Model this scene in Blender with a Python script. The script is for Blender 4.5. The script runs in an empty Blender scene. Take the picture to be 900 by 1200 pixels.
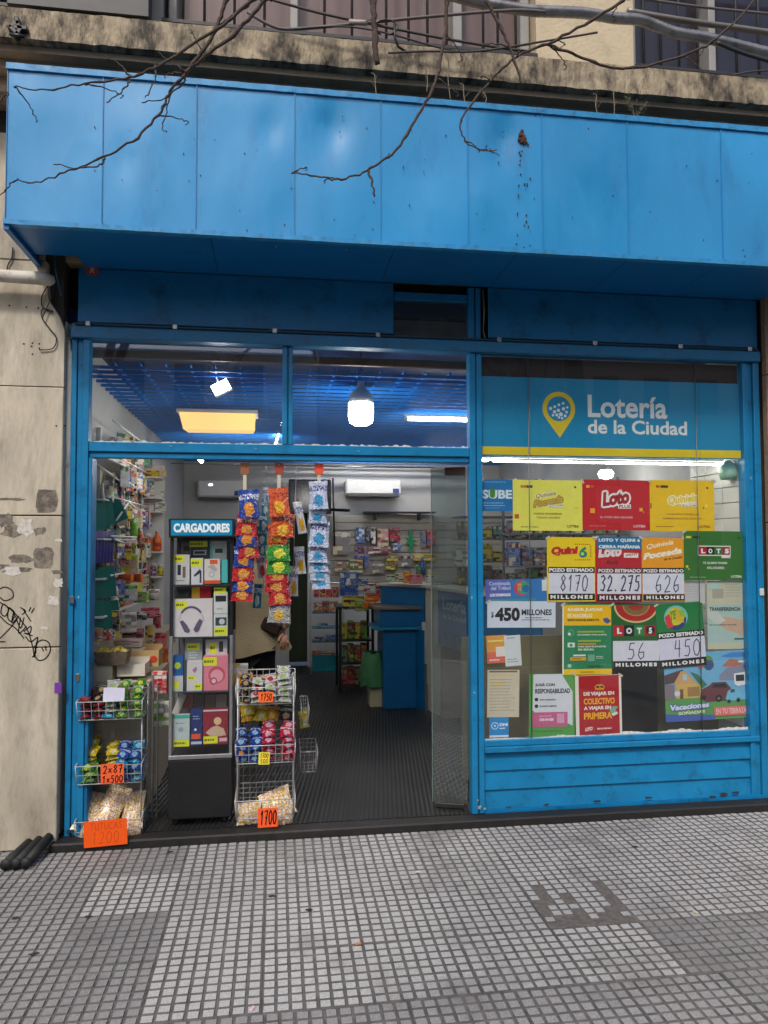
import bpy, math, random
from math import sin, cos, pi, radians as R
from mathutils import Vector, Matrix
S = bpy.context.scene
COL = S.collection
rnd = random.Random(7)

# ------------------------------------------------------------------ camera, light, exposure
CAM = Vector((0, -4.4, 1.67)); YAW, PIT, ROL, FPX = R(8.21), R(2.447), R(-.129), 867.0
fw = Vector((sin(YAW)*cos(PIT), cos(YAW)*cos(PIT), sin(PIT)))
r0 = Vector((cos(YAW), -sin(YAW), 0)); u0 = r0.cross(fw)
rt = r0*cos(ROL)+u0*sin(ROL); up = -r0*sin(ROL)+u0*cos(ROL)
cd = bpy.data.cameras.new('camera'); cam = bpy.data.objects.new('camera', cd); COL.objects.link(cam)
cam.matrix_world = Matrix(((rt.x, up.x, -fw.x, CAM.x), (rt.y, up.y, -fw.y, CAM.y), (rt.z, up.z, -fw.z, CAM.z), (0, 0, 0, 1)))
cd.sensor_fit = 'VERTICAL'; cd.sensor_height = 36; cd.lens = 36*FPX/1200; cd.clip_end = 500; cd.clip_start = .05
S.camera = cam
def at(px, py, y=0.0):
    """point where the sight line through a photo pixel meets the upright plane at depth y"""
    d = rt*((px-450)/FPX) - up*((py-600)/FPX) + fw
    return CAM + d*((y-CAM.y)/d.y)
def onz(px, py, z=0.0):
    d = rt*((px-450)/FPX) - up*((py-600)/FPX) + fw
    return CAM + d*((z-CAM.z)/d.z)
W = bpy.data.worlds.new('World'); S.world = W; W.use_nodes = True
SUN_EL, SUN_AZ = R(50), R(205)            # azimuth clockwise from +y
nt = W.node_tree; bg = nt.nodes['Background']
sky = nt.nodes.new('ShaderNodeTexSky'); sky.sky_type = 'NISHITA'; sky.sun_disc = False
sky.sun_elevation = SUN_EL; sky.sun_rotation = SUN_AZ; sky.air_density = 1.0; sky.dust_density = 3.0; sky.ozone_density = 1.0
nt.links.new(sky.outputs[0], bg.inputs[0]); bg.inputs[1].default_value = .13
sl = bpy.data.lights.new('sun', 'SUN'); sl.energy = 1.4; sl.angle = R(7); sl.color = (1, .95, .88)
so = bpy.data.objects.new('sun', sl); COL.objects.link(so)
sd = Vector((sin(SUN_AZ)*cos(SUN_EL), cos(SUN_AZ)*cos(SUN_EL), sin(SUN_EL)))
so.rotation_euler = sd.to_track_quat('Z', 'Y').to_euler(); so.location = sd*30
S.view_settings.view_transform = 'Standard'; S.view_settings.look = 'None'
S.view_settings.exposure = 0.55; S.view_settings.gamma = 1
S.cycles.max_bounces = 8; S.cycles.transparent_max_bounces = 16; S.cycles.diffuse_bounces = 4; S.cycles.glossy_bounces = 4
S.cycles.caustics_reflective = False; S.cycles.caustics_refractive = False; S.cycles.sample_clamp_indirect = 4

# ------------------------------------------------------------------ materials
_m = {}
def srgb(r, g, b):
    f = lambda c: (c/255/12.92) if c/255 <= .04045 else ((c/255+.055)/1.055)**2.4
    return (f(r), f(g), f(b))
def M(name, c=(.5, .5, .5), rough=.5, metal=0, var=.0, scale=6, bump=0, bscale=40, spec=.5, coat=0, emit=0, dirt=None, dscale=3, damt=.5, vary=0, stretch=None, world=False):
    if name in _m: return _m[name]
    m = bpy.data.materials.new(name); m.use_nodes = True; n = m.node_tree.nodes; l = m.node_tree.links
    b = n['Principled BSDF']; b.inputs['Roughness'].default_value = rough; b.inputs['Metallic'].default_value = metal
    b.inputs['Specular IOR Level'].default_value = spec; b.inputs['Coat Weight'].default_value = coat
    col = None
    rgb = n.new('ShaderNodeRGB'); rgb.outputs[0].default_value = (*c, 1); col = rgb.outputs[0]
    tc = None
    if var or bump or dirt or stretch:
        tc = n.new('ShaderNodeNewGeometry' if world else 'ShaderNodeTexCoord'); src = tc.outputs['Position' if world else 'Object']
        if stretch:
            mp = n.new('ShaderNodeMapping'); mp.inputs['Scale'].default_value = stretch; l.new(src, mp.inputs[0]); src = mp.outputs[0]
    if var:
        no = n.new('ShaderNodeTexNoise'); no.inputs['Scale'].default_value = scale; no.inputs['Detail'].default_value = 6; no.inputs['Roughness'].default_value = .65
        l.new(src, no.inputs[0])
        mr = n.new('ShaderNodeMapRange'); mr.inputs[1].default_value = .3; mr.inputs[2].default_value = .7; mr.inputs[3].default_value = 1-var; mr.inputs[4].default_value = 1+var
        l.new(no.outputs[0], mr.inputs[0])
        mx = n.new('ShaderNodeVectorMath'); mx.operation = 'SCALE'; l.new(col, mx.inputs[0]); l.new(mr.outputs[0], mx.inputs['Scale']); col = mx.outputs[0]
        rr = n.new('ShaderNodeMapRange'); rr.inputs[3].default_value = max(.03, rough-.12*min(1, var*4)); rr.inputs[4].default_value = min(1, rough+.15*min(1, var*4))
        l.new(no.outputs[0], rr.inputs[0]); l.new(rr.outputs[0], b.inputs['Roughness'])
    if vary:
        oi = n.new('ShaderNodeObjectInfo'); mr = n.new('ShaderNodeMapRange'); mr.inputs[3].default_value = 1-vary; mr.inputs[4].default_value = 1+vary
        l.new(oi.outputs['Random'], mr.inputs[0])
        mx = n.new('ShaderNodeVectorMath'); mx.operation = 'SCALE'; l.new(col, mx.inputs[0]); l.new(mr.outputs[0], mx.inputs['Scale']); col = mx.outputs[0]
    if dirt:
        no = n.new('ShaderNodeTexNoise'); no.inputs['Scale'].default_value = dscale; no.inputs['Detail'].default_value = 9; no.inputs['Roughness'].default_value = .7
        l.new(src, no.inputs[0])
        cr = n.new('ShaderNodeMapRange'); cr.inputs[1].default_value = .62-damt*.25; cr.inputs[2].default_value = .78-damt*.2; l.new(no.outputs[0], cr.inputs[0])
        ma = n.new('ShaderNodeMath'); ma.operation = 'MULTIPLY'; ma.inputs[1].default_value = min(1, damt*1.5); l.new(cr.outputs[0], ma.inputs[0])
        mi = n.new('ShaderNodeMix'); mi.data_type = 'RGBA'; l.new(ma.outputs[0], mi.inputs[0]); l.new(col, mi.inputs[6]); mi.inputs[7].default_value = (*dirt, 1); col = mi.outputs[2]
    l.new(col, b.inputs['Base Color'])
    if bump:
        no = n.new('ShaderNodeTexNoise'); no.inputs['Scale'].default_value = bscale; no.inputs['Detail'].default_value = 5; l.new(src, no.inputs[0])
        bp = n.new('ShaderNodeBump'); bp.inputs['Strength'].default_value = bump; bp.inputs['Distance'].default_value = .01; l.new(no.outputs[0], bp.inputs['Height']); l.new(bp.outputs[0], b.inputs['Normal'])
    if emit:
        l.new(col, b.inputs['Emission Color']); b.inputs['Emission Strength'].default_value = emit
    _m[name] = m; return m
def flat(c, rough=.45):
    """plain printed ink or paper, 8-bit colour"""
    return M('ink_%d_%d_%d' % tuple(c), srgb(*c), rough, var=.05, scale=20, bump=.25, bscale=9)
def glass(name, tint=(.93, .97, .96), refl=1.45, dirt=0.0, haze=(.7, .72, .7)):
    if name in _m: return _m[name]
    m = bpy.data.materials.new(name); m.use_nodes = True; n = m.node_tree.nodes; l = m.node_tree.links; n.clear()
    o = n.new('ShaderNodeOutputMaterial'); tr = n.new('ShaderNodeBsdfTransparent'); tr.inputs[0].default_value = (*tint, 1)
    gl = n.new('ShaderNodeBsdfGlossy'); gl.inputs['Roughness'].default_value = .015
    f0 = ((refl-1)/(refl+1))**2*1.7
    lw = n.new('ShaderNodeLayerWeight'); lw.inputs[0].default_value = .5; pw = n.new('ShaderNodeMath'); pw.operation = 'POWER'; pw.inputs[1].default_value = 5; l.new(lw.outputs['Facing'], pw.inputs[0])
    ml = n.new('ShaderNodeMath'); ml.operation = 'MULTIPLY_ADD'; ml.inputs[1].default_value = 1-f0; ml.inputs[2].default_value = f0; l.new(pw.outputs[0], ml.inputs[0])
    mx = n.new('ShaderNodeMixShader'); l.new(ml.outputs[0], mx.inputs[0]); l.new(tr.outputs[0], mx.inputs[1]); l.new(gl.outputs[0], mx.inputs[2]); out = mx.outputs[0]
    if dirt:
        df = n.new('ShaderNodeBsdfDiffuse'); df.inputs[0].default_value = (*haze, 1)
        tc = n.new('ShaderNodeTexCoord'); no = n.new('ShaderNodeTexNoise'); no.inputs['Scale'].default_value = 5; no.inputs['Detail'].default_value = 8; no.inputs['Roughness'].default_value = .75
        l.new(tc.outputs['Object'], no.inputs[0]); mr = n.new('ShaderNodeMapRange'); mr.inputs[1].default_value = .35; mr.inputs[2].default_value = .85; mr.inputs[3].default_value = 0.01; mr.inputs[4].default_value = dirt
        l.new(no.outputs[0], mr.inputs[0]); m2 = n.new('ShaderNodeMixShader'); l.new(mr.outputs[0], m2.inputs[0]); l.new(out, m2.inputs[1]); l.new(df.outputs[0], m2.inputs[2]); out = m2.outputs[0]
    l.new(out, o.inputs[0]); _m[name] = m; return m
def printed(name, cols, sc=(6, 6, 6), rough=.35, seed=0, smudge=.45):
    """packaging print: blocks and blotches of a few inks over the pack's own box coordinates"""
    if name in _m: return _m[name]
    m = bpy.data.materials.new(name); m.use_nodes = True; n = m.node_tree.nodes; l = m.node_tree.links
    b = n['Principled BSDF']; b.inputs['Roughness'].default_value = rough
    tc = n.new('ShaderNodeTexCoord'); mp = n.new('ShaderNodeMapping'); mp.inputs['Scale'].default_value = sc; mp.inputs['Location'].default_value = (seed*1.7, seed*.9, seed*.37)
    l.new(tc.outputs['Generated'], mp.inputs[0])
    v = n.new('ShaderNodeTexVoronoi'); v.distance = 'CHEBYCHEV' if sc[0] < 9 else 'EUCLIDEAN'; v.inputs['Scale'].default_value = 1; v.inputs['Randomness'].default_value = smudge; l.new(mp.outputs[0], v.inputs[0])
    se = n.new('ShaderNodeSeparateColor'); l.new(v.outputs['Color'], se.inputs[0])
    cr = n.new('ShaderNodeValToRGB'); cr.color_ramp.interpolation = 'CONSTANT'
    k = len(cols); e = cr.color_ramp.elements
    e[0].position = 0; e[0].color = (*srgb(*cols[0]), 1); e[1].position = 1/k if k > 1 else 1; e[1].color = (*srgb(*cols[1 % k]), 1)
    for i in range(2, k):
        x = e.new(i/k); x.color = (*srgb(*cols[i]), 1)
    l.new(se.outputs[0], cr.inputs[0])
    wv = n.new('ShaderNodeTexWave'); wv.bands_direction = 'Z'; wv.inputs['Scale'].default_value = 5.5; l.new(tc.outputs['Generated'], wv.inputs[0])
    m3 = n.new('ShaderNodeMapping'); m3.inputs['Scale'].default_value = (30, 3, 9); l.new(tc.outputs['Generated'], m3.inputs[0]); n2 = n.new('ShaderNodeTexNoise'); n2.inputs['Scale'].default_value = 1; l.new(m3.outputs[0], n2.inputs[0])
    a1 = n.new('ShaderNodeMath'); a1.operation = 'GREATER_THAN'; a1.inputs[1].default_value = .72; l.new(wv.outputs['Fac'], a1.inputs[0]); a2 = n.new('ShaderNodeMath'); a2.operation = 'GREATER_THAN'; a2.inputs[1].default_value = .5; l.new(n2.outputs[0], a2.inputs[0])
    a3 = n.new('ShaderNodeMath'); a3.operation = 'GREATER_THAN'; a3.inputs[1].default_value = .45; l.new(se.outputs[1], a3.inputs[0])
    a4 = n.new('ShaderNodeMath'); a4.operation = 'MULTIPLY'; l.new(a1.outputs[0], a4.inputs[0]); l.new(a2.outputs[0], a4.inputs[1]); a5 = n.new('ShaderNodeMath'); a5.operation = 'MULTIPLY'; l.new(a4.outputs[0], a5.inputs[0]); l.new(a3.outputs[0], a5.inputs[1])
    mi = n.new('ShaderNodeMix'); mi.data_type = 'RGBA'; l.new(a5.outputs[0], mi.inputs[0]); l.new(cr.outputs[0], mi.inputs[6]); mi.inputs[7].default_value = (.05, .05, .07, 1) if sum(cols[0]) > 330 else (.75, .73, .7, 1)
    l.new(mi.outputs[2], b.inputs['Base Color']); _m[name] = m; return m
def foil(name, c1, c2, c3, band=.3):
    """snack bag print: field c1, a wobbly emblem c2 low on the front, a lettering band c3; glossy film"""
    if name in _m: return _m[name]
    m = bpy.data.materials.new(name); m.use_nodes = True; n = m.node_tree.nodes; l = m.node_tree.links
    b = n['Principled BSDF']; b.inputs['Roughness'].default_value = .24; b.inputs['Specular IOR Level'].default_value = .7
    tc = n.new('ShaderNodeTexCoord'); no = n.new('ShaderNodeTexNoise'); no.inputs['Scale'].default_value = 5; 
    oi = n.new('ShaderNodeObjectInfo'); sh = n.new('ShaderNodeVectorMath'); sh.operation = 'ADD'; sc_ = n.new('ShaderNodeMath'); sc_.operation = 'MULTIPLY'; sc_.inputs[1].default_value = 9; l.new(oi.outputs['Random'], sc_.inputs[0])
    l.new(tc.outputs['Generated'], sh.inputs[0]); l.new(sc_.outputs[0], sh.inputs[1]); l.new(sh.outputs[0], no.inputs[0])
    ad = n.new('ShaderNodeMixRGB'); ad.blend_type = 'ADD'; ad.inputs[0].default_value = .35; l.new(tc.outputs['Generated'], ad.inputs[1]); l.new(no.outputs['Color'], ad.inputs[2])
    mp = n.new('ShaderNodeMapping'); mp.inputs['Location'].default_value = (-.68, 0, -.52); mp.inputs['Scale'].default_value = (1, 0, 1.1); l.new(ad.outputs[0], mp.inputs[0])
    ln = n.new('ShaderNodeVectorMath'); ln.operation = 'LENGTH'; l.new(mp.outputs[0], ln.inputs[0])
    lt = n.new('ShaderNodeMath'); lt.operation = 'LESS_THAN'; lt.inputs[1].default_value = .24; l.new(ln.outputs['Value'], lt.inputs[0])
    m1 = n.new('ShaderNodeMix'); m1.data_type = 'RGBA'; m1.inputs[6].default_value = (*srgb(*c1), 1); m1.inputs[7].default_value = (*srgb(*c2), 1); l.new(lt.outputs[0], m1.inputs[0])
    sx = n.new('ShaderNodeSeparateXYZ'); l.new(tc.outputs['Generated'], sx.inputs[0])
    w = n.new('ShaderNodeTexNoise'); w.inputs['Scale'].default_value = 14; l.new(tc.outputs['Generated'], w.inputs[0])
    gt = n.new('ShaderNodeMath'); gt.operation = 'COMPARE'; gt.inputs[1].default_value = .72; gt.inputs[2].default_value = .1; l.new(sx.outputs['Z'], gt.inputs[0])
    g2 = n.new('ShaderNodeMath'); g2.operation = 'GREATER_THAN'; g2.inputs[1].default_value = .5; l.new(w.outputs[0], g2.inputs[0])
    g3 = n.new('ShaderNodeMath'); g3.operation = 'MULTIPLY'; l.new(gt.outputs[0], g3.inputs[0]); l.new(g2.outputs[0], g3.inputs[1])
    m2 = n.new('ShaderNodeMix'); m2.data_type = 'RGBA'; l.new(m1.outputs[2], m2.inputs[6]); m2.inputs[7].default_value = (*srgb(*c3), 1); l.new(g3.outputs[0], m2.inputs[0])
    l.new(m2.outputs[2], b.inputs['Base Color'])
    n3 = n.new('ShaderNodeTexNoise'); n3.inputs['Scale'].default_value = 6; n3.inputs['Distortion'].default_value = 1.5; l.new(sh.outputs[0], n3.inputs[0])
    bp = n.new('ShaderNodeBump'); bp.inputs['Strength'].default_value = .9; bp.inputs['Distance'].default_value = .03; l.new(n3.outputs[0], bp.inputs['Height']); l.new(bp.outputs[0], b.inputs['Normal'])
    _m[name] = m; return m

# ------------------------------------------------------------------ mesh building
class MB:
    def __init__(s): s.v = []; s.f = []; s.m = []; s.sm = []
    def add(s, vs, fs, mi=0, smooth=False):
        o = len(s.v); s.v += [tuple(v) for v in vs]
        for f in fs: s.f.append(tuple(i+o for i in f)); s.m.append(mi); s.sm.append(smooth)
        return s
    def box(s, x0, x1, y0, y1, z0, z1, mi=0, b=0, mat=None):
        if b <= 0:
            vs = [(x, y, z) for x in (x0, x1) for y in (y0, y1) for z in (z0, z1)]
            fs = [(0, 1, 3, 2), (4, 6, 7, 5), (0, 4, 5, 1), (2, 3, 7, 6), (0, 2, 6, 4), (1, 5, 7, 3)]
        else:
            b = min(b, (x1-x0)*.45, (y1-y0)*.45, (z1-z0)*.45)
            vs = []; idx = {}
            X, Y, Z = (x0, x1), (y0, y1), (z0, z1); I = lambda a, k: a[k]+(b if k == 0 else -b)
            for i in (0, 1):
                for j in (0, 1):
                    for k in (0, 1):
                        idx[i, j, k, 0] = len(vs); vs.append((X[i], I(Y, j), I(Z, k)))
                        idx[i, j, k, 1] = len(vs); vs.append((I(X, i), Y[j], I(Z, k)))
                        idx[i, j, k, 2] = len(vs); vs.append((I(X, i), I(Y, j), Z[k]))
            fs = []
            for i in (0, 1):
                q = [idx[i, 0, 0, 0], idx[i, 1, 0, 0], idx[i, 1, 1, 0], idx[i, 0, 1, 0]]; fs.append(q if i else q[::-1])
                q = [idx[0, i, 0, 1], idx[1, i, 0, 1], idx[1, i, 1, 1], idx[0, i, 1, 1]]; fs.append(q[::-1] if i else q)
                q = [idx[0, 0, i, 2], idx[1, 0, i, 2], idx[1, 1, i, 2], idx[0, 1, i, 2]]; fs.append(q if i else q[::-1])
            for a in (0, 1):
                for c in (0, 1):
                    fs.append([idx[0, a, c, 1], idx[1, a, c, 1], idx[1, a, c, 2], idx[0, a, c, 2]])
                    fs.append([idx[a, 0, c, 0], idx[a, 1, c, 0], idx[a, 1, c, 2], idx[a, 0, c, 2]])
                    fs.append([idx[a, c, 0, 0], idx[a, c, 1, 0], idx[a, c, 1, 1], idx[a, c, 0, 1]])
            for i in (0, 1):
                for j in (0, 1):
                    for k in (0, 1): fs.append([idx[i, j, k, 0], idx[i, j, k, 1], idx[i, j, k, 2]])
        if mat is not None: vs = [mat @ Vector(v) for v in vs]
        return s.add(vs, fs, mi)
    def tube(s, pts, r, n=6, mi=0, cap=True):
        pts = [Vector(p) for p in pts]; k = len(pts); rs = r if isinstance(r, (list, tuple)) else [r]*k
        vs = []; fs = []; side = None
        for i, p in enumerate(pts):
            t = (pts[min(i+1, k-1)]-pts[max(i-1, 0)])
            if t.length < 1e-9: t = Vector((0, 0, 1))
            t.normalize()
            if side is None: side = t.orthogonal().normalized()
            else:
                side = side - t*side.dot(t)
                side = side.normalized() if side.length > 1e-6 else t.orthogonal().normalized()
            o = t.cross(side)
            for j in range(n):
                a = 2*pi*j/n; vs.append(p+(side*cos(a)+o*sin(a))*rs[i])
        for i in range(k-1):
            for j in range(n):
                a, b2 = i*n+j, i*n+(j+1) % n; fs.append((a, b2, b2+n, a+n))
        if cap: fs += [tuple(range(n))[::-1], tuple(range((k-1)*n, k*n))]
        return s.add(vs, fs, mi, n > 4)
    def lathe(s, prof, c=(0, 0, 0), n=14, mi=0, axis='z'):
        vs = []; fs = []
        for r, z in prof:
            for j in range(n):
                a = 2*pi*j/n
                p = (r*cos(a), r*sin(a), z) if axis == 'z' else ((z, r*cos(a), r*sin(a)) if axis == 'x' else (r*cos(a), z, r*sin(a)))
                vs.append((c[0]+p[0], c[1]+p[1], c[2]+p[2]))
        k = len(prof)
        for i in range(k-1):
            for j in range(n):
                a, b2 = i*n+j, i*n+(j+1) % n; fs.append((a, b2, b2+n, a+n))
        fs += [tuple(range(n))[::-1], tuple(range((k-1)*n, k*n))]
        return s.add(vs, fs, mi, True)
    def prism(s, poly, y0, y1, mi=0):
        """poly in (x,z), pushed from y0 (front) to y1"""
        n = len(poly); vs = [(x, y0, z) for x, z in poly]+[(x, y1, z) for x, z in poly]
        fs = [tuple(range(n)), tuple(range(n, 2*n))[::-1]]+[(i, i+n, (i+1) % n+n, (i+1) % n) for i in range(n)]
        return s.add(vs, fs, mi)
    def ribbon(s, pts, w, y=0, mi=0):
        """flat pen stroke in the x-z plane"""
        for (x0, z0), (x1, z1) in zip(pts, pts[1:]):
            d = math.hypot(x1-x0, z1-z0) or 1e-6; nx, nz = -(z1-z0)/d*w/2, (x1-x0)/d*w/2; ex, ez = (x1-x0)/d*w*.3, (z1-z0)/d*w*.3
            s.add([(x0-ex+nx, y, z0-ez+nz), (x0-ex-nx, y, z0-ez-nz), (x1+ex-nx, y, z1+ez-nz), (x1+ex+nx, y, z1+ez+nz)], [(0, 1, 2, 3)], mi)
        return s
    def xf(s, mat): s.v = [tuple(mat @ Vector(v)) for v in s.v]; return s
    def mesh(s, name, mats):
        me = bpy.data.meshes.new(name); me.from_pydata(s.v, [], s.f)
        for m in (mats if isinstance(mats, (list, tuple)) else [mats]): me.materials.append(m)
        me.polygons.foreach_set('material_index', s.m); me.polygons.foreach_set('use_smooth', s.sm); me.update(); return me
    def build(s, name, mats, parent=None, loc=None, rot=None):
        o = bpy.data.objects.new(name, s.mesh(name, mats)); COL.objects.link(o)
        if parent: o.parent = parent
        if loc is not None: o.location = loc
        if rot is not None: o.rotation_euler = rot
        return o
def tag(o, label=None, cat=None, group=None, kind=None):
    if label: o['label'] = label
    if cat: o['category'] = cat
    if group: o['group'] = group
    if kind: o['kind'] = kind
    return o
def thing(name, label, cat, loc=(0, 0, 0), group=None, rz=0, rot=None):
    o = bpy.data.objects.new(name, None); COL.objects.link(o); o.location = loc; o.rotation_euler = rot or (0, 0, rz); o.empty_display_size = .05
    return tag(o, label, cat, group)
def struct(mb, name, mats): return tag(mb.build(name, mats), kind='structure')
def kids(o): return [c for c in o.children]
def copy_tree(o, parent=None):
    c = o.copy(); COL.objects.link(c)
    if parent: c.parent = parent
    for ch in list(o.children): copy_tree(ch, c)
    return c

# text outlines from Blender's own built-in font
_tx = {}
def glyphs(s, bold=0.0, sp=1.0):
    k = (s, bold, sp)
    if k in _tx: return _tx[k]
    cu = bpy.data.curves.new('lettering', 'FONT'); cu.body = s; cu.size = 1; cu.offset = bold; cu.resolution_u = 3; cu.space_character = sp
    ob = bpy.data.objects.new('lettering', cu); COL.objects.link(ob)
    dg = bpy.context.evaluated_depsgraph_get(); me = bpy.data.meshes.new_from_object(ob.evaluated_get(dg))
    vs = [(v.co.x, v.co.y) for v in me.vertices]; fs = [tuple(p.vertices) for p in me.polygons]
    bpy.data.objects.remove(ob); bpy.data.curves.remove(cu); bpy.data.meshes.remove(me)
    if not vs: vs = [(0, 0)]
    x0 = min(v[0] for v in vs); x1 = max(v[0] for v in vs); y0 = min(v[1] for v in vs); y1 = max(v[1] for v in vs)
    vs = [((x-x0)/max(x1-x0, 1e-6), (y-y0)/max(y1-y0, 1e-6)) for x, y in vs]
    _tx[k] = (vs, fs); return _tx[k]
def curve_pts(pts, n=5):
    out = []
    for i in range(len(pts)-1):
        p0, p1, p2, p3 = (Vector(pts[max(i-1, 0)]), Vector(pts[i]), Vector(pts[i+1]), Vector(pts[min(i+2, len(pts)-1)]))
        for k in range(n):
            t = k/n; out.append(.5*((2*p1)+(p2-p0)*t+(2*p0-5*p1+4*p2-p3)*t*t+(3*p1-p0-3*p2+p3)*t**3))
    out.append(Vector(pts[-1])); return out
def put_text(mb, s, x0, z0, x1, z1, y, bold=.02, slant=0, rise=0, sp=1.0, mi=0):
    """text fitted to a box in the x-z plane, facing -y; slant shears sideways, rise lifts the right end"""
    vs, fs = glyphs(s, bold, sp)
    mb.add([(x0+(x1-x0)*u+slant*v*(z1-z0), y, z0+(z1-z0)*v+rise*u) for u, v in vs], fs, mi)
DIG = {'0': [[(.5, 1), (.15, .8), (.05, .4), (.25, .05), (.6, 0), (.9, .3), (.9, .75), (.5, 1)]],
 '1': [[(.2, .75), (.55, 1), (.5, 0)]], '2': [[(.1, .8), (.4, 1), (.8, .85), (.75, .55), (.1, 0), (.9, .05)]],
 '3': [[(.1, .9), (.5, 1), (.85, .8), (.4, .55), (.85, .35), (.6, .02), (.1, .08)]], '4': [[(.25, 1), (.1, .5), (.8, .5)], [(.7, 1), (.65, 0)]],
 '5': [[(.85, 1), (.3, .97), (.2, .6), (.7, .6), (.85, .3), (.6, .02), (.1, .05)]], '6': [[(.6, 1), (.2, .6), (.1, .25), (.4, 0), (.8, .15), (.75, .45), (.15, .4)]],
 '7': [[(.05, .95), (.85, 1), (.4, 0)], [(.3, .5), (.75, .52)]], '8': [[(.5, .55), (.15, .8), (.5, 1), (.85, .8), (.5, .55), (.1, .25), (.5, 0), (.9, .25), (.5, .55)]],
 '.': [[(.3, .0), (.36, .07)]], 'x': [[(.1, .1), (.8, .6)], [(.1, .6), (.8, .1)]], '$': [[(.9, .8), (.3, .85), (.2, .6), (.8, .4), (.7, .15), (.1, .2)], [(.5, 1), (.5, 0)]],
 'T': [[(0, 1), (1, 1)], [(.5, 1), (.5, 0)]], 'U': [[(0, 1), (.1, .1), (.5, 0), (.9, .1), (1, 1)]], 'C': [[(.95, .85), (.5, 1), (.1, .6), (.15, .15), (.6, 0), (.95, .15)]],
 'A': [[(0, 0), (.5, 1), (1, 0)], [(.2, .4), (.8, .4)]], 'S': [[(.9, .9), (.4, 1), (.15, .75), (.8, .35), (.6, .02), (.1, .1)]], ' ': []}
def hand(mb, s, x0, z0, x1, z1, w, y, mi=0, slant=.12):
    cw = (x1-x0)/len(s)
    for i, ch in enumerate(s):
        for st in DIG.get(ch, []):
            mb.ribbon([(x0+cw*(i+.12+.76*a)+slant*b*(z1-z0)*.5, z0+(z1-z0)*b) for a, b in st], w, y, mi)

# ------------------------------------------------------------------ shared materials
BLUE = M('blue_frame_paint', srgb(22, 124, 174), .32, var=.12, scale=5, bump=.12, bscale=60, dirt=srgb(24, 66, 84), dscale=9, damt=.38)
BLUE_D = M('blue_fascia_paint', srgb(14, 116, 168), .42, var=.16, scale=4, bump=.15, bscale=30, dirt=srgb(10, 34, 46), dscale=5, damt=.42)
DARK = M('dark_void', (.006, .006, .007), .8)  # near-black that stands in for shade inside gaps and openings
BLK = M('black_plastic', (.012, .012, .013), .4, var=.2, bump=.05)
WIRE = M('white_wire', (.55, .55, .53), .35, metal=.3, var=.1)
CHROME = M('grey_steel', (.38, .38, .38), .3, metal=.9, var=.15)
ALU = M('brushed_aluminium', (.42, .42, .42), .38, metal=.8, var=.15, scale=12)
WHITEP = M('white_plastic', (.72, .72, .7), .35, var=.05)
PAPER = M('white_paper', (.78, .78, .82), .6, var=.03)
RUST = M('rust', srgb(92, 50, 30), .9, var=.5, scale=30, bump=.5)

# ================================================================== GROUND
def tile_ground():
    if 'far_paving' in _m: return _m['far_paving']
    m = M('far_paving', (.16, .155, .15), .8, var=.2, scale=9, bump=.3); return m
g = MB(); g.add([(-60, -5.2, -.012), (60, -5.2, -.012), (60, 60, -.012), (-60, 60, -.012)], [(0, 1, 2, 3)]); struct(g, 'pavement', tile_ground())
g = MB(); g.add([(-300, -300, -.15), (300, -300, -.15), (300, -5.35, -.15), (-300, -5.35, -.15)], [(0, 1, 2, 3)]); struct(g, 'road', M('asphalt', (.05, .05, .052), .85, var=.25, scale=3, bump=.4))
g = MB(); g.box(-60, 60, -5.35, -5.2, -.3, 0.0, b=.01); struct(g, 'kerb', M('kerb_stone', (.3, .29, .27), .8, var=.2, bump=.3))
g = MB(); g.add([(-60, -20, -.0), (60, -20, -.0), (60, -15.6, 0), (-60, -15.6, 0)], [(0, 1, 2, 3)]); struct(g, 'far_pavement', tile_ground())
# paving slabs: 40 cm cement tiles, each moulded with 8 x 8 small squares
GROUT = M('slab_groove_grime', (.135, .128, .12), .9, var=.4, scale=12, world=True)
def sq(name, c, v=.12): return M(name, c, .72, var=.36, scale=150, dirt=(.08, .075, .07), dscale=1.6, damt=.42, vary=v, world=True)
TONE = {'bright': sq('tile_pale', (.43, .425, .41), .05), 'mid': sq('tile_grey', (.39, .385, .38), .07), 'dark': sq('tile_dark', (.23, .228, .225), .08), 'dull': sq('tile_dull', (.285, .28, .275), .1)}
def slab_mesh(seed, tone, holes=0, h=.4):
    r = random.Random(seed); g = MB(); g.box(0, .397, 0, h-.003, -.03, -.0065, 1)
    n = 8; k = int(round(n*h/.4)); p = .397/n
    for i in range(n):
        for j in range(k):
            if holes and (j < 2 or i > 6 or (i < 2 and j < 6) or r.random() < .25):
                if r.random() < .8: g.add([(i*p, j*p, -.0045), ((i+1)*p, j*p, -.0052), ((i+1)*p, (j+1)*p, -.0045), (i*p, (j+1)*p, -.004)], [(0, 1, 2, 3)], 2); continue
            gp = .0036+r.random()*.0016; gy = .0036+r.random()*.0014; x0, x1, y0, y1 = i*p+gp, (i+1)*p-gp, j*p+gy, (j+1)*p-gy; lost = r.random() < .008; z = -.0014*r.random() - (.003 if lost else 0); e = .0022
            c = [r.uniform(-.0008, .0008) for _ in range(4)]
            v = [(x0, y0, -.0065), (x1, y0, -.0065), (x1, y1, -.0065), (x0, y1, -.0065), (x0+e+c[0], y0+e+c[1], z), (x1-e+c[2], y0+e, z), (x1-e, y1-e+c[3], z), (x0+e, y1-e+c[0], z)]
            g.add(v, [(4, 5, 6, 7)]); g.add(v, [(0, 1, 5, 4), (1, 2, 6, 5), (2, 3, 7, 6), (3, 0, 4, 7)], 1)
    return g.mesh('paving_slab', [TONE[tone], GROUT, M('mortar_patch', (.13, .115, .105), .9, var=.4, scale=40, world=True)])
SM = {}
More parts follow.
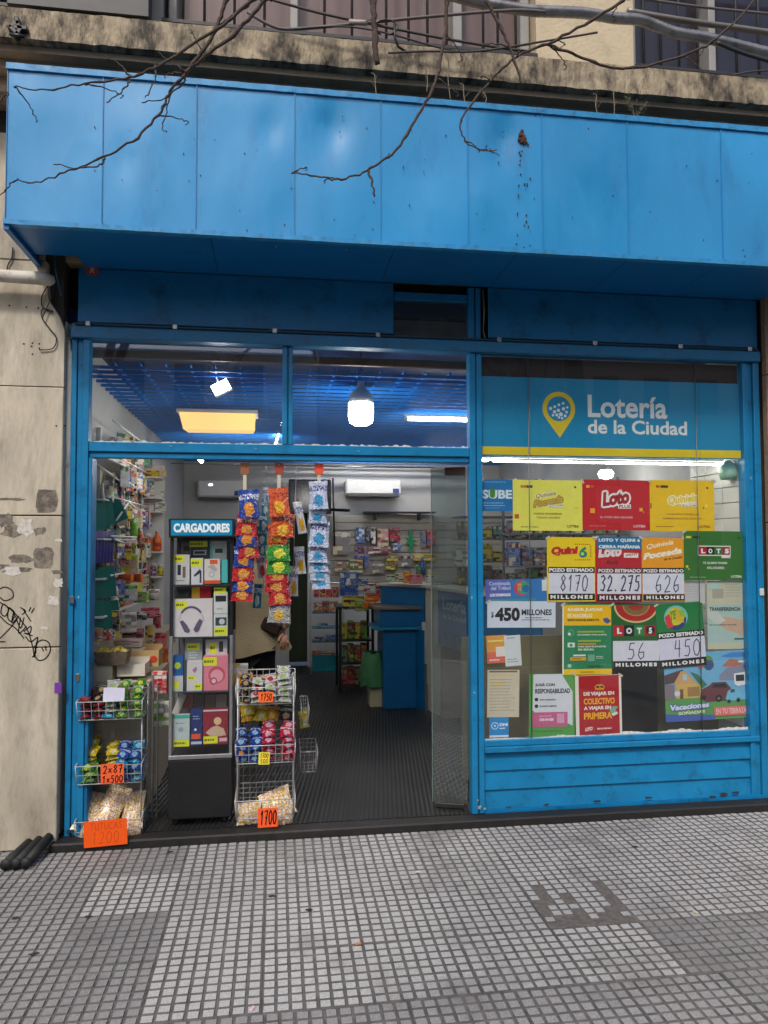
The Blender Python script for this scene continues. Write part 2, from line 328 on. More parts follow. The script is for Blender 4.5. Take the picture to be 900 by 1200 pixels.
def slab(x, y, tone, holes=0, h=.4, sx=1.02):
    k = (tone, holes, h, rnd.randrange(3))
    if k not in SM: SM[k] = slab_mesh(hash(k[3]+len(tone)) % 99+3, tone, holes, h)
    o = bpy.data.objects.new('paving_slab', SM[k]); COL.objects.link(o); o.parent = PAV
    o.scale = (sx, 1.008 if h == .4 else 1, 1); o.location = (x+rnd.uniform(-.0015, .0015), y, rnd.uniform(-.0015, .001)); o.rotation_euler = (rnd.uniform(-.002, .002), rnd.uniform(-.002, .002), rnd.uniform(-.002, .002))
PAV = bpy.data.objects.new('slab_paving', None); COL.objects.link(PAV); tag(PAV, kind='structure')
x0g = -.05-.41*6
XS = [-2.47, -2.07, -1.67, -1.275, -.88, -.475, -.05, .36, .765, 1.18, 1.59, 2.0, 2.41, 2.82, 3.23, 3.64]
for row, (ya, off) in enumerate([(-.45, 0), (-.85, 0), (-1.25, 0), (-1.655, 0), (-2.06, .12), (-2.465, .12), (-2.87, .12)]):
    for xi, x in enumerate(XS[:-1]):
        t = 'mid'; wd = XS[xi+1]-x
        if row == 0: t = 'dull' if x < -.5 else 'mid'
        if row == 1: t = 'bright' if -.9 < x < -.5 else ('dull' if x < -.9 else 'mid')
        if row == 2: t = 'dark' if -.9 < x < -.5 else ('dull' if x < -.9 else 'bright' if x < 0.4 else 'mid')
        if row == 3: t = 'dull' if x < -.5 else ('bright' if x < 1.3 else 'dark')
        if row >= 4: t = 'dull' if rnd.random() < .75 else 'dark'
        slab(x+off, ya, t, 1 if (row == 2 and abs(x-1.18) < .01) else 0, sx=wd/.399)
for x in XS:   # cut half slabs against the step
    slab(x, -.05, 'dull', 0, .05)
g = MB(); g.box(-1.22, 3.14, -.10, .005, -.01, .043, b=.008); struct(g, 'entrance_step', M('step_stone', (.014, .012, .011), .6, var=.4, scale=20, bump=.3, dirt=(.06, .055, .05), dscale=6, damt=.25))
# ================================================================== SHOP SHELL
def rib_mat():
    m = bpy.data.materials.new('ribbed_rubber_mat'); m.use_nodes = True; n = m.node_tree.nodes; l = m.node_tree.links; b = n['Principled BSDF']
    tc = n.new('ShaderNodeTexCoord'); mp = n.new('ShaderNodeMapping'); mp.inputs['Rotation'].default_value = (0, 0, R(8)); l.new(tc.outputs['Object'], mp.inputs[0])
    w = n.new('ShaderNodeTexWave'); w.wave_type = 'BANDS'; w.bands_direction = 'X'; w.inputs['Scale'].default_value = 11; w.inputs['Distortion'].default_value = .1; l.new(mp.outputs[0], w.inputs[0])
    no = n.new('ShaderNodeTexNoise'); no.inputs['Scale'].default_value = 3; no.inputs['Detail'].default_value = 8; l.new(tc.outputs['Object'], no.inputs[0])
    cr = n.new('ShaderNodeMapRange'); cr.inputs[3].default_value = .008; cr.inputs[4].default_value = .032; l.new(no.outputs[0], cr.inputs[0])
    co = n.new('ShaderNodeCombineColor'); [l.new(cr.outputs[0], co.inputs[i]) for i in range(3)]; l.new(co.outputs[0], b.inputs['Base Color']); b.inputs['Roughness'].default_value = .42
    bp = n.new('ShaderNodeBump'); bp.inputs['Strength'].default_value = 1; bp.inputs['Distance'].default_value = .006; l.new(w.outputs[0], bp.inputs['Height']); l.new(bp.outputs[0], b.inputs['Normal']); return m
RIB = rib_mat()
g = MB(); g.box(-1.25, 3.1, .005, 5.6, -.02, .046); struct(g, 'shop_floor', RIB)
WALLI = M('inner_wall_paint', (.55, .55, .54), .6, var=.06, scale=3)
g = MB(); g.box(-1.30, -1.20, .03, 5.6, .05, 2.95); struct(g, 'inner_wall_left', WALLI)
g = MB(); g.box(3.03, 3.2, .05, 5.6, .05, 2.95); struct(g, 'inner_wall_right', WALLI)
g = MB(); g.box(-1.3, .16, 5.45, 5.6, .05, 2.95); g.box(.16, .40, 5.45, 5.6, 2.2, 2.95); g.box(.40, 3.2, 5.45, 5.6, .05, 2.95); struct(g, 'inner_wall_back', WALLI)
g = MB(); g.box(-.1, .7, 5.9, 6.0, .05, 2.3); g.box(-.2, .8, 5.6, 6, 2.24, 2.34); struct(g, 'back_room_wall', M('back_room_paint', srgb(70, 74, 44), .7, var=.2))
g = MB(); g.box(-1.3, 3.2, .10, 5.6, 2.95, 3.05); struct(g, 'inner_ceiling', M('ceiling_dark_blue', srgb(16, 50, 96), .7, var=.2))
# blue lattice hung below the ceiling
LAT = M('lattice_blue_paint', srgb(34, 126, 214), .45, var=.15)
lat = tag(bpy.data.objects.new('ceiling_lattice', None), kind='structure'); COL.objects.link(lat)
mx_ = MB().box(-1.19, 3.02, -.004, .004, -.010, .010).mesh('lattice_bar', LAT); my_ = MB().box(-.005, .005, .26, 5.44, -.012, .012).mesh('lattice_bar', LAT)
yy = .27
while yy < 5.4:
    o = bpy.data.objects.new('lattice_bar', mx_); o.location = (0, yy, 2.75); COL.objects.link(o); o.parent = lat; yy += .135
xx = -1.14
while xx < 3.0:
    o = bpy.data.objects.new('lattice_bar', my_); o.location = (xx, 0, 2.77); COL.objects.link(o); o.parent = lat; xx += .15
g = MB(); g.box(-1.19, 3.02, .16, .20, 2.785, 2.832, b=.006); tag(g.build('wooden_batten', M('old_varnished_wood', srgb(96, 62, 36), .5, var=.4, scale=9, stretch=(1, 8, 8))), 'brown wooden batten spanning the shop just behind the fanlights', 'batten')

# ================================================================== BUILDING ABOVE
CEM = M('stained_cement', srgb(172, 156, 130), .85, var=.3, scale=7, bump=.9, bscale=25, dirt=srgb(66, 60, 52), dscale=4, damt=.72, stretch=(2.6, 1, 1.1))
CREAM = M('cream_plaster', srgb(198, 182, 152), .8, var=.1, scale=5, bump=.4, bscale=40, dirt=srgb(120, 108, 90), dscale=6, damt=.3)
SOFB = M('brown_underside', srgb(192, 166, 138), .85, var=.25, scale=4, bump=.4, dirt=srgb(48, 42, 36), dscale=4, damt=.4)
# the far side of the street, seen only as reflections: pale flats and bare trees
FW_ = M('far_render', srgb(190, 184, 172), .8, var=.12); FD_ = M('far_window_glass', (.03, .035, .04), .15)
for i, (x0, x1, h, c) in enumerate([(-24, -9, 13, (150, 140, 128)), (-8.9, 1.5, 9, (196, 190, 180)), (1.6, 12, 15, (120, 112, 104)), (12.1, 28, 10, (180, 150, 130))]):
    t = thing('apartment_block', ['grey', 'cream', 'brown', 'pinkish'][i]+' block of flats across the street facing the shop', 'building', ((x0+x1)/2, -24, 0)); w = (x1-x0)/2
    MB().box(-w, w, -6, 0, 0, h).build('wall', M('far_wall_%d' % i, srgb(*c), .8, var=.15), t)
    wm = MB().box(-.55, .55, .002, .03, 0, 1.5, b=.01).mesh('window', FD_)
    for a in range(int(w*2/2.2)):
        for b2 in range(int(h/3)): o = bpy.data.objects.new('window', wm); COL.objects.link(o); o.parent = t; o.location = (-w+1.2+a*2.2, .0, 1+b2*3)
def bare_tree(x, y, h, seed, lab):
    rr = random.Random(seed); t = thing('street_tree', lab, 'tree', (x, y, -.1)); bk = M('far_bark', (.06, .05, .045), .9)
    g = MB(); g.tube([(0, 0, 0), (.1, .05, h*.25), (.05, 0, h*.42)], [.17, .13, .11], 8); g.build('trunk', bk, t); g = MB()
    def grow(p, d, L, r_, k):
        q = p+d*L; g.tube([p, (p+q)/2+Vector((rr.uniform(-.1, .1), rr.uniform(-.1, .1), 0))*L*.3, q], [r_, r_*.85, r_*.6], 5 if k > 1 else 4)
        if k: 
            for _ in range(3): grow(q, (d+Vector((rr.uniform(-.8, .8), rr.uniform(-.8, .8), rr.uniform(-.2, .5)))).normalized(), L*.72, r_*.6, k-1)
    for _ in range(3): grow(Vector((.05, 0, h*.42)), Vector((rr.uniform(-.6, .6), rr.uniform(-.6, .6), 1)).normalized(), h*.2, .09, 4)
    g.build('crown', bk, t)
bare_tree(-2.6, -6.2, 8, 1, 'bare street tree at the left of the road, seen in the glass'); bare_tree(1.2, -13.5, 8, 2, 'bare tree on the far pavement opposite the doorway'); bare_tree(6.5, -13.5, 9, 3, 'bare tree on the far pavement to the right')
bl = thing('apartment_building', 'old stone-faced apartment building with a stained cement ledge above the blue shop', 'building')
MB().box(-1.29, 3.19, .13, .3, 3.06, 3.30).build('light_stop', DARK, bl)  # added dark filler that stops light leaking in behind the fascia
for q in ((.02, .3, 3.30, 4.30), (.9, 1.0, 4.3, 6.3), (.02, 1.0, 6.3, 9.5)): MB().box(-5, 6.5, *q).build('wall', CREAM, bl)
def rag(mb, x0, x1, y0, y1, z0, z1, n, amp, seed, dz0=0):
    """long beam with a slightly worn front edge"""
    r = random.Random(seed); N = n; pr = []
    for i in range(N+1):
        x = x0+(x1-x0)*i/N; a = r.uniform(-amp, amp); b2 = r.uniform(-amp, amp)
        pr.append([(x, y0+a, z0+b2*.6), (x, y0+a*.5, z1+b2*.5), (x, y1, z1), (x, y1, z0)])
    vs = [p for q in pr for p in q]; fs = []
    for i in range(N):
        for j in range(4): fs.append((i*4+j, i*4+(j+1) % 4, (i+1)*4+(j+1) % 4, (i+1)*4+j))
    fs += [(3, 2, 1, 0), (N*4, N*4+1, N*4+2, N*4+3)]
    mb.add([(v[0], v[1], v[2]) for v in vs], [f[::-1] for f in fs])
g = MB(); rag(g, -5, 6.5, -.40, .3, 4.322, 4.484, 260, .004, 3); g.build('ledge', CEM, bl)
g = MB(); rag(g, -5, 6.5, -.345, .02, 4.285, 4.318, 60, .002, 4); rag(g, -5, 6.5, -.27, .02, 4.235, 4.283, 60, .002, 5); rag(g, -5, 6.5, -.19, .02, 4.15, 4.233, 60, .002, 6); g.build('moulding', SOFB, bl)
UW = lambda px: at(px, 25, .0).x
def win(pxa, pxb, glassm, posts, bars, curtain):
    xa, xb = UW(pxa), UW(pxb); w = MB().box(xa, xb, .22, .24, 4.484, 6.3).build('window', glassm, bl)
    g = MB(); g.box(xa, xb, .10, .20, 4.484, 4.60, b=.005)
    for p, wd in posts: x = UW(p); g.box(x-wd/2, x+wd/2, .08, .218, 4.60, 6.3, b=.006)
    g.build('window_frame', curtain, w)
    gb = MB().tube([(0, 0, 0), (0, 0, 1.6)], .0085, 6).mesh('bar', BARM)
    for p in bars:
        o = bpy.data.objects.new('bar', gb); COL.objects.link(o); o.parent = w; o.location = (UW(p), -.02, 4.486)
    g = MB(); g.box(xa, xb, -.028, -.008, 4.75, 4.77); g.box(xa, xb, -.028, -.008, 5.6, 5.62); g.build('cross_bar', BARM, w)
BARM = M('black_iron', (.02, .02, .022), .5, var=.3, dirt=(.12, .07, .05), dscale=20, damt=.25)
MAUVE = M('mauve_window', srgb(112, 92, 88), .25, var=.12, scale=2, stretch=(6, 1, .5)); DWIN = M('dusky_window', srgb(44, 40, 50), .12, var=.2, scale=2)
FRG = M('grey_window_frame', srgb(150, 148, 144), .5, var=.12)
win(190, 628, MAUVE, [(200, .05), (345, .05), (540, .06), (620, .06)], [215, 240, 275, 310, 380, 412, 452, 478, 500, 522, 565, 582, 603], FRG)
win(742, 1010, DWIN, [(843, .05), (750, .02), (960, .05)], [752, 772, 793, 815, 860, 886, 912, 940], FRG)
win(-60, 142, M('dark_window', (.02, .02, .022), .1, var=.1), [(-20, .04)], [0, 40, 80], FRG)
for a, b2 in ((-400, -60), (142, 190), (628, 742), (1010, 1300)): MB().box(UW(a), UW(b2), -.005 if a != 142 else .04, .9, 4.485, 6.29, b=.004).build('pier', [CREAM if a != 142 else FRG], bl)
g = MB(); x0, x1 = at(20, 10, -.2).x, at(172, 10, -.2).x; g.box(x0, x1, -.26, -.03, at(60, 14, -.26).z, 5.3, b=.01); g.box(x0-.02, x1+.03, -.30, -.27, at(60, 9, -.30).z, 4.90, b=.004)
tag(g.build('air_conditioner_case', M('black_case', (.015, .015, .016), .45, var=.2)), 'black metal equipment case on the ledge at the upper left', 'equipment case')
g = MB(); p = at(19, 31, -.43)
for k in range(5): a = k*1.3; g.box(-.035, .035, -.02, .02, -.012, .012, b=.004, mat=Matrix.Translation((p.x+.018*cos(a), p.y+.02, p.z+.026*sin(a)))@Matrix.Rotation(a, 4, 'Y'))
g.tube([(p.x-.03, p.y, p.z-.045), (p.x+.04, p.y, p.z-.05)], .01); tag(g.build('ledge_bracket', BLK), 'small black metal bracket fixed to the cement ledge at its left end', 'bracket')

# stone cladding left and right of the shop
STONE = M('travertine_cladding', srgb(192, 181, 160), .62, var=.26, scale=9, bump=.45, bscale=26, dirt=srgb(112, 103, 90), dscale=4.5, damt=.5, stretch=(1.6, 1, .5), vary=.04)
for a, b2 in ((-5, -1.215), (3.15, 6.5)): MB().box(a, b2, 0, .3, -.02, 4.3).build('masonry', M('joint_mortar', (.06, .055, .05), .9), bl)
ZJ = [0, 1.10, 1.83, 2.555, 3.27, 4.0]
for a, b2 in zip(ZJ, ZJ[1:]):
    for i, (xa, xb) in enumerate([(-2.55, -1.195), (-3.9, -2.556)]):
        if i == 0 and a > 2.5 and a < 3:
            MB().prism([(xa, a+.003), (xb, a+.003), (xb, 2.88), (xb-.03, 2.96), (xb-.09, 3.05), (xb-.10, b2-.003), (xa, b2-.003)], -.05, -.001).build('stone_slab', STONE, bl)
        else: MB().box(xa, xb-(0.12 if a > 3 and i == 0 else 0), -.05, -.001, a+.003, b2-.003, b=.004).build('stone_slab', STONE, bl)
for a, b2 in ((0, .9), (.9, 1.8), (1.8, 2.76), (2.76, 3.27), (3.27, 4.1)):
    MB().box(3.135, 4.4, -.05, -.001, a+.003, b2-.003, b=.004).build('stone_slab', M('brown_granite', srgb(150, 124, 100), .5, var=.25, scale=30, dirt=srgb(90, 70, 55), dscale=5, damt=.4) if a > .1 else STONE, bl)
# dark recess between cladding and shopfront, above
g = MB(); g.box(-1.19, -1.13, .12, .3, 2.8, 3.4); g.build('shade_block', DARK, bl)  # solid near-black box put in as the shade of the gap
# graffiti and glue marks on the left cladding (flat paint on the stone)
INK = M('marker_ink', (.01, .01, .012), .4); YP = -.0512
def wp(px, py, y=YP): p = at(px, py, y); return (p.x, p.z)
g = MB()
strokes = [[(0, 690), (6, 688), (14, 692), (15, 700), (6, 704), (0, 700)], [(0, 706), (10, 712), (22, 724), (32, 738), (38, 757), (40, 770)],
 [(0, 722), (8, 730), (18, 736), (28, 748)], [(3, 708), (1, 718), (6, 722), (10, 714), (5, 708)], [(10, 712), (9, 724), (14, 728), (17, 718), (11, 712)],
 [(16, 716), (14, 730), (22, 722)], [(18, 722), (24, 736), (28, 724)], [(24, 724), (22, 742), (31, 734)], [(28, 740), (36, 734), (35, 742), (29, 742), (38, 745)],
 [(27, 714), (36, 728)], [(24, 712), (30, 716), (26, 720)], [(34, 716), (36, 712)], [(37, 718), (40, 713)], [(0, 748), (10, 738), (20, 726)], [(0, 752), (6, 752)],
 [(30, 746), (36, 752), (44, 747), (42, 756)], [(42, 756), (41, 768), (46, 774), (54, 771), (59, 762), (57, 753), (50, 750), (44, 753), (42, 760)], [(49, 759), (51, 763)], [(53, 757), (54, 762)], [(38, 770), (42, 764), (40, 757)]]
for s in strokes:
    q3 = [(v.x, v.z) for v in curve_pts([at(*q, YP) for q in s], 4)]; g.ribbon(q3, .0062, YP)
tag(g.build('graffiti_tag', INK), 'black scrawled marker graffiti tag with a small face on the pale stone wall', 'graffiti')
g = MB()
def blot(g, px, py, w, h, seed, y, n=14, ragd=.25):
    r = random.Random(seed); c = at(px, py, y); s = .0051
    g.add([(c.x+cos(2*pi*i/n)*w*s/2*(1+r.uniform(-ragd, ragd))*min(1.25, 1/max(abs(cos(2*pi*i/n)), abs(sin(2*pi*i/n)))), y, c.z+sin(2*pi*i/n)*h*s/2*(1+r.uniform(-ragd, ragd))*min(1.25, 1/max(abs(cos(2*pi*i/n)), abs(sin(2*pi*i/n))))) for i in range(n)], [tuple(range(n))])
GLUE = M('old_glue_residue', srgb(104, 96, 86), .8, var=.35, scale=30, dirt=srgb(150, 140, 124), dscale=30, damt=.6)
for i, (x, y, w, h) in enumerate([(55, 587, 22, 25), (51, 654, 21, 23), (12, 585, 26, 3), (8, 610, 14, 14), (14, 622, 20, 12), (46, 623, 12, 8), (24, 655, 22, 8), (20, 668, 30, 6), (6, 664, 14, 5), (67, 670, 11, 4)]): blot(g, x, y, w, h, i, YP+.0004, ragd=.08 if w > 20 and h > 20 else .35)
g.build('glue_mark', GLUE, bl)
for i, (x, y, w, h) in enumerate([(30, 618, 15, 18), (15, 669, 16, 9), (68, 683, 10, 10), (63, 704, 12, 10), (52, 736, 8, 4), (69, 633, 8, 3)]): g = MB(); blot(g, x, y, w, h, i+40, YP-.0004, ragd=.3); g.build('paper_remnant', M('torn_paper', srgb(206, 200, 190), .8, var=.2, scale=60, dirt=srgb(90, 85, 80), dscale=40, damt=.4), bl)
for i, (x, y) in enumerate([(11, 358), (31, 360), (45, 361), (28, 403), (38, 402), (46, 403), (37, 406), (38, 415), (46, 408), (66, 499), (76, 499)]): g = MB(); blot(g, x, y, 1.8, 1.8, i, YP); g.build('screw_hole', DARK, bl)
p0 = at(68, 806, YP-.001); tag(MB().box(p0.x-.018, p0.x+.018, YP-.003, YP, p0.z-.028, p0.z+.028).build('sticker', flat((120, 60, 160))), 'small purple sticker low on the stone wall near the blue post', 'sticker')
# white rolled tube and cables on the wall
g = MB(); a = at(-60, 322, -.14); b2 = at(62, 327, -.14)
g.tube([(a.x, a.y, a.z), ((a.x+b2.x)/2, a.y, (a.z+b2.z)/2+.006), (b2.x-.04, b2.y, b2.z), (b2.x-.005, b2.y, b2.z-.012), (b2.x+.005, b2.y, b2.z-.02)], [.032, .034, .036, .03, .012], 12)
tag(g.build('wall_pipe', M('grubby_white_pipe', srgb(206, 200, 188), .6, var=.1, dirt=srgb(120, 110, 95), dscale=8, damt=.4)), 'grubby white pipe end running along the stone wall under the canopy corner', 'pipe')
def cable(name, px, y, r, mat, label, cat='cable', n=6, group=None):
    g = MB(); pts = [at(q[0], q[1], y if len(q) < 3 else q[2]) for q in px]; g.tube(curve_pts(pts), r, n); return tag(g.build(name, mat), label, cat, group)
cable('loose_cable', [(60, 330), (50, 345), (49, 358), (56, 364), (62, 365), (50, 362), (49, 372), (58, 385), (66, 396), (62, 408), (46, 410)], -.06, .0035, BLK, 'loose black cable looping down the stone wall below the white pipe end')
cable('loose_cable', [(64, 332), (62, 345), (56, 358), (50, 372)], -.07, .003, BLK, 'short black cable strand crossing the looped cable under the pipe end')
cable('loose_cable', [(15, 290), (14, 302), (10, 309), (8, 316)], -.06, .004, BLK, 'short black cable stub with a knot above the white pipe')
cable('support_rod', [(63, 293), (66, 318), (72, 346)], -.08, .006, M('dull_blue_steel', srgb(48, 84, 108), .5), 'thin blue-grey steel rod in the dark gap under the canopy end', 'rod')
for i, (x, yb, h) in enumerate([(8, 1008, 17), (22, 1005, 20), (36, 1001, 23)]):
    p0 = onz(x+1, yb+2, .03); g = MB(); g.tube([(p0.x, -.30+i*.02, .028), (p0.x+.05, -.09+i*.01, .055+.01*i)], .027-.001*i, 10); g.lathe([(.0275, 0), (.028, .01)], (p0.x, -.3, .03), 10, axis='y')
    tag(g.build('pipe_stub', M('black_rubber', (.014, .014, .015), .6, var=.3)), 'black plastic tube stub at the foot of the stone wall, '+['leftmost', 'middle', 'rightmost'][i]+' of three', 'pipe stub', 'black tube stubs by the wall')

# ================================================================== CANOPY
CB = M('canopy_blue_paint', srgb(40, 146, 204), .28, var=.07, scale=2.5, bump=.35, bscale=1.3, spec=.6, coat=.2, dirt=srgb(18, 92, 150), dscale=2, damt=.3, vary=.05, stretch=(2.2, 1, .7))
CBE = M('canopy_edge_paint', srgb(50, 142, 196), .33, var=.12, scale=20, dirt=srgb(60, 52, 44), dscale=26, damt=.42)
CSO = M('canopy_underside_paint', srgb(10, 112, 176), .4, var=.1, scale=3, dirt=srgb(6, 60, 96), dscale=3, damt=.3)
cn = thing('shop_canopy', 'large boxy bright blue sheet metal canopy projecting over the whole shopfront', 'canopy', (-1.345, -.56, 3.26))
cl = Vector((-1.345, -.56, 3.26))
def cbuild(g, name, mat): o = g.build(name, mat, cn); o.location = -cl; return o
seams = [-1.345]+[at(q, 190, -.56).x for q in (120, 230, 345, 446, 548, 635, 735, 845)]+[3.0, 3.62]
for i, (xa, xb) in enumerate(zip(seams, seams[1:])):
    r = random.Random(i+11); n = 14; vs = []; fs = []; dents = [(r.uniform(.15, .85), r.uniform(.1, .95), r.uniform(.08, .2), r.uniform(-.006, .006)) for _ in range(4)]
    if i in (5, 3): dents += [(.45, .82, .14, .02)]
    if i == 2: dents += [(.75, .75, .1, .012)]
    bul = r.uniform(-.006, .01)
    for a in range(n+1):
        for b3 in range(n+1):
            u, v = a/n, b3/n; d = sum(A*math.exp(-((u-cx)**2+(v-cz)**2)/(2*s*s)) for cx, cz, s, A in dents)*min(1, 6*u, 6*(1-u), 6*v, 6*(1-v))
            d += bul*sin(pi*u)*sin(pi*v)
            vs.append((xa+.003+(xb-xa-.006)*u, -.56+d, 3.285+(4.045-3.285)*v))
    for a in range(n):
        for b3 in range(n): fs.append((a*(n+1)+b3, (a+1)*(n+1)+b3, (a+1)*(n+1)+b3+1, a*(n+1)+b3+1))
    g = MB(); g.add(vs, fs, 0, True)
    g.box(xa+.0005, xa+.003, -.566, -.552, 3.285, 4.045); g.box(xb-.003, xb-.0005, -.566, -.552, 3.285, 4.045)
    cbuild(g, 'front_panel', CB)
g = MB(); rag(g, -1.35, 3.63, -.572, -.50, 4.047, 4.078, 120, .0015, 9); cbuild(g, 'top_edge', CBE)
g = MB(); rag(g, -1.35, 3.63, -.570, -.53, 3.258, 3.283, 160, .0015, 8); cbuild(g, 'bottom_edge', CBE)
g = MB(); g.box(-1.345, 3.62, -.545, -.16, 3.98, 4.04); g.box(-1.33, 3.60, -.50, -.49, 3.3, 3.98); cbuild(g, 'inner_box', DARK)
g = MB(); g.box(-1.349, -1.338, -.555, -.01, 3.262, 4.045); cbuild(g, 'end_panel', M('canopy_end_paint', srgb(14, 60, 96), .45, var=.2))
g = MB(); g.prism([(-1.352, 3.235), (-1.325, 3.235), (-1.325, 3.262), (-1.352, 3.262)], -.56, -.05); cbuild(g, 'end_trim', CSO)
sx = [-1.325, -.35, .62, 1.3, 1.95, 2.5, 3.105, 3.62]
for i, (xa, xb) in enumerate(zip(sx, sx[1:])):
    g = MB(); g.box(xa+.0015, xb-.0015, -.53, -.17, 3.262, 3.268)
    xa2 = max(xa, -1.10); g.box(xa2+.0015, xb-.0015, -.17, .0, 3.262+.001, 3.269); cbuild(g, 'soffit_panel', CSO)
g = MB(); p = at(612, 164, -.567); r = random.Random(5)
for k in range(26):
    a = r.random()*6.3; d = abs(r.gauss(0, .022)); s = r.uniform(.003, .011); g.box(p.x+d*cos(a)-s, p.x+d*cos(a)+s, -.5695-r.random()*.003, -.561, p.z+d*sin(a)*1.3-s, p.z+d*sin(a)*1.3+s)
for k in range(24):
    q = at(616+r.gauss(0, 5), r.uniform(175, 290), -.5665); s = r.uniform(.0008, .0028); g.box(q.x-s, q.x+s, -.5675, -.557, q.z-s*1.4, q.z+s*1.4)
cbuild(g, 'rust_spot', RUST)['kind'] = 'stuff'
g = MB()
for k in range(60):
    q = at(r.uniform(110, 890), r.uniform(130, 300), -.5665); s = r.uniform(.001, .0026); g.box(q.x-s, q.x+s, -.5672, -.557, q.z-s, q.z+s)
cbuild(g, 'paint_chip', RUST)['kind'] = 'stuff'

# ================================================================== SHOPFRONT FRAME
GLS = glass('small_pane_glass', (.8, .84, .86), 1.7, .05)
sf = thing('shopfront', 'blue painted wooden and metal shopfront frame with fanlights, shop window and boarded base', 'shopfront')
def post(x0, x1, z0, z1, y=0.0, name='post', grooves=1):
    g = MB(); w = x1-x0
    if grooves == 2: g.box(x0, x0+w*.30, y, y+.07, z0, z1, b=.003); g.box(x0+w*.30+.002, x0+w*.62, y+.012, y+.07, z0, z1, b=.002); g.box(x0+w*.62+.002, x1, y-.006, y+.07, z0, z1, b=.003)
    else: g.box(x0, x0+w*.47, y-.004, y+.07, z0, z1, b=.003); g.box(x0+w*.47+.001, x0+w*.57, y+.016, y+.07, z0, z1); g.box(x0+w*.57+.001, x1, y, y+.07, z0, z1, b=.003)
    return g.build(name, BLUE, sf)
post(-1.168, -1.068, .0435, 2.846, grooves=2); post(1.167, 1.247, .0435, 2.846); post(3.0, 3.112, .0435, 2.846, grooves=2)
post(1.167, 1.247, 2.936, 3.258, y=.012)
MB().box(-1.0665, -1.048, .001, .12, .046, 2.165, b=.003).build('door_jamb', BLUE_D, sf)
g = MB(); g.box(-1.168, 3.112, -.028, .06, 2.848, 2.914, b=.004); g.box(-1.168, 3.112, -.012, .06, 2.9155, 2.934, b=.002); g.build('beam', M('blue_beam_paint', srgb(22, 108, 152), .45, var=.15, scale=5, bump=.2, dirt=srgb(60, 62, 60), dscale=12, damt=.35), sf)
g = MB(); g.tube([(-1.15, -.022, 2.929), (.6, -.022, 2.926), (3.1, -.022, 2.929)], .0055)
g.build('conduit', M('dull_conduit', srgb(50, 70, 80), .5, var=.2), sf)
for px in (103, 205, 322, 443, 585, 697, 797, 878):
    x = at(px, 400, -.02).x; MB().box(x-.014, x+.014, -.031, -.015, 2.916, 2.944, b=.003).build('conduit_clip', CHROME, sf)
for xa, xb in ((-1.1, .696), (1.292, 3.098)): MB().box(xa if xa > 0 else -1.138, xb, .0, .012, 2.945, 3.26, b=.003).build('fascia_panel', BLUE_D, sf)
MB().box(.60, 1.20, .10, .11, 2.90, 3.29).build('vent_backing', DARK, sf)
MB().box(.698, 1.166, .02, .06, 3.165, 3.215, b=.003).build('vent_rail', BLUE_D, sf)
MB().box(.70, 1.165, .070, .085, 2.94, 3.055, b=.002).build('pane_backboard', M('dim_board', (.10, .095, .09), .6, var=.3), sf)
MB().add([(.70, .035, 2.94), (1.165, .035, 2.94), (1.165, .035, 3.165), (.70, .035, 3.165)], [(0, 1, 2, 3)]).build('small_pane', GLS, sf)
MB().box(3.099, 3.112, .004, .06, 2.936, 3.26).build('edge_strip', BLUE_D, sf)
MB().box(1.249, 1.30, .075, .085, 2.90, 3.29).build('gap_backing', DARK, sf)
g = MB(); g.tube([(1.262, .01, 3.25), (1.266, .0, 3.1), (1.262, .01, 2.99), (1.27, .0, 2.945)], [.004, .006, .003, .007], 5); g.build('torn_strip', M('splintered_wood', (.25, .22, .17), .8, var=.3), sf)
post(.027, .088, 2.256, 2.847, y=.004, name='mullion')
g = MB(); g.box(-1.068, 1.1665, .0, .07, 2.20, 2.256, b=.004); g.box(-1.068, 1.1665, .014, .07, 2.166, 2.198, b=.003); g.build('transom', BLUE, sf)
g = MB(); g.box(1.2475, 2.9995, .002, .06, .438, .474, b=.003); g.box(1.2475, 3.06, -.012, .06, .402, .4365, b=.004); g.build('window_sill', BLUE, sf)
for k, (za, zb) in enumerate(((.062, .176), (.178, .29), (.292, .401))):
    MB().add([(1.248, .012+.0*k, za), (3.04, .012, za), (3.04, .026, zb), (1.248, .026, zb), (1.248, .06, za), (3.04, .06, za), (3.04, .06, zb), (1.248, .06, zb)], [(0, 1, 2, 3), (7, 6, 5, 4), (0, 4, 5, 1), (3, 2, 6, 7), (0, 3, 7, 4), (1, 5, 6, 2)]).build('base_board', BLUE, sf)
MB().box(1.248, 3.1, -.004, .06, .0435, .061).build('skirting', BLUE_D, sf)
GL = glass('shop_glass', (.95, .97, .96), 1.6, .03); GLT = glass('fanlight_glass', (.88, .92, .95), 1.75, .03)
def pane(x0, x1, y, z0, z1, m): MB().add([(x0, y, z0), (x1, y, z0), (x1, y, z1), (x0, y, z1)], [(0, 1, 2, 3)]).build('window_pane' if x0 > 1 else 'fanlight_pane', m, sf)
pane(1.248, 2.999, .024, .475, 2.847, GL)
pane(-1.067, .0265, .031, 2.257, 2.847, GLT); pane(.0885, 1.166, .031, 2.257, 2.847, GLT)
g = MB(); r = random.Random(3); N = 90; tp = []
for i in range(N+1): x = 1.25+(2.995-1.25)*i/N; tp.append((x, .475+max(.003, .011+.008*sin(i*.31)+r.uniform(-.005, .005))*(1 if i > 45 else .45)))
for a, b2 in zip(tp, tp[1:]): g.add([(a[0], .0215, .4745), (b2[0], .0215, .4745), (b2[0], .0215, b2[1]), (a[0], .0215, a[1])], [(0, 1, 2, 3)])
N = 70; tp = []
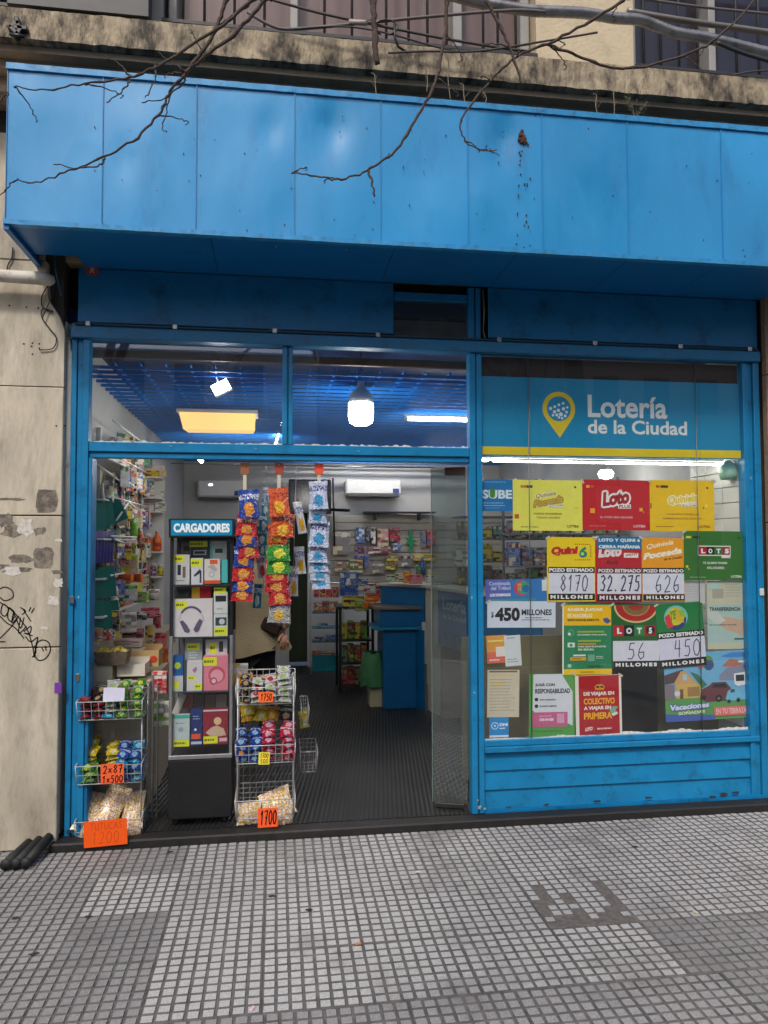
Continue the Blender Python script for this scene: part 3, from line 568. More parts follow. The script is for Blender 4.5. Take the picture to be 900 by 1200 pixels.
for x0, x1 in ((-1.066, .026), (.09, 1.165)):
    tp = [(x0+(x1-x0)*i/N, 2.2565+abs(r.gauss(0, .006))+.003) for i in range(N+1)]
    for a, b2 in zip(tp, tp[1:]): g.add([(a[0], .0295, 2.2563), (b2[0], .0295, 2.2563), (b2[0], .0295, b2[1]), (a[0], .0295, a[1])], [(0, 1, 2, 3)])
g.build('old_putty', M('pale_putty', (.68, .67, .6), .8, var=.2, scale=40), sf)['kind'] = 'stuff'
# fine metal rods outside the glass and latch plates
for px in (621, 819):
    x = at(px, 650, .012).x; MB().tube([(x, .014, .476), (x, .014, 2.846)], .0028, 5).build('guard_rod', M('dull_rod', (.16, .17, .16), .4, metal=.6), sf)
for px, py in ((91, 794), (84, 703)):
    p = at(px, py, -.006); MB().box(p.x-.012, p.x+.012, -.012, -.001, p.z-.022, p.z+.022, b=.003).build('latch_plate', CHROME, sf)
p = at(893, 694, -.01); MB().box(p.x-.014, p.x+.014, -.016, -.001, p.z-.024, p.z+.024, b=.004).build('latch_plate', M('white_latch', (.6, .6, .6), .4), sf)
# round red sticker on the fascia
p = at(108, 317, -.001); g = MB(); n = 20
g.add([(p.x+cos(2*pi*i/n)*.040*(1 if i % 2 else .8), -.0012, p.z+sin(2*pi*i/n)*.036*(1 if i % 2 else .8)) for i in range(n)], [tuple(range(n))[::-1]])
o = tag(g.build('sticker', flat((190, 74, 60))), 'red spiky round sticker with a letter R at the top left of the blue fascia', 'sticker')
g = MB(); put_text(g, 'R', p.x-.014, p.z-.016, p.x+.014, p.z+.016, -.0018, .03, .2); g.build('lettering', flat((225, 190, 170)), o)
# glass door leaf, half open
dl = thing('glass_door', 'clear glass door leaf standing ajar beside the centre blue post', 'door', (1.16, .075, .05), rz=R(180-20))
MB().box(0, .215, -.004, .004, .03, 2.09).build('door_pane', glass('door_glass', (.70, .76, .75), 1.8, .05), dl)
g = MB(); g.box(.2152, .219, -.005, .005, .03, 2.09); g.build('door_edge', M('green_glass_edge', srgb(110, 132, 118), .25, var=.2), dl); MB().box(.02, .2, -.014, .014, .0, .028, b=.003).build('bottom_clamp', M('tarnished_metal', srgb(60, 60, 56), .4, metal=.5, var=.2), dl)
g = MB(); g.box(0.0, .13, -.02, .02, 2.045, 2.095, b=.003); g.build('door_closer', M('rusty_closer', srgb(60, 38, 28), .6, var=.3), dl)

# ================================================================== LOTTERY SIGN
sg = thing('lottery_sign', 'turquoise lottery sign with white lettering and yellow pin emblem above the shop window', 'sign')
SB = M('sign_turquoise', srgb(0, 138, 186), .35, var=.05, scale=3); SY = M('sign_yellow', srgb(226, 200, 20), .4, var=.06); SWH = M('sign_white', srgb(226, 232, 232), .4, var=.02)
ss = [1.2485, at(621, 490, .03).x, at(820, 490, .03).x, 2.998]
for xa, xb in zip(ss, ss[1:]):
    o = MB().box(xa+.001, xb-.001, .034, .046, 2.215, 2.712, b=.001).build('sign_panel', SB, sg)
    MB().box(xa+.001, xb-.001, .0325, .0338, 2.222, 2.272).build('yellow_stripe', SY, o)
def wy(px, py, y=.033): p = at(px, py, y); return p.x, p.z
g = MB(); x0, z0 = wy(689, 489); x1, z1 = wy(781.5, 467.5); z1 = z0+(z1-z0); put_text(g, 'Lotería', x0, z0, x1, z1+.014, .0332, .022); g.build('lettering', SWH, sg)
g = MB(); x0, z0 = wy(689, 508); x1, z1 = wy(805, 494); put_text(g, 'de la Ciudad', x0, z0, x1, z1, .0332, .024); g.build('lettering', SWH, sg)
cx, cz = wy(655, 479); Ro = .108; g = MB(); n = 40; pts = []
for i in range(n+1): a = -pi*.22+(pi*1.44)*i/n; pts.append((cx+Ro*cos(a), cz+Ro*sin(a)))
tipz = wy(656, 513)[1]; pts.append((cx+.004, tipz)); g.add([(x, .0332, z) for x, z in pts], [tuple(range(len(pts)))]); pin = g.build('pin_emblem', SY, sg)
g = MB(); g.add([(cx+.079*cos(2*pi*i/32), .0324, cz+.079*sin(2*pi*i/32)) for i in range(32)], [tuple(range(32))]); g.build('emblem_disc', SB, pin)
g = MB(); r = random.Random(4)
for dx, dz, s in [(-.055, .0, .011), (-.03, -.02, .011), (-.004, -.01, .011), (.028, .035, .009), (.0, .025, .009), (-.028, .012, .009), (.03, 0, .011), (.05, -.02, .009), (.012, -.035, .013), (-.015, -.04, .01), (.04, -.045, .01), (-.04, -.042, .009), (.02, -.06, .008), (.0, -.055, .008), (.055, .01, .008)]:
    g.add([(cx+dx+s*cos(2*pi*i/10), .0316, cz+dz+s*sin(2*pi*i/10)) for i in range(10)], [tuple(range(10))])
g.build('emblem_dot', SWH, pin)
MB().box(1.25, 2.998, .06, .10, 2.715, 2.84).build('gap_shade_strip', M('gap_shade_brown', srgb(34, 20, 16), .7, var=.3), sf)  # dark strip coloured in for the shaded gap over the sign

# ================================================================== PAPERS IN THE WINDOW
class Poster:
    """a sheet at depth y whose outline is a box of photo pixels; its print sits in thin layers on its street side"""
    def __init__(s, name, label, cat, box, y, base, tilt=0, group=None, mat=None, curl=0.0):
        x0, y0, x1, y1 = box; s.b = box; ym = (y0+y1)/2; xm = (x0+x1)/2; a = at(x0, ym, y); b = at(x1, ym, y); t = at(xm, y0, y); d = at(xm, y1, y)
        s.w = b.x-a.x; s.h = t.z-d.z; s.y = y; s.k = 0
        s.o = MB().box(-s.w/2, s.w/2, 0, .0012, -s.h/2, s.h/2).build(name, mat or flat(base, .5))
        s.o.location = ((a.x+b.x)/2, y, (t.z+d.z)/2); s.o.rotation_euler = (0, R(tilt), 0); tag(s.o, label, cat, group)
    def u(s, px, py): x0, y0, x1, y1 = s.b; return ((px-x0)/(x1-x0)-.5)*s.w, (.5-(py-y0)/(y1-y0))*s.h
    def lay(s): s.k += 1; return -.00015*s.k
    def rect(s, x0, y0, x1, y1, c, name='printed_panel'):
        a = s.u(x0, y1); b = s.u(x1, y0); y = s.lay(); MB().add([(a[0], y, a[1]), (b[0], y, a[1]), (b[0], y, b[1]), (a[0], y, b[1])], [(0, 1, 2, 3)]).build(name, flat(c), s.o); return s
    def poly(s, pts, c, name='printed_shape'):
        y = s.lay(); q = [s.u(*p) for p in pts]; MB().add([(p[0], y, p[1]) for p in q], [tuple(range(len(q)))]).build(name, flat(c), s.o); return s
    def disc(s, cx, cy, r, c, n=24, r2=None, name='printed_disc'):
        return s.poly([(cx+r*cos(2*pi*i/n), cy+(r2 or r)*sin(2*pi*i/n)) for i in range(n)], c, name)
    def text(s, t, x0, y0, x1, y1, c, bold=.03, slant=0, rise=0, sp=1.0, outline=None):
        a = s.u(x0, y1); b = s.u(x1, y0); rz = rise*s.h/(s.b[3]-s.b[1])
        if outline:
            g = MB(); y = s.lay(); e = (b[1]-a[1])*.09
            for dx, dz in ((e, e), (-e, e), (e, -e), (-e, -e), (0, e*1.4), (0, -e*1.4), (e*1.4, 0), (-e*1.4, 0)): put_text(g, t, a[0]+dx, a[1]+dz, b[0]+dx, b[1]+dz, y-(.00002*len(g.v) % .0001), bold+.02, slant, rz, sp)
            g.build('lettering_outline', flat(outline), s.o)
        g = MB(); put_text(g, t, a[0], a[1], b[0], b[1], s.lay(), bold, slant, rz, sp); g.build('lettering', flat(c), s.o); return s
    def lines(s, x0, y0, x1, n, dy, c, h=.9, seed=0):
        """rows of small print too fine to read"""
        r = random.Random(seed); g = MB(); y = s.lay()
        for i in range(n):
            x = x0
            xe = x1-r.random()*(x1-x0)*.25
            while x < xe:
                w = r.uniform(1, 4); a = s.u(x, y0+i*dy+h); b = s.u(min(x+w, xe), y0+i*dy); g.add([(a[0], y, a[1]), (b[0], y, a[1]), (b[0], y, b[1]), (a[0], y, b[1])], [(0, 1, 2, 3)]); x += w+.6
        g.build('small_print', flat(c), s.o)['kind'] = 'stuff'; return s
    def hand(s, t, x0, y0, x1, y1, c=(40, 44, 90), w=1.1):
        a = s.u(x0, y1); b = s.u(x1, y0); g = MB(); hand(g, t, a[0], a[1], b[0], b[1], w*s.w/(s.b[2]-s.b[0]), s.lay()); g.build('handwriting', flat(c, .4), s.o); return s
    def dots(s, pts, sz, c):
        g = MB(); y = s.lay()
        for p in pts: a = s.u(p[0]-sz, p[1]+sz); b = s.u(p[0]+sz, p[1]-sz); g.add([(a[0], y, a[1]), (b[0], y, a[1]), (b[0], y, b[1]), (a[0], y, b[1])], [(0, 1, 2, 3)])
        g.build('printed_dots', flat(c), s.o); return s
YB = .052
P = Poster('poster', 'blue SUBE transport card poster, partly behind the pale yellow sheet', 'poster', (564, 562, 606, 599), YB+.006, (0, 112, 178))
P.text('SUBE', 565, 574, 600, 584.5, (215, 235, 240), .04).poly([(574, 572.5), (580, 572.5), (580, 582), (577, 584), (574, 582)], (70, 140, 40)).lines(566, 589, 596, 2, 3, (150, 200, 225)).lines(566, 564.5, 600, 1, 3, (120, 180, 215)).lines(570, 595, 590, 1, 3, (90, 160, 205))
P = Poster('poster', 'pale yellow Quiniela Poceada poster, leftmost of the top row of three', 'poster', (601, 562.5, 683.5, 622), YB, (236, 232, 92), .3)
P.rect(610, 569, 617, 572, (205, 120, 50)).rect(617, 569, 624, 572, (90, 50, 50)).disc(674, 570.5, 1.4, (100, 60, 50), 8).rect(603, 603, 608, 608, (200, 90, 30)).rect(673, 594, 678, 596, (240, 210, 50))
P.text('Quiniela', 627, 579, 651, 585, (160, 135, 60), .02, .2, 4, outline=(246, 244, 190)).text('Poceada', 625, 587, 659, 595, (214, 176, 66), .03, .2, 7, outline=(172, 140, 70)).rect(642, 591.5, 660, 594.5, (240, 240, 230)).text('de la Ciudad', 643, 592, 659, 594, (60, 50, 40), .01, .1, 1)
P.text('POZOS INCREÍBLES', 625, 600.5, 658, 603, (150, 140, 60), .02).text('TODOS LOS DÍAS', 628, 605, 656, 607.5, (150, 140, 60), .02).lines(610, 617, 636, 1, 2, (150, 140, 70)).text('LOTBA', 664, 615, 678, 618, (110, 100, 50), .02)
P = Poster('poster', 'red Loto Plus poster in the middle of the top row of three', 'poster', (682.5, 562.5, 761.5, 621.5), YB-.001, (196, 22, 34), .3)
P.rect(687, 569, 691, 572, (250, 180, 60)).rect(692, 569, 696, 572, (220, 80, 50)).rect(691.5, 596, 697, 601.5, (250, 170, 50)).rect(749, 595, 753, 599, (250, 170, 70)).rect(753, 599, 755, 601, (235, 110, 60))
P.text('Loto', 706, 577, 737, 594, (170, 24, 34), .06, .06, 4, outline=(248, 240, 236)).rect(724, 591, 739, 596, (245, 240, 236)).text('PLUS', 725, 591.7, 738, 595.4, (150, 20, 30), .03, .1, 0)
P.text('EL POZO MÁS GRANDE', 703, 604.5, 741, 607.5, (240, 170, 170), .03).lines(690, 616, 715, 1, 2, (225, 120, 120)).text('LOTBA', 742, 615, 756, 618, (240, 210, 210), .03)
P = Poster('poster', 'golden yellow Quiniela poster, rightmost of the top row of three', 'poster', (760.5, 562.8, 837, 622.5), YB, (240, 196, 12), .2)
P.rect(769, 569, 773, 572, (190, 80, 30)).rect(774, 569, 783, 572, (80, 50, 40)).disc(829, 571.5, 1.4, (90, 60, 30), 8).rect(826, 591, 829, 594, (250, 225, 80)).rect(762, 590, 763.5, 596, (190, 50, 30)).rect(823.5, 594, 825, 596, (120, 60, 30))
P.text('Quiniela', 782, 582, 816, 593, (236, 204, 60), .03, .15, 4, outline=(252, 244, 200)).rect(798, 590, 817, 593.5, (250, 248, 235)).text('de la Ciudad', 799, 590.6, 816, 593, (50, 40, 30), .01)
P.text('TUS SUEÑOS TIENEN LOS', 780, 601, 819, 603.5, (190, 140, 20), .02).text('NÚMEROS EXACTOS CADA DÍA', 776, 606, 822, 608.5, (180, 130, 20), .02).lines(768, 616.5, 795, 1, 2, (170, 130, 30)).text('LOTBA', 818, 615.5, 832, 618.5, (150, 115, 20), .03)
def pozo(box, label, top, num, nx, y, tilt=0, w=1.2, mill=True, pz=None, c0=(20, 18, 20)):
    x0, y0, x1, y1 = box
    P = Poster('poster', label, 'poster', box, y, top, tilt)
    return P
P = pozo((641, 629.5, 697.5, 705), 'yellow Quini 6 jackpot poster with handwritten 8170 millones', (240, 208, 8), '8170', 0, YB-.006, .6)
P.rect(642.5, 664.5, 697, 671.5, (20, 18, 20)).rect(643, 671.5, 696.5, 695.5, (222, 222, 236)).rect(642.5, 695.8, 697, 703.5, (20, 18, 20)).text('POZO ESTIMADO', 643.5, 665.8, 695.5, 670.2, (240, 240, 240), .05).text('MILLONES', 645, 697.3, 694.5, 701.8, (240, 240, 240), .06, sp=1.5)
P.text('Quini', 645, 641, 676, 652, (196, 22, 34), .07, .15, 1.5).text('6', 678, 640.5, 687.5, 653.5, (10, 130, 130), .05, .12).disc(682.5, 649, 2, (200, 225, 60), 10).dots([(674+2.4*i, 637.7) for i in range(8)]+[(674+2.4*i, 656) for i in range(8)]+[(692.2, 640+2.4*i) for i in range(6)], .6, (150, 90, 20)).hand('8170', 655, 674, 689, 692.5)
P = pozo((698, 629, 752, 706), 'dark red Loto Plus jackpot poster with blue strip and handwritten 32.275 millones', (186, 20, 36), '32.275', 0, YB-.008, .6)
P.rect(700, 665.5, 752, 672, (60, 14, 30)).rect(700, 672.2, 751.5, 696, (222, 222, 234)).rect(700, 696.5, 752, 704.5, (60, 14, 30)).text('POZO ESTIMADO', 701, 666.7, 751, 671, (240, 225, 225), .05).text('MILLONES', 702.5, 698, 750, 702.8, (240, 235, 235), .06, sp=1.5)
P.text('Loto', 701, 640, 728, 654, (240, 225, 225), .07, .1, 2).rect(731, 648, 748, 653.5, (240, 232, 224)).text('¡HOY!', 733, 649, 746, 652.5, (186, 20, 36), .04, .1, 1).text('PLUS', 711, 657, 724, 661, (90, 20, 30), .03).hand('32.275', 702, 674.5, 750, 692.5, w=1.5)
P.rect(699.5, 629, 752, 644, (10, 110, 160)).text('LOTO Y QUINI 6', 701.5, 631, 750, 635.6, (235, 240, 240), .05, sp=1.1).text('CIERRA MAÑANA', 701.5, 638, 750.5, 642.8, (235, 240, 240), .05)
P = pozo((752.5, 630.5, 802, 704.5), 'orange Quiniela Poceada jackpot poster with handwritten 626 millones', (240, 160, 10), '626', 0, YB-.007, .4)
P.rect(752.5, 665.5, 802, 672, (20, 18, 20)).rect(753, 672.3, 801.5, 696, (222, 224, 238)).rect(753.5, 696.4, 802, 703.8, (20, 18, 20)).text('POZO ESTIMADO', 754, 667, 801, 671, (240, 240, 240), .05).text('MILLONES', 757, 698, 801, 702.2, (240, 240, 240), .06, sp=1.5)
P.text('Quiniela', 757, 638, 789, 645, (250, 238, 200), .03, .2, 6).text('Poceada', 754, 648.5, 799, 656.5, (252, 244, 220), .06, .2, 8).text('de la Ciudad', 778, 654, 799, 657, (90, 60, 20), .02, .2, 3).hand('626', 766, 674.5, 797, 694)
P = Poster('poster', 'green LOTO 5 poster hanging right of the jackpot sheets', 'poster', (801.5, 622.5, 873.5, 680), YB-.012, (46, 112, 34), .6)
P.rect(804, 628.5, 810, 631, (225, 205, 60)).rect(812, 628.5, 820, 631, (20, 50, 20)).disc(866, 630, 1.3, (20, 40, 20), 8).disc(805, 664, 1.7, (225, 205, 60), 8).disc(807, 667, 1.2, (200, 180, 60), 8)
P.rect(817.5, 639.5, 856, 651.5, (230, 228, 220)).rect(818.8, 640.8, 827.8, 650.2, (186, 24, 36)).rect(827.8, 640.8, 837, 650.2, (16, 16, 16)).rect(837, 640.8, 846, 650.2, (40, 120, 50)).rect(846, 640.8, 855, 650.2, (150, 24, 36)).rect(845, 651, 855.5, 654, (225, 225, 220))
for t, x in (('L', 821.3), ('O', 829.8), ('T', 839.3), ('5', 849)): P.text(t, x, 643, x+4.8, 648.6, (240, 240, 240), .06)
P.text('TE QUIERE PONER', 823, 658.5, 852, 661.5, (220, 230, 215), .03).text('MILLONARIO', 828, 664, 848, 667, (220, 230, 215), .03).lines(808, 676, 832, 1, 2, (150, 190, 140)).text('LOTBA', 856, 674, 868.5, 677, (225, 235, 220), .04)
P = Poster('poster', 'blue and violet lottery strip poster above the white 450 millones sheet', 'poster', (569, 678.5, 642, 707), YB+.004, (48, 120, 190), -.6)
P.rect(569, 678.5, 598, 701, (92, 100, 180)).disc(611, 689, 9, (206, 70, 96)).disc(613.5, 689, 7.6, (70, 160, 120)).disc(616, 690, 4.5, (40, 110, 170)).text('TE', 606, 684, 611, 692, (235, 150, 80), .04).rect(635, 680, 645, 693, (214, 222, 232)).rect(572, 701.5, 628, 704, (60, 150, 150)).text('Combinada', 573, 681, 598, 685.5, (190, 205, 240), .03).text('del Trébol', 575, 686.5, 598, 691, (190, 205, 240), .03).text('LOS DOMINGOS', 574, 695, 598, 698.5, (235, 240, 250), .06)
P = Poster('poster', 'white sheet printed $450 MILLONES in heavy black type', 'poster', (571, 704.5, 651, 735.5), YB-.002, (214, 222, 236), .9)
P.text('$', 575.5, 717, 578.5, 724.5, (16, 16, 18), .03).text('450', 580, 712, 609, 728, (16, 16, 18), .05).text('MILLONES', 611, 714, 646.5, 721, (16, 16, 18), .03).lines(615, 723.5, 642, 1, 2, (60, 60, 64), .9, 2).lines(611, 726, 646, 1, 2, (60, 60, 64), .9, 3)
P = Poster('leaflet', 'orange and yellow leaflet fading to pink, left of the pale slip', 'leaflet', (570.5, 744.5, 594, 777), YB-.003, (226, 160, 70), -2)
P.rect(570.5, 764, 594, 777, (224, 110, 90)).rect(572, 750, 590, 752, (240, 220, 120)).rect(581, 758, 591.5, 769.5, (232, 226, 214)).lines(573, 772.5, 588, 1, 2, (250, 230, 220), 1.5)
P = Poster('leaflet', 'narrow white slip tilted beside the orange leaflet', 'leaflet', (591.5, 744.5, 610.5, 780.5), YB-.004, (214, 220, 222), -3)
P.lines(595, 747, 607, 1, 2, (80, 80, 84)).lines(594, 772, 608, 2, 3, (120, 120, 124), .8)
P = Poster('leaflet', 'beige printed notice hanging below the orange leaflet', 'notice', (571, 785, 608.5, 840.5), YB-.002, (208, 198, 174), 1.2)
P.rect(573, 786, 606, 788, (110, 100, 90)).rect(574, 790, 602, 792, (214, 190, 140)).rect(576, 799, 591, 803, (220, 196, 120))
P.lines(574, 796, 604, 11, 3.6, (150, 142, 124), .7, 5)
P = Poster('sticker', 'small bright blue square payment sticker with a white ring', 'sticker', (573.5, 841, 596, 864), YB-.004, (20, 140, 208), .5)
P.disc(580, 850.5, 4.2, (220, 235, 245)).disc(580, 850.5, 3.4, (20, 140, 208)).disc(580, 850.5, 1.2, (220, 235, 245), 8).text('DNI', 585.5, 847.5, 595, 851, (235, 242, 250), .05).lines(585.5, 853, 594, 1, 2, (235, 242, 250), 1.1).rect(573.5, 861.5, 596, 864, (225, 232, 240))
P = Poster('poster', 'yellow and green responsible gambling poster under the Quini 6 sheet', 'poster', (659, 707.5, 717, 790.5), YB-.003, (34, 132, 88), .8)
P.rect(659, 707.5, 660.6, 790.5, (246, 240, 220)).rect(660.6, 709, 717, 733, (242, 190, 10)).rect(660.6, 784, 717, 790.5, (242, 196, 10)).text('SABER JUGAR', 665, 712.5, 707, 717, (250, 240, 200), .05).text('ES HACERLO', 665, 719.3, 694, 723.8, (250, 240, 200), .05).text('RESPONSABLEMENTE', 665, 725.3, 702, 728, (90, 70, 20), .04)
P.poly([(706, 725), (712, 724), (716, 728), (712, 731), (708, 729)], (70, 90, 150)).disc(669, 741.5, 4, (110, 170, 110)).disc(669, 741.5, 3.2, (50, 140, 96)).disc(667, 743, 1.6, (235, 240, 225)).rect(665, 753, 673.5, 758.5, (220, 235, 220)).disc(669, 756, 1.8, (60, 140, 110), 10)
P.rect(676, 739.3, 708, 741.5, (150, 180, 60)).text('DE DINERO PARA JUGAR', 676.5, 743, 711, 745.2, (225, 235, 215), .04).rect(677, 750, 704, 752.2, (150, 180, 60)).rect(677, 753.6, 698, 755.8, (190, 150, 60)).text('PARA QUE TE APUESTES', 677, 756.8, 710, 759, (225, 235, 215), .04).text('SEA SEGURA', 677, 760, 696, 762.4, (225, 235, 215), .04)
P.rect(671.5, 767, 686, 769, (225, 235, 215)).rect(668, 770, 686.5, 774, (226, 170, 40)).lines(670, 771.4, 684, 1, 2, (90, 80, 30), 1).rect(688.5, 767, 696.5, 775, (120, 170, 140)).lines(698, 769, 708, 2, 2, (215, 230, 215), .7).rect(665, 778, 669, 782, (170, 215, 190)).lines(688, 780, 712, 1, 2, (24, 90, 60), 1.2).lines(680, 787, 700, 1, 2, (120, 96, 20), .7)
P = Poster('poster', 'green Loto 5 jackpot poster with red ball rings and handwritten 56 millones', 'poster', (716.5, 708, 773, 783), YB-.005, (24, 96, 36), .7)
P.poly([(718+27.5-26*cos(pi*i/20), 709.5+20.5*sin(pi*i/20)) for i in range(21)], (222, 196, 130)).poly([(718+27.5-24*cos(pi*i/20), 709.5+18.6*sin(pi*i/20)) for i in range(21)], (178, 30, 26)).poly([(718+27.5-16*cos(pi*i/20), 709.5+12.5*sin(pi*i/20)) for i in range(21)], (206, 120, 80)).poly([(718+27.5-14.5*cos(pi*i/20), 709.5+11*sin(pi*i/20)) for i in range(21)], (120, 110, 50)).poly([(718+27.5-9*cos(pi*i/20), 709.5+6*sin(pi*i/20)) for i in range(21)], (178, 40, 40))
P.rect(719, 732.8, 731, 745.5, (186, 24, 36)).rect(731, 732.8, 743, 745.5, (16, 16, 16)).rect(743, 732.8, 755, 745.5, (32, 130, 56)).rect(755, 732.8, 768.5, 745.5, (160, 24, 34))
P.disc(762, 738.5, 5, (20, 16, 16))
for t, x, s_ in (('L', 723, 5.5), ('O', 733.6, 6.8), ('T', 746, 6), ('5', 760, 4)): P.text(t, x, 735.6, x+s_, 742.8, (236, 236, 236), .06)
P.rect(718, 751, 772, 774.5, (220, 220, 232)).rect(718.5, 774.8, 772.5, 783, (18, 18, 18)).text('MILLONES', 721, 776.6, 769.5, 781, (238, 238, 238), .06, sp=1.5).hand('56', 733, 753.5, 757, 772.5)
P = Poster('poster', 'green jackpot poster with colourful ball emblem and handwritten 450 millones', 'poster', (770.5, 706.5, 825.5, 781.5), YB-.007, (20, 124, 58), -3.4)
P.disc(793.5, 723, 14, (120, 190, 200)).disc(793.5, 726, 12, (40, 60, 120)).disc(793, 722, 10.5, (206, 206, 50)).poly([(780, 722), (786, 718), (788, 726), (790, 734), (783, 735)], (220, 60, 56)).poly([(788, 716), (796, 711), (800, 720), (803, 730), (793, 727)], (222, 176, 40)).poly([(796, 714), (804, 716), (805, 724), (799, 722)], (140, 190, 60)).text('TE', 786, 716, 793, 727, (90, 160, 60), .05, .1, 2)
P.rect(770.5, 739.6, 825.5, 747, (18, 20, 18)).text('POZO ESTIMADO', 772, 741, 824, 745.6, (238, 238, 238), .05).rect(770.8, 747.2, 825.2, 771.8, (216, 214, 234)).rect(770.5, 772, 825.5, 781.5, (18, 18, 18)).text('MILLONES', 773.5, 774.5, 822.5, 779, (238, 238, 238), .06, sp=1.5).hand('450', 787, 750, 820, 769.5)
P = Poster('poster', 'white and green poster reading JUGÁ CON RESPONSABILIDAD at the window bottom', 'poster', (620, 789.5, 673.5, 867), YB-.001, (84, 158, 70), .8)
P.poly([(625, 790), (658, 790), (671, 811), (671, 851), (665, 848), (665, 836), (628, 836), (624, 832)], (216, 220, 228)).text('JUGÁ CON', 627, 800, 650, 805, (28, 30, 34), .05).text('RESPONSABILIDAD', 627, 807, 668, 812.6, (28, 30, 34), .04)
P.disc(628.5, 819.5, 2.2, (28, 30, 34), 10).disc(628.5, 827.3, 2.2, (28, 30, 34), 10).text('POR DIVERSIÓN', 632.5, 818.5, 651, 821, (50, 50, 54), .03).text('PONETE LÍMITES', 632.5, 826, 652, 828.6, (50, 50, 54), .03)
P.rect(623.5, 834.5, 665, 851.5, (200, 96, 140)).text('0 800 444 4000', 632, 841.3, 648.5, 845, (240, 220, 232), .05).lines(632, 838.5, 650, 1, 2, (235, 200, 220), .9).rect(652.5, 836.5, 661, 847.5, (216, 160, 190)).lines(623, 856, 669, 1, 2, (60, 110, 50), .8).rect(652, 861, 662, 866, (190, 220, 180))
P = Poster('poster', 'red poster reading DE VIAJAR EN COLECTIVO A VIAJAR EN PRIMERA with white edges', 'poster', (674.5, 791, 728.5, 865.5), YB-.003, (238, 226, 214), -.4)
P.rect(678.5, 791.5, 725.8, 864.5, (176, 16, 28)).poly([(697, 804.5), (700, 802), (706, 802), (709, 804.5), (708, 808.5), (698, 808.5)], (214, 150, 40)).rect(699, 804, 702.5, 806, (40, 30, 26)).rect(704, 804, 707.5, 806, (40, 30, 26))
P.text('DE VIAJAR EN', 684, 810.5, 720, 816, (238, 228, 214), .05).text('COLECTIVO', 684, 818, 720.5, 825.2, (246, 172, 20), .04).text('A VIAJAR EN', 684, 827.4, 716, 832.6, (238, 228, 214), .05).text('PRIMERA', 684, 834.8, 717, 842.5, (246, 180, 20), .04)
P.poly([(714, 832), (719, 828), (724, 829), (721, 833), (724, 836), (719, 838), (716, 837)], (120, 180, 150)).poly([(716, 837), (722, 835), (724, 837), (718, 840)], (230, 230, 220)).text('LOTO', 685, 852, 693.5, 856.5, (240, 220, 210), .06, .1, 1).rect(695, 851, 695.5, 857, (200, 100, 100)).lines(699, 853, 720, 1, 2, (240, 205, 200), 1.8).lines(690, 860.5, 714, 1, 2, (215, 120, 120), .7)
P = Poster('poster', 'faded beige and aqua handshake poster headed TRANSFERENCIA', 'poster', (829, 680.5, 874, 760.5), YB+.002, (196, 196, 172), .5)
P.rect(829, 709, 872, 753, (168, 196, 190)).poly([(836, 725), (848, 722), (872, 727), (873, 745), (850, 738)], (202, 170, 144)).poly([(829, 711), (840, 716), (850, 727), (840, 733), (829, 722)], (196, 204, 196)).rect(832, 684, 843, 690, (170, 204, 200)).rect(835, 690, 848, 701, (172, 166, 148)).text('TRANSFERENCIA', 831, 711.6, 868, 716, (40, 44, 48), .03, rise=0).lines(831, 731.8, 871, 1, 2, (90, 96, 96), 1).rect(860, 748, 873, 749.6, (50, 50, 50)).lines(850, 684, 870, 5, 3.4, (176, 176, 154), 1.2)
P = Poster('poster', 'holiday prize poster with a cottage, mountains, dark car and light blue car', 'poster', (779, 763.5, 880.5, 843.5), YB-.001, (110, 176, 214), -1.2)
P.rect(779, 816, 880.5, 843.5, (92, 156, 84)).poly([(779, 834), (800, 836), (836, 838), (836, 843.5), (779, 843.5)], (70, 96, 176)).poly([(846, 782), (856, 773), (866, 775), (872, 781), (860, 783)], (176, 112, 88)).poly([(843, 792), (852, 784), (868, 781), (880, 786), (880, 800), (843, 798)], (130, 136, 160)).poly([(845, 770), (858, 766), (880, 766), (880, 771), (858, 772)], (70, 134, 206)).rect(866, 776, 876, 778, (230, 235, 245))
P.poly([(779, 789), (800, 783), (808, 796), (779, 800)], (88, 66, 70)).poly([(789, 800), (798, 785), (803, 785), (816, 800)], (204, 160, 104)).rect(792, 800, 822, 817, (206, 172, 96)).rect(800, 789, 805, 796, (170, 200, 214)).rect(796, 806, 800, 817, (110, 84, 56)).rect(805, 804, 819, 815, (160, 124, 76)).rect(779, 800, 790, 818, (130, 116, 126)).disc(793, 811, 3.4, (210, 216, 210), 12).poly([(809, 786), (818, 790), (828, 802), (822, 806)], (60, 120, 90))
P.poly([(819, 818), (821, 808), (831, 803), (834, 800), (850, 800), (856, 808), (857, 818), (850, 822), (826, 822)], (104, 56, 64)).poly([(833, 806), (836, 802), (849, 802), (852, 807)], (40, 36, 46)).disc(841, 819, 4, (26, 24, 28), 14).disc(841, 819, 1.8, (120, 110, 110), 10).disc(824, 817, 2.6, (26, 24, 28), 12)
P.poly([(860, 791), (876, 789), (880, 803), (864, 806), (860, 803)], (230, 232, 234)).rect(862, 792.5, 872, 800, (40, 40, 44)).poly([(849, 820), (852, 811), (858, 807), (864, 808), (866, 813), (874, 815), (872, 822), (852, 823)], (110, 186, 216)).rect(855, 809, 860, 813, (60, 84, 104)).disc(864, 822, 2.4, (30, 34, 40), 12).disc(853, 823, 2, (30, 34, 40), 12)
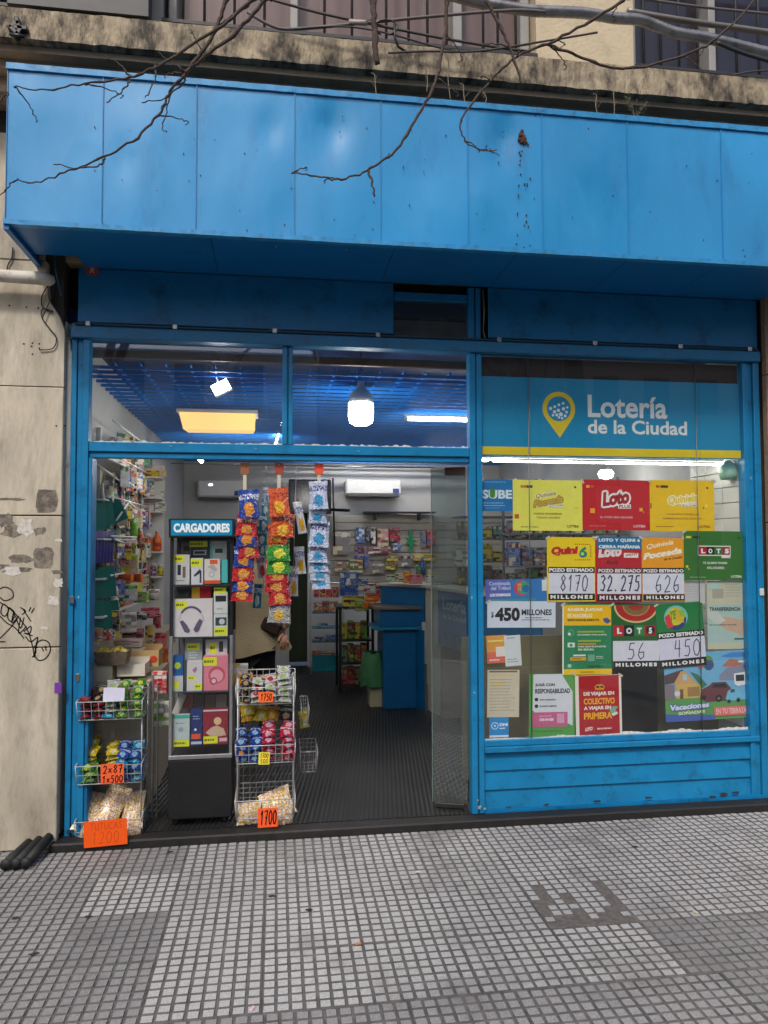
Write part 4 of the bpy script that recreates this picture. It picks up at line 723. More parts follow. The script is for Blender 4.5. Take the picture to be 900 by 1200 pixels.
P.text('Vacaciones', 783, 824, 829, 830.5, (214, 222, 240), .05, .1, 2, outline=(96, 112, 176)).text('SOÑADAS', 793, 831.5, 824, 836, (226, 232, 200), .04, .1, 1).rect(835, 829, 874, 839.5, (226, 112, 110)).text('EN TU TERRAZA', 837, 831, 873, 837.5, (240, 190, 188), .03).disc(829, 775, 7, (100, 150, 70)).disc(831, 779, 5.5, (60, 80, 130)).poly([(818, 770), (824, 768), (826, 778), (820, 784), (817, 779)], (208, 90, 70)).text('LOTBA', 871.5, 765, 876.5, 785, (60, 70, 90), .03)
P = Poster('notice', 'white notice edge showing between the LOTO 5 poster and the 450 sheet', 'notice', (800, 681, 826, 708), YB+.003, (196, 194, 196), 0)
P.lines(803, 684, 822, 6, 3, (170, 168, 172), .7)
TP = M('sticky_tape', (.62, .60, .50), .25, var=.1)
for o in list(S.objects):
    if o.name.split('.')[0] in ('poster', 'notice') and o.get('category') in ('poster', 'notice'):
        w, h = o.dimensions.x/2, o.dimensions.z/2
        for sx in (-1, 1):
            if rnd.random() < .8:
                g = MB(); g.box(-.016, .016, -.0034, -.0030, -.006, .006, mat=Matrix.Translation((sx*(w-.004), 0, h-.004))@Matrix.Rotation(R(sx*rnd.uniform(20, 60)), 4, 'Y')); g.build('tape', TP, o)
# ================================================================== BEHIND THE WINDOW
WT = M('white_wall_tile', (.72, .73, .68), .3, var=.05)
for k in range(22):
    for j in range(3):
        MB().box(3.012, 3.029, .07+j*.20, .07+j*.20+.196, .47+k*.105, .47+k*.105+.101, b=.003).build('wall_tile', WT, bpy.data.objects['inner_wall_right'])
g = MB(); x, z = wy(858, 551, .10); g.lathe([(.05, -.06), (.06, -.03), (.06, .03), (.03, .05), (.02, .07)], (x, .14, z), 12); tag(g.build('wall_fixture', M('sea_green_glass', srgb(150, 196, 176), .3, var=.15)), 'pale sea green round fixture at the top right inside the window', 'fixture')
OL = M('olive_backboard', srgb(118, 112, 84), .7, var=.15)
g = MB(); g.box(1.27, 2.60, .62, .66, .05, 1.02); g.box(2.6, 3.02, .62, .66, .05, 1.05); tag(g.build('low_partition', OL), 'dull olive board standing low behind the window papers', 'partition')
p = at(746, 822, .3); MB().box(at(727, 822, .3).x, at(771, 822, .3).x, .30, .44, .46, at(746, 782, .3).z, b=.006)
g = MB(); g.box(at(727, 822, .3).x, at(771, 822, .3).x, .30, .44, .06, at(746, 782, .3).z, b=.006); tag(g.build('black_screen_box', BLK), 'black box seen below the 56 millones poster behind the glass', 'box')
g = MB(); g.box(at(775, 822, .35).x, at(884, 822, .35).x, .40, .42, .06, at(800, 765, .35).z); tag(g.build('display_board', M('tan_board', srgb(150, 136, 106), .7, var=.15)), 'tan board behind the holiday poster at the window lower right', 'board')

# ================================================================== LIT LAMPS
def EM(name, c, s):
    m = M(name, c, .4); b = m.node_tree.nodes['Principled BSDF']; b.inputs['Emission Color'].default_value = (*c, 1); b.inputs['Emission Strength'].default_value = s; return m
GLOW = EM('lamp_glow', (1, .97, .92), 34); TUBE = EM('tube_glow', (1, .94, .84), 32); YGLOW = EM('yellow_panel_glow', (1, .60, .20), .8)
p = at(423, 443, .50); t = thing('bulb_lamp', 'large lit white LED bulb hanging just behind the right fanlight', 'lamp', p)
g = MB(); g.lathe([(.012, .05), (.020, .04), (.020, -.03), (.024, -.055), (.040, -.075), (.066, -.10), (.072, -.125), (.074, -.155)], (0, 0, 0), 20); t.scale = (1.12, 1.12, 1.12); g.build('bulb_base', WHITEP, t)
g = MB(); g.lathe([(.0745, -.1555), (.0755, -.235), (.068, -.268), (.042, -.284), (.0, -.288)], (0, 0, 0), 20); g.build('bulb_glass', GLOW, t)
MB().tube([(0, 0, .05), (0, 0, .24)], .003).build('bulb_wire', BLK, t)
p = at(259, 454, .42); t = thing('flood_lamp', 'small bright tilted flood lamp behind the left fanlight', 'lamp', p, rot=(R(-10), R(-28), 0)); t.scale = (.86, .86, .86)
MB().box(-.07, .07, .0, .03, -.05, .05, b=.006).build('lamp_body', WHITEP, t); MB().box(-.062, .062, -.004, -.0005, -.042, .042).build('lamp_face', GLOW, t); MB().tube([(0, .01, .05), (.02, .02, .24)], .006).build('lamp_arm', WHITEP, t)
a = at(210, 492, 1.4); b_ = at(299, 492, 1.4); t = thing('ceiling_light', 'long ceiling light with a yellow glowing cover behind the left fanlight', 'ceiling light', ((a.x+b_.x)/2, 1.4, a.z)); w = (b_.x-a.x)/2
g = MB(); g.add([(-w, -.02, .055), (w, -.02, .055), (w, .20, .055), (-w, .20, .055), (-w+.03, .0, -.07), (w-.0, .0, -.07), (w-.02, .18, -.07), (-w+.05, .18, -.07)], [(0, 1, 5, 4), (1, 2, 6, 5), (2, 3, 7, 6), (3, 0, 4, 7), (4, 5, 6, 7)]); g.build('light_cover', YGLOW, t)
MB().box(-w-.02, w+.02, -.03, .22, .057, .085, b=.004).build('light_housing', WHITEP, t)
def tube_lamp(pa, pb, label, r=.014, mat=TUBE):
    c = (pa+pb)/2; t = thing('tube_lamp', label, 'tube lamp', c); d = pb-pa; u = d.normalized()
    MB().tube([pa-c+u*.03, pb-c-u*.03], r, 10).build('tube', mat, t); g = MB(); up_ = Vector((0, 0, .03)); g.tube([pa-c+up_, pb-c+up_], .012, 4)
    g.tube([pa-c, pa-c+u*.029], r*1.15, 8); g.tube([pb-c-u*.029, pb-c], r*1.15, 8); g.build('tube_holder', WHITEP, t); return t
tube_lamp(at(474, 491, 1.45), at(572, 493, 1.45), 'lit white tube lamp across the ceiling behind the right fanlight', .012)
tube_lamp(at(362, 519, 4.6), at(520, 521, 4.6), 'farthest lit tube lamp, just above the fanlight sill', .018, EM('far_tube_glow', (1, .95, .86), 60))
tube_lamp(at(330, 492, 3.0), at(321, 524, 2.9), 'short slanting lit tube lamp beside the fanlight mullion', .016)
tube_lamp(at(572, 540, .26), at(868, 545, .26), 'long lit tube lamp along the top of the shop window below the lottery sign', .006)
p = at(710, 552, 1.4); t = thing('round_lamp', 'glaring round lamp above the red Loto poster inside the window', 'lamp', p); g = MB(); g.lathe([(.0, -.07), (.05, -.055), (.062, -.02), (.05, 0)], n=16); g.build('lamp_globe', GLOW, t); g = MB(); g.lathe([(.05, .001), (.05, .02), (.015, .03), (.015, .5)], n=12); g.build('lamp_base', WHITEP, t)
tube_lamp(Vector((-.55, .55, 2.275)), Vector((-.55, 1.15, 2.275)), 'added unseen tube lamp brightening the left shelves', .014)  # extra lamp added for brighter left shelves, hidden behind the transom
tube_lamp(Vector((-.85, 2.75, 2.55)), Vector((-.05, 2.75, 2.55)), 'added unseen tube lamp level with the fanlight sill, brightening the aisle', .014)  # extra fill lamp added for the dim left rear, kept out of sight
tube_lamp(Vector((1.6, 3.6, 2.6)), Vector((2.7, 3.6, 2.6)), 'lit tube lamp over the shop counter behind the lottery sign', .014)

# ================================================================== SNACK BAGS HANGING IN THE DOORWAY
def pillow(w, h, t, seed=0, nx=8, nz=9, crimp=.07):
    r = random.Random(seed); g = MB(); F = []
    for sgn in (-1, 1):
        for j in range(nz+1):
            for i in range(nx+1):
                u, v = i/nx, j/nz; e = 0 if v < crimp or v > 1-crimp else (sin(pi*(v-crimp)/(1-2*crimp)))**.55
                th = t/2*e*(sin(pi*u))**.55 if 0 < u < 1 else 0
                th *= 1+r.uniform(-.28, .28); x = (u-.5)*w*(1-.10*e) + r.uniform(-.006, .006)*w; z = (v-.5)*h
                if j in (0, nz): z += (h*.012 if i % 2 else -h*.012)
                F.append((x, sgn*(th+.0004), z))
    N = (nx+1)*(nz+1); fs = []
    for j in range(nz):
        for i in range(nx):
            a = j*(nx+1)+i; fs.append((a, a+1, a+nx+2, a+nx+1)); fs.append((N+a, N+a+nx+1, N+a+nx+2, N+a+1))
    g.add(F, fs, 0, True); return g
_pm = {}
def bag(name, label, cat, loc, w, h, t, mat, rot=(0, 0, 0), group=None, seed=0):
    k = (name, round(w, 3), round(h, 3), round(t, 3), mat.name, seed % 3)
    if k not in _pm: _pm[k] = pillow(w, h, t, seed % 3).mesh(name, mat)
    o = bpy.data.objects.new(name, _pm[k]); COL.objects.link(o); o.location = loc; o.rotation_euler = rot; return tag(o, label, cat, group)
FB = foil('foil_blue', (22, 60, 150), (230, 150, 50), (230, 235, 240)); FR = foil('foil_red', (190, 24, 36), (220, 150, 60), (235, 225, 215)); FO = foil('foil_orange', (206, 84, 30), (236, 176, 40), (150, 40, 20))
FG = foil('foil_green', (40, 140, 40), (220, 220, 60), (200, 60, 30)); FS = foil('foil_silver', (150, 150, 150), (210, 170, 60), (80, 80, 110)); FW = foil('foil_white_blue', (190, 200, 222), (60, 150, 200), (70, 60, 130))
FT = foil('foil_teal', (20, 120, 150), (200, 220, 225), (230, 230, 230)); FY = foil('foil_yellow_white', (225, 225, 232), (230, 176, 20), (60, 90, 170)); FP = foil('foil_white_red', (214, 206, 210), (190, 50, 60), (60, 60, 90))
K = .00515
def strip(items, y0, what, group, cat='snack bag', tilt=-14, depth=.035):
    for i, (x0, ya, x1, yb, mat, cn) in enumerate(items):
        p = at((x0+x1)/2, (ya+yb)/2+4, y0+.004*i); w = (x1-x0)*K; h = max((yb-ya)*K*1.15, w*1.0)
        p = at((x0+x1)/2, ya, y0+.006*i); rt_ = R(tilt+rnd.uniform(-4, 4)); 
        pos = ['top', 'second', 'third', 'fourth', 'fifth', 'sixth', 'seventh', 'eighth', 'ninth'][i]
        lab = '%s %s, %s from the top of the %s' % (cn, cat, pos, what) if i else '%s %s at the top of the %s' % (cn, cat, what)
        bag('snack_bag', lab, cat, (p.x, p.y-.01-.5*h*sin(-rt_)*.5, p.z-h*.47), w, h, depth, mat, (rt_, R(rnd.uniform(-5, 5)), R(rnd.uniform(-9, 9))), group, i)
strip([(280, 574, 304, 604, FB, 'blue'), (277, 604, 302, 617, FR, 'red'), (277, 617, 301, 630, FB, 'blue'), (279, 630, 304, 642, FR, 'red'), (274, 641, 298, 656, FB, 'blue'), (272, 655, 298, 671, FR, 'red'), (273, 670, 297, 680, FB, 'blue'), (272, 680, 297, 691, FR, 'red')], .03, 'left hanging strip', 'snack bags on the left hanging strip')
strip([(315, 572, 339, 602, FO, 'orange'), (317, 602, 345, 616, FO, 'orange'), (314, 615, 336, 631, FO, 'orange'), (313, 631, 340, 645, FG, 'green'), (312, 645, 340, 658, FG, 'green'), (311, 657, 338, 669, FR, 'red'), (311, 669, 337, 682, FR, 'red'), (314, 682, 341, 704, FR, 'red'), (314, 703, 341, 718, FS, 'silver')], .03, 'middle hanging strip', 'snack bags on the middle hanging strip')
strip([(362, 564, 384, 594, FW, 'white and blue'), (361, 592, 383, 607, FW, 'white and blue'), (362, 610, 386, 638, FW, 'white and blue'), (361, 637, 384, 650, FW, 'white and blue'), (361, 648, 384, 660, FW, 'white and blue'), (363, 658, 386, 671, FW, 'white and blue'), (365, 669, 387, 683, FW, 'white and blue')], .03, 'right hanging strip', 'white snack bags on the right hanging strip', depth=.015)
for i, (x0, ya, x1, yb, mat, cn) in enumerate([(308, 572, 316, 588, FW, 'white and blue'), (306, 586, 315, 602, FT, 'teal'), (303, 602, 314, 622, FT, 'teal'), (302, 618, 313, 638, FT, 'teal'), (302, 634, 312, 650, FT, 'teal'), (301, 650, 312, 676, FP, 'white and red'), (297, 686, 307, 711, FT, 'teal')]):
    p = at((x0+x1)/2, (ya+yb)/2, .16); bag('sachet', '%s sachet on the thin strip beside the left snack strip, %s' % (cn, ['topmost', 'just below the topmost', 'third down', 'fourth down', 'fifth down', 'above the lowest', 'lowest'][i]), 'sachet', p, (x1-x0)*.0054, (yb-ya)*.0058, .015, mat, (R(-8), R(rnd.uniform(-8, 8)), R(rnd.uniform(-30, 30))), 'sachets on the thin strip', i)
for i, (x0, ya, x1, yb) in enumerate([(346, 588, 357, 625), (345, 641, 358, 672), (338, 664, 350, 698)]):
    p = at((x0+x1)/2, (ya+yb)/2, .16); bag('sachet', 'yellow and white sachet hanging on a cord left of the right strip, '+['highest', 'middle', 'lowest'][i]+' of three', 'sachet', p, (x1-x0)*.0054, (yb-ya)*.0054, .02, FY, (R(-8), R(-8+6*i), R(20)), 'yellow and white sachets on a cord', i)
for px, c, lb in ((287, (150, 92, 60), 'brown card clip holding the left snack strip'), (327, (160, 70, 50), 'reddish card clip holding the middle snack strip'), (374, (236, 84, 50), 'orange card clip holding the right snack strip')):
    p = at(px, 545, .05); o = MB().box(-.026, .026, -.002, .002, -.055, .012, b=.001).build('card_clip', flat(c), None, p); tag(o, lb, 'clip')
    MB().box(-.010, .010, .001, .004, -.17, -.05).build('hanging_tape', flat((205, 195, 170)), o)
    MB().lathe([(.004, -.004), (.005, 0), (.004, .003)], (0, -.003, 0), 8, axis='y').build('rivet', CHROME, o)
for px, yb in ((312, 690), (347, 668)):
    a = at(px, 545, .17); b_ = at(px-3, yb, .17); tag(MB().tube([a, (a+b_)/2, b_], .0022, 5).build('sachet_string', M('pale_cord', (.4, .4, .38), .7)), 'thin cord carrying sachets, '+('left of the middle snack strip' if px < 330 else 'left of the right snack strip'), 'cord')
a = at(300, 546, .10); b_ = at(395, 552, .10); tag(MB().tube([at(200, 543, .1), at(300, 545, .1), at(400, 547, .1), at(510, 548, .1)], .004, 6).build('hanging_rail', CHROME), 'thin metal rail under the transom that the snack strips hang from', 'rail')

# ================================================================== WIRE BASKET STANDS
def wire_basket(parent, x0, x1, yf, yb, z0, z1, zb, wires=9, name='basket', mat=WIRE):
    """open basket: low front z0..z1, taller back up to zb, slanting sides"""
    g = MB(); r = .0018; R2 = .0030; f = .03
    g.tube([(x0, yf-f, z1), (x1, yf-f, z1)], R2, 5); g.tube([(x0, yf-f, z1), (x0, yf+.06, z1+.012), (x0, yb, zb)], R2, 5); g.tube([(x1, yf-f, z1), (x1, yf+.06, z1+.012), (x1, yb, zb)], R2, 5); g.tube([(x0, yb, zb), (x1, yb, zb)], R2, 5)
    g.tube([(x0+.005, yf, z0), (x1-.005, yf, z0)], R2, 5); g.tube([(x0+.005, yf, z0), (x0+.005, yb, z0)], r, 4); g.tube([(x1-.005, yf, z0), (x1-.005, yb, z0)], r, 4); g.tube([(x0, yf-f, z1), (x0+.005, yf, z0)], R2, 5); g.tube([(x1, yf-f, z1), (x1-.005, yf, z0)], R2, 5)
    g.tube([(x0, yf-f*.5, (z0+z1)/2), (x1, yf-f*.5, (z0+z1)/2)], r, 4)
    for i in range(1, wires): x = x0+(x1-x0)*i/wires; g.tube([(x, yf-f, z1), (x, yf, z0), (x, yb, z0), (x, yb, zb)], r, 4)
    for k in range(1, 4): y = yf+(yb-yf)*k/4; g.tube([(x0, y, z1+(zb-z1)*k/4), (x0+.005, y, z0)], r, 4); g.tube([(x1, y, z1+(zb-z1)*k/4), (x1-.005, y, z0)], r, 4); g.tube([(x0, y, z0), (x1, y, z0)], r, 4)
    for k in range(1, 5): z = z0+(zb-z0)*k/5; g.tube([(x0, yb, z), (x1, yb, z)], r, 4)
    return g.build(name, mat, parent)
def stand(label, px0, px1, rows, yf, yb, side, legz):
    t = thing('basket_stand', label, 'basket stand')
    x0, x1 = at(px0, 880, yf).x, at(px1, 880, yf).x; out = []
    for pt, pb, pk in rows:
        z1, z0 = at(130, pt, yf-.03).z, at(130, pb, yf).z; zb = at(130, pk, yb).z
        wire_basket(t, x0, x1, yf, yb, z0, z1, max(zb, z1+.02)); out.append((z0, z1))
    for x in (x0+.01, x1-.01):
        for y in (yf+.03, yb+.008): MB().tube([(x, y, .048), (x, y, legz)], .0042, 6).build('leg', WIRE, t)
    g = MB()
    for k in range(1, 16): z = .08+(legz-.08)*k/16; g.tube([(x0, yb+.012, z), (x1, yb+.012, z)], .0016, 4)
    for k in range(0, 10): x = x0+(x1-x0)*k/9; g.tube([(x, yb+.014, .08), (x, yb+.014, legz)], .0016, 4)
    g.build('back_grid', M('dull_wire', (.30, .30, .29), .4, metal=.4), t); return t, x0, x1, out
def card(label, box, y, c, txts, tilt=0, mat=None, ink=(40, 16, 16), w=1.0, cat='price card'):
    P = Poster('price_card', label, cat, box, y, c, tilt)
    for t, x0, y0, x1, y1 in txts: P.hand(t, x0, y0, x1, y1, ink, w)
    return P
ls, lx0, lx1, lz = stand('white wire basket stand with three snack baskets beside the left blue post', 90, 167, [(822, 843, 800), (897, 918, 882), (962, 985, 942)], -.02, .19, 1, at(170, 797, .19).z)
g = MB(); a = at(178, 790, .2); g.box(a.x, a.x+.012, .20, .22, .05, a.z, b=.002); g.box(a.x+.03, a.x+.038, .20, .22, .05, a.z-.05, b=.002); g.build('side_upright', ALU, ls)
rs_, rx0, rx1, rz_ = stand('white wire basket stand of snack baskets right of the black charger cabinet', 276, 346, [(811, 831, 789), (881, 902, 862), (947, 968, 925)], -.02, .16, 1, at(345, 788, .16).z)
def fill(x0, x1, yf, yb, z0, n, w, h, t, mats, names, where, group, cat='snack packet', name='snack_packet', lay=2, seed=0, upright=.25):
    w *= .84; h *= .86; t *= .9; n = int(n*1.5); lay = min(5, lay+1); r = random.Random(seed); cols = max(1, int((x1-x0)/(w*.92)))
    k = 0
    for l in range(lay*2):
        for c in range(cols):
            if k >= n: return
            m = r.randrange(len(mats)); x = x0+w*.5+(x1-x0-w)*(c/max(1, cols-1) if cols > 1 else .5)+r.uniform(-.01, .01); y = yf+.035+ (l % 2)*.07+r.uniform(-.01, .01); z = z0+t*.6+(l//2)*t*1.35+(l % 2)*.03
            ang = R(90*upright+r.uniform(-12, 12))
            lab = '%s %s, %s %s, in %s' % (names[m], cat, ['bottom front', 'bottom rear', 'second layer front', 'second layer rear', 'third layer front', 'third layer rear', 'fourth layer front', 'fourth layer rear', 'top front', 'top rear'][l], (['far left', 'left', 'centre left', 'centre right', 'right', 'far right'] if cols > 3 else ['left', 'middle', 'right'] if cols == 3 else ['left', 'right'] if cols == 2 else ['single'])[min(c, 5)], where)
            bag(name, lab, cat, (x, y, z+h*.5*sin(ang)), w, h, t, mats[m], (ang-R(90), R(r.uniform(-14, 14)), R(r.uniform(-16, 16))), group, k); k += 1
FDR = foil('foil_dark_red', (110, 20, 30), (190, 60, 60), (220, 210, 200)); FLG = foil('foil_leaf_green', (84, 150, 52), (190, 214, 120), (230, 235, 220)); FYL = foil('foil_yellow', (222, 200, 40), (240, 230, 160), (180, 60, 30)); FCY = foil('foil_cyan', (20, 140, 196), (150, 210, 230), (230, 240, 245))
FPK = foil('foil_crimson', (186, 24, 60), (225, 170, 190), (240, 235, 235)); FBL = foil('foil_royal', (26, 70, 160), (150, 190, 225), (230, 235, 240)); FBK = foil('foil_black', (30, 26, 30), (180, 150, 110), (220, 220, 215)); FWH = foil('foil_white', (205, 205, 206), (170, 190, 120), (70, 70, 80)); FOR = foil('foil_amber', (210, 140, 20), (240, 200, 80), (120, 60, 20))
FPC = printed('popcorn_bag', [(206, 184, 160), (188, 150, 120), (222, 206, 186), (214, 176, 60), (170, 120, 100), (228, 214, 200)], (26, 4, 26), .3, 0, 1)
FPY = printed('popcorn_bag_yellow', [(206, 184, 160), (226, 190, 40), (222, 206, 186), (232, 222, 200), (190, 140, 110)], (20, 4, 22), .3, 2)
w_ = lx1-lx0; z0 = lz[0][0]
fill(lx0+.005, lx0+w_*.40, -.035, .18, z0, 12, .075, .085, .026, [FDR, FDR, FBK], ['dark red', 'dark red', 'black'], 'top left basket beside the white paper', 'dark red packets in the top left basket', lay=3, seed=1, upright=.25)
fill(lx0+w_*.36, lx0+w_*.60, -.035, .18, z0, 7, .085, .08, .024, [FCY, FWH], ['blue and white', 'white'], 'top left basket under the paper', 'blue and white packets in the top left basket', lay=4, seed=2, upright=.3)
fill(lx0+w_*.58, lx1-.005, -.035, .18, z0, 18, .07, .08, .026, [FLG, FG], ['leaf green', 'bright green'], 'top left basket right of paper', 'green packets in the top left basket', lay=4, seed=3, upright=.35)
z0 = lz[1][0]
fill(lx0+.005, lx0+w_*.36, -.035, .18, z0, 8, .10, .08, .026, [FLG, FG], ['leaf green', 'bright green'], 'middle left basket', 'green packets in the middle left basket', lay=2, seed=4)
fill(lx0+.02, lx0+w_*.60, .02, .18, z0+.075, 9, .09, .09, .024, [FYL], ['yellow'], 'middle left basket heap', 'yellow packets in the middle left basket', lay=2, seed=5, upright=.3)
fill(lx0+w_*.60, lx1-.005, -.035, .18, z0, 14, .08, .08, .026, [FCY, FCY, FBL], ['bright blue', 'bright blue', 'royal blue'], 'middle left basket', 'blue packets in the middle left basket', lay=4, seed=6, upright=.3)
z0 = lz[2][0]
for i, (px, py, w, h, a, m, lb) in enumerate([(106, 951, .14, .23, 14, FPY, 'left popcorn bag leaning in the bottom basket by the blue post'), (131, 945, .14, .25, 18, FPC, 'middle popcorn bag standing highest in the bottom basket by the blue post'), (156, 949, .13, .22, -6, FPY, 'right popcorn bag leaning in the bottom basket by the blue post'), (110, 974, .19, .11, 80, FPC, 'popcorn bag lying flat in front in the bottom basket by the blue post'), (150, 973, .16, .11, 84, FPC, 'popcorn bag lying at the front right of the bottom basket by the blue post')]):
    p = at(px, py, .07 if i < 3 else .0); bag('popcorn_bag', lb, 'popcorn bag', p, w, h, .06, m, (R(-42 if i < 3 else -20), R(a if i < 3 else 0), R(rnd.uniform(-8, 8))), 'popcorn bags in the bottom left basket', i)
card('blank white paper propped on the top basket by the blue post', (121, 806, 146, 822), -.045, (222, 220, 238), [], 3, cat='paper')
card('orange price card with 2x87 and 1x500 on the middle basket by the blue post', (118, 895, 145, 918), -.058, (255, 104, 52), [('2x87', 120, 897, 144, 906), ('1x500', 119, 909, 144, 917)], -1.5, w=1.3)
card('large plain orange card with faint TUTUCAS 1200 on the bottom basket by the blue post', (98, 961, 149, 991.5), -.115, (255, 96, 14), [('TUTUCAS', 105, 964, 144, 972), ('1200', 106, 974.5, 140, 988)], -2.5, w=.55, ink=(196, 60, 14))
# right stand
w_ = rx1-rx0; z0 = rz_[0][0]
fill(rx0+.005, rx0+w_*.3, -.035, .15, z0, 6, .07, .08, .026, [FBK], ['black'], 'top right basket left side', 'black packets in the top right basket', lay=3, seed=7)
fill(rx0+w_*.25, rx0+w_*.68, -.035, .15, z0, 9, .08, .085, .028, [FWH, FP], ['white', 'white and red'], 'top right basket middle', 'white packets in the top right basket', lay=3, seed=8)
fill(rx0+w_*.66, rx1-.005, -.035, .15, z0, 8, .095, .08, .026, [FWH], ['pale green-white'], 'top right basket right side', 'pale packets in the top right basket', lay=4, seed=9)
fill(rx0+.02, rx0+w_*.72, .03, .15, z0+.07, 5, .09, .08, .026, [FOR], ['amber'], 'top right basket heap', 'amber packets in the top right basket', lay=1, seed=10)
z0 = rz_[1][0]
fill(rx0+.005, rx0+w_*.44, -.035, .15, z0, 12, .08, .08, .026, [FBL, FBL, FB], ['royal blue', 'royal blue', 'deep blue'], 'middle right basket', 'blue packets in the middle right basket', lay=3, seed=11, upright=.3)
fill(rx0+w_*.42, rx1-.005, -.035, .15, z0, 16, .09, .08, .028, [FPK], ['crimson'], 'middle right basket', 'crimson packets in the middle right basket', lay=4, seed=12, upright=.35)
fill(rx0+w_*.05, rx1-.01, .08, .15, rz_[0][0]-.14, 6, .10, .10, .03, [FOR, FYL, FBK], ['amber', 'yellow', 'black'], 'rear shelf below top right basket', 'packets on the rear shelf of the right stand', lay=1, seed=14, upright=.7)
for i, (px, py, w, h, a, m, lb) in enumerate([(325, 942, .19, .17, 62, FPY, 'big popcorn bag tilted on top of the bottom basket beside the cabinet'), (292, 953, .15, .12, 80, FPY, 'popcorn bag lying left in the bottom basket beside the cabinet'), (331, 958, .15, .12, 90, FPC, 'popcorn bag lying right in the bottom basket beside the cabinet')]):
    p = at(px, py, .08-.04*(i > 0)); bag('popcorn_bag', lb, 'popcorn bag', p, w, h, .07, m, (R(-30), R(a-80), R(8)), 'popcorn bags in the bottom right basket', i)
card('small orange price card 1750 on the top basket beside the cabinet', (303, 811, 320, 823), -.062, (255, 110, 40), [('1750', 305, 813, 318.5, 821)], 1, w=1)
card('small yellow price card on the middle basket beside the cabinet', (303, 881.5, 316, 896), -.062, (232, 226, 70), [('1700', 304.5, 883, 314.5, 888), ('500', 304.5, 889.5, 314.5, 894.5)], 2, ink=(190, 60, 30), w=.8)
card('orange price card 1700 on the bottom basket beside the cabinet', (302, 947, 325.5, 969.5), -.064, (255, 96, 40), [('1700', 304, 950, 324, 966)], -1, w=1.5)
# narrow side baskets hung on the right stand
for i, (pa, pb, pt, pbm, yy) in enumerate([(353, 362, 830, 850, .10), (352, 372, 880, 905, .12)]):
    x0, x1 = at(pa, 850, yy).x, at(pb, 850, yy).x; wire_basket(rs_, x0, x1, yy, yy+.26, at(350, pbm, yy).z, at(350, pt, yy).z, at(350, pt-14, yy+.26).z, 4, 'side_basket', M('dull_wire'))
bag('snack_packet', 'yellow green packet in the upper side basket of the right stand', 'snack packet', at(356, 843, .2), .07, .10, .03, FYL, (R(-15), 0, R(30)))
o = MB().box(-.07, .07, -.04, .04, -.06, .06, b=.002).build('carton', printed('carton_cream', [(200, 196, 186), (214, 170, 60), (206, 200, 190)], (1, 1, 3), .5), None, at(277, 790, .26)); tag(o, 'cream carton with a yellow band standing behind the top basket beside the cabinet', 'carton')

# ================================================================== CHARGER CABINET
cy = .05; ca = at(197, 890, cy); cb = at(272, 890, cy); cx0, cx1 = ca.x, cb.x; zt = at(235, 608, cy).z; zg = at(235, 889, cy).z; zs = [at(235, q, cy).z for q in (686, 747, 811)]
cc = thing('charger_cabinet', 'tall black glass cabinet of phone accessories under a blue CARGADORES header', 'display cabinet', ((cx0+cx1)/2, cy+.15, .05))
o_ = -Vector(cc.location)
def cb_(g, n, m, p=cc): o = g.build(n, m, p); o.location = o_ if p is cc else (0, 0, 0); return o
cb_(MB().box(cx0, cx1, cy, cy+.30, .085, zg-.003, b=.006), 'base', BLK)
for x in (cx0+.04, cx1-.04):
    for y in (cy+.05, cy+.25): cb_(MB().lathe([(.015, .047), (.02, .055), (.02, .075), (.012, .084)], (x, y, 0), 10), 'foot', BLK)
zh = at(235, 630, cy).z
for x in (cx0, cx1-.018):
    for y in (cy, cy+.282):
        cb_(MB().box(x, x+.018, y, y+.018, at(235, 745, cy).z, zh, b=.002), 'upright', BLK); cb_(MB().box(x, x+.018, y, y+.018, zg, at(235, 745, cy).z-.001, b=.002), 'upright', ALU)
cb_(MB().box(cx0, cx1, cy-.004, cy+.014, zg-.001, zg+.022, b=.002), 'rail', ALU)
for z in zs: cb_(MB().box(cx0+.02, cx1-.02, cy+.006, cy+.29, z-.004, z+.003), 'shelf', M('smoky_shelf', (.05, .06, .06), .15))
cb_(MB().box(cx0+.019, cx1-.019, cy+.292, cy+.299, zg, zh), 'back_panel', M('cabinet_back', (.08, .08, .08), .4))
cb_(MB().box(cx0+.019, cx1-.019, cy+.002, cy+.006, zg+.023, zh-.01), 'glass_front', glass('cabinet_glass', (.96, .97, .97), 1.35))
hd = cb_(MB().box(cx0-.006, cx1+.01, cy-.03, cy+.30, zh, zt, b=.004), 'header', BLK)
P = at(235, 618, cy-.03); hw = (cx1-cx0)/2-.008; g = MB(); g.box(cx0+.008, cx1-.006, cy-.033, cy-.0305, zh+.012, zt-.010); o = g.build('header_panel', M('header_teal', srgb(10, 132, 176), .3, var=.1), hd)
g = MB(); a = at(204, 624.5, cy-.034); b_ = at(266, 612.5, cy-.034); put_text(g, 'CARGADORES', cx0+.022, (zh+zt)/2-.026, cx1-.02, (zh+zt)/2+.028, cy-.0345, .05); g.build('lettering', flat((236, 240, 240)), hd)
def goods(box, y, c, label, cat='boxed item', name='boxed_gadget', d=.04, tagc=None, extra=None):
    P = Poster(name, label, cat, box, y, c, rnd.uniform(-.8, .8)); x0, y0, x1, y1 = box; me = P.o.data
    for v in me.vertices:
        if v.co.y > .001: v.co.y = d
    if tagc:
        for t in tagc: P.rect(*t, (226, 230, 40), 'price_tag'); P.lines(t[0]+1, t[1]+(t[3]-t[1])*.35, t[2]-1, 1, 2, (120, 120, 40), (t[3]-t[1])*.3)
    if extra: extra(P)
    return P
yg = cy+.03
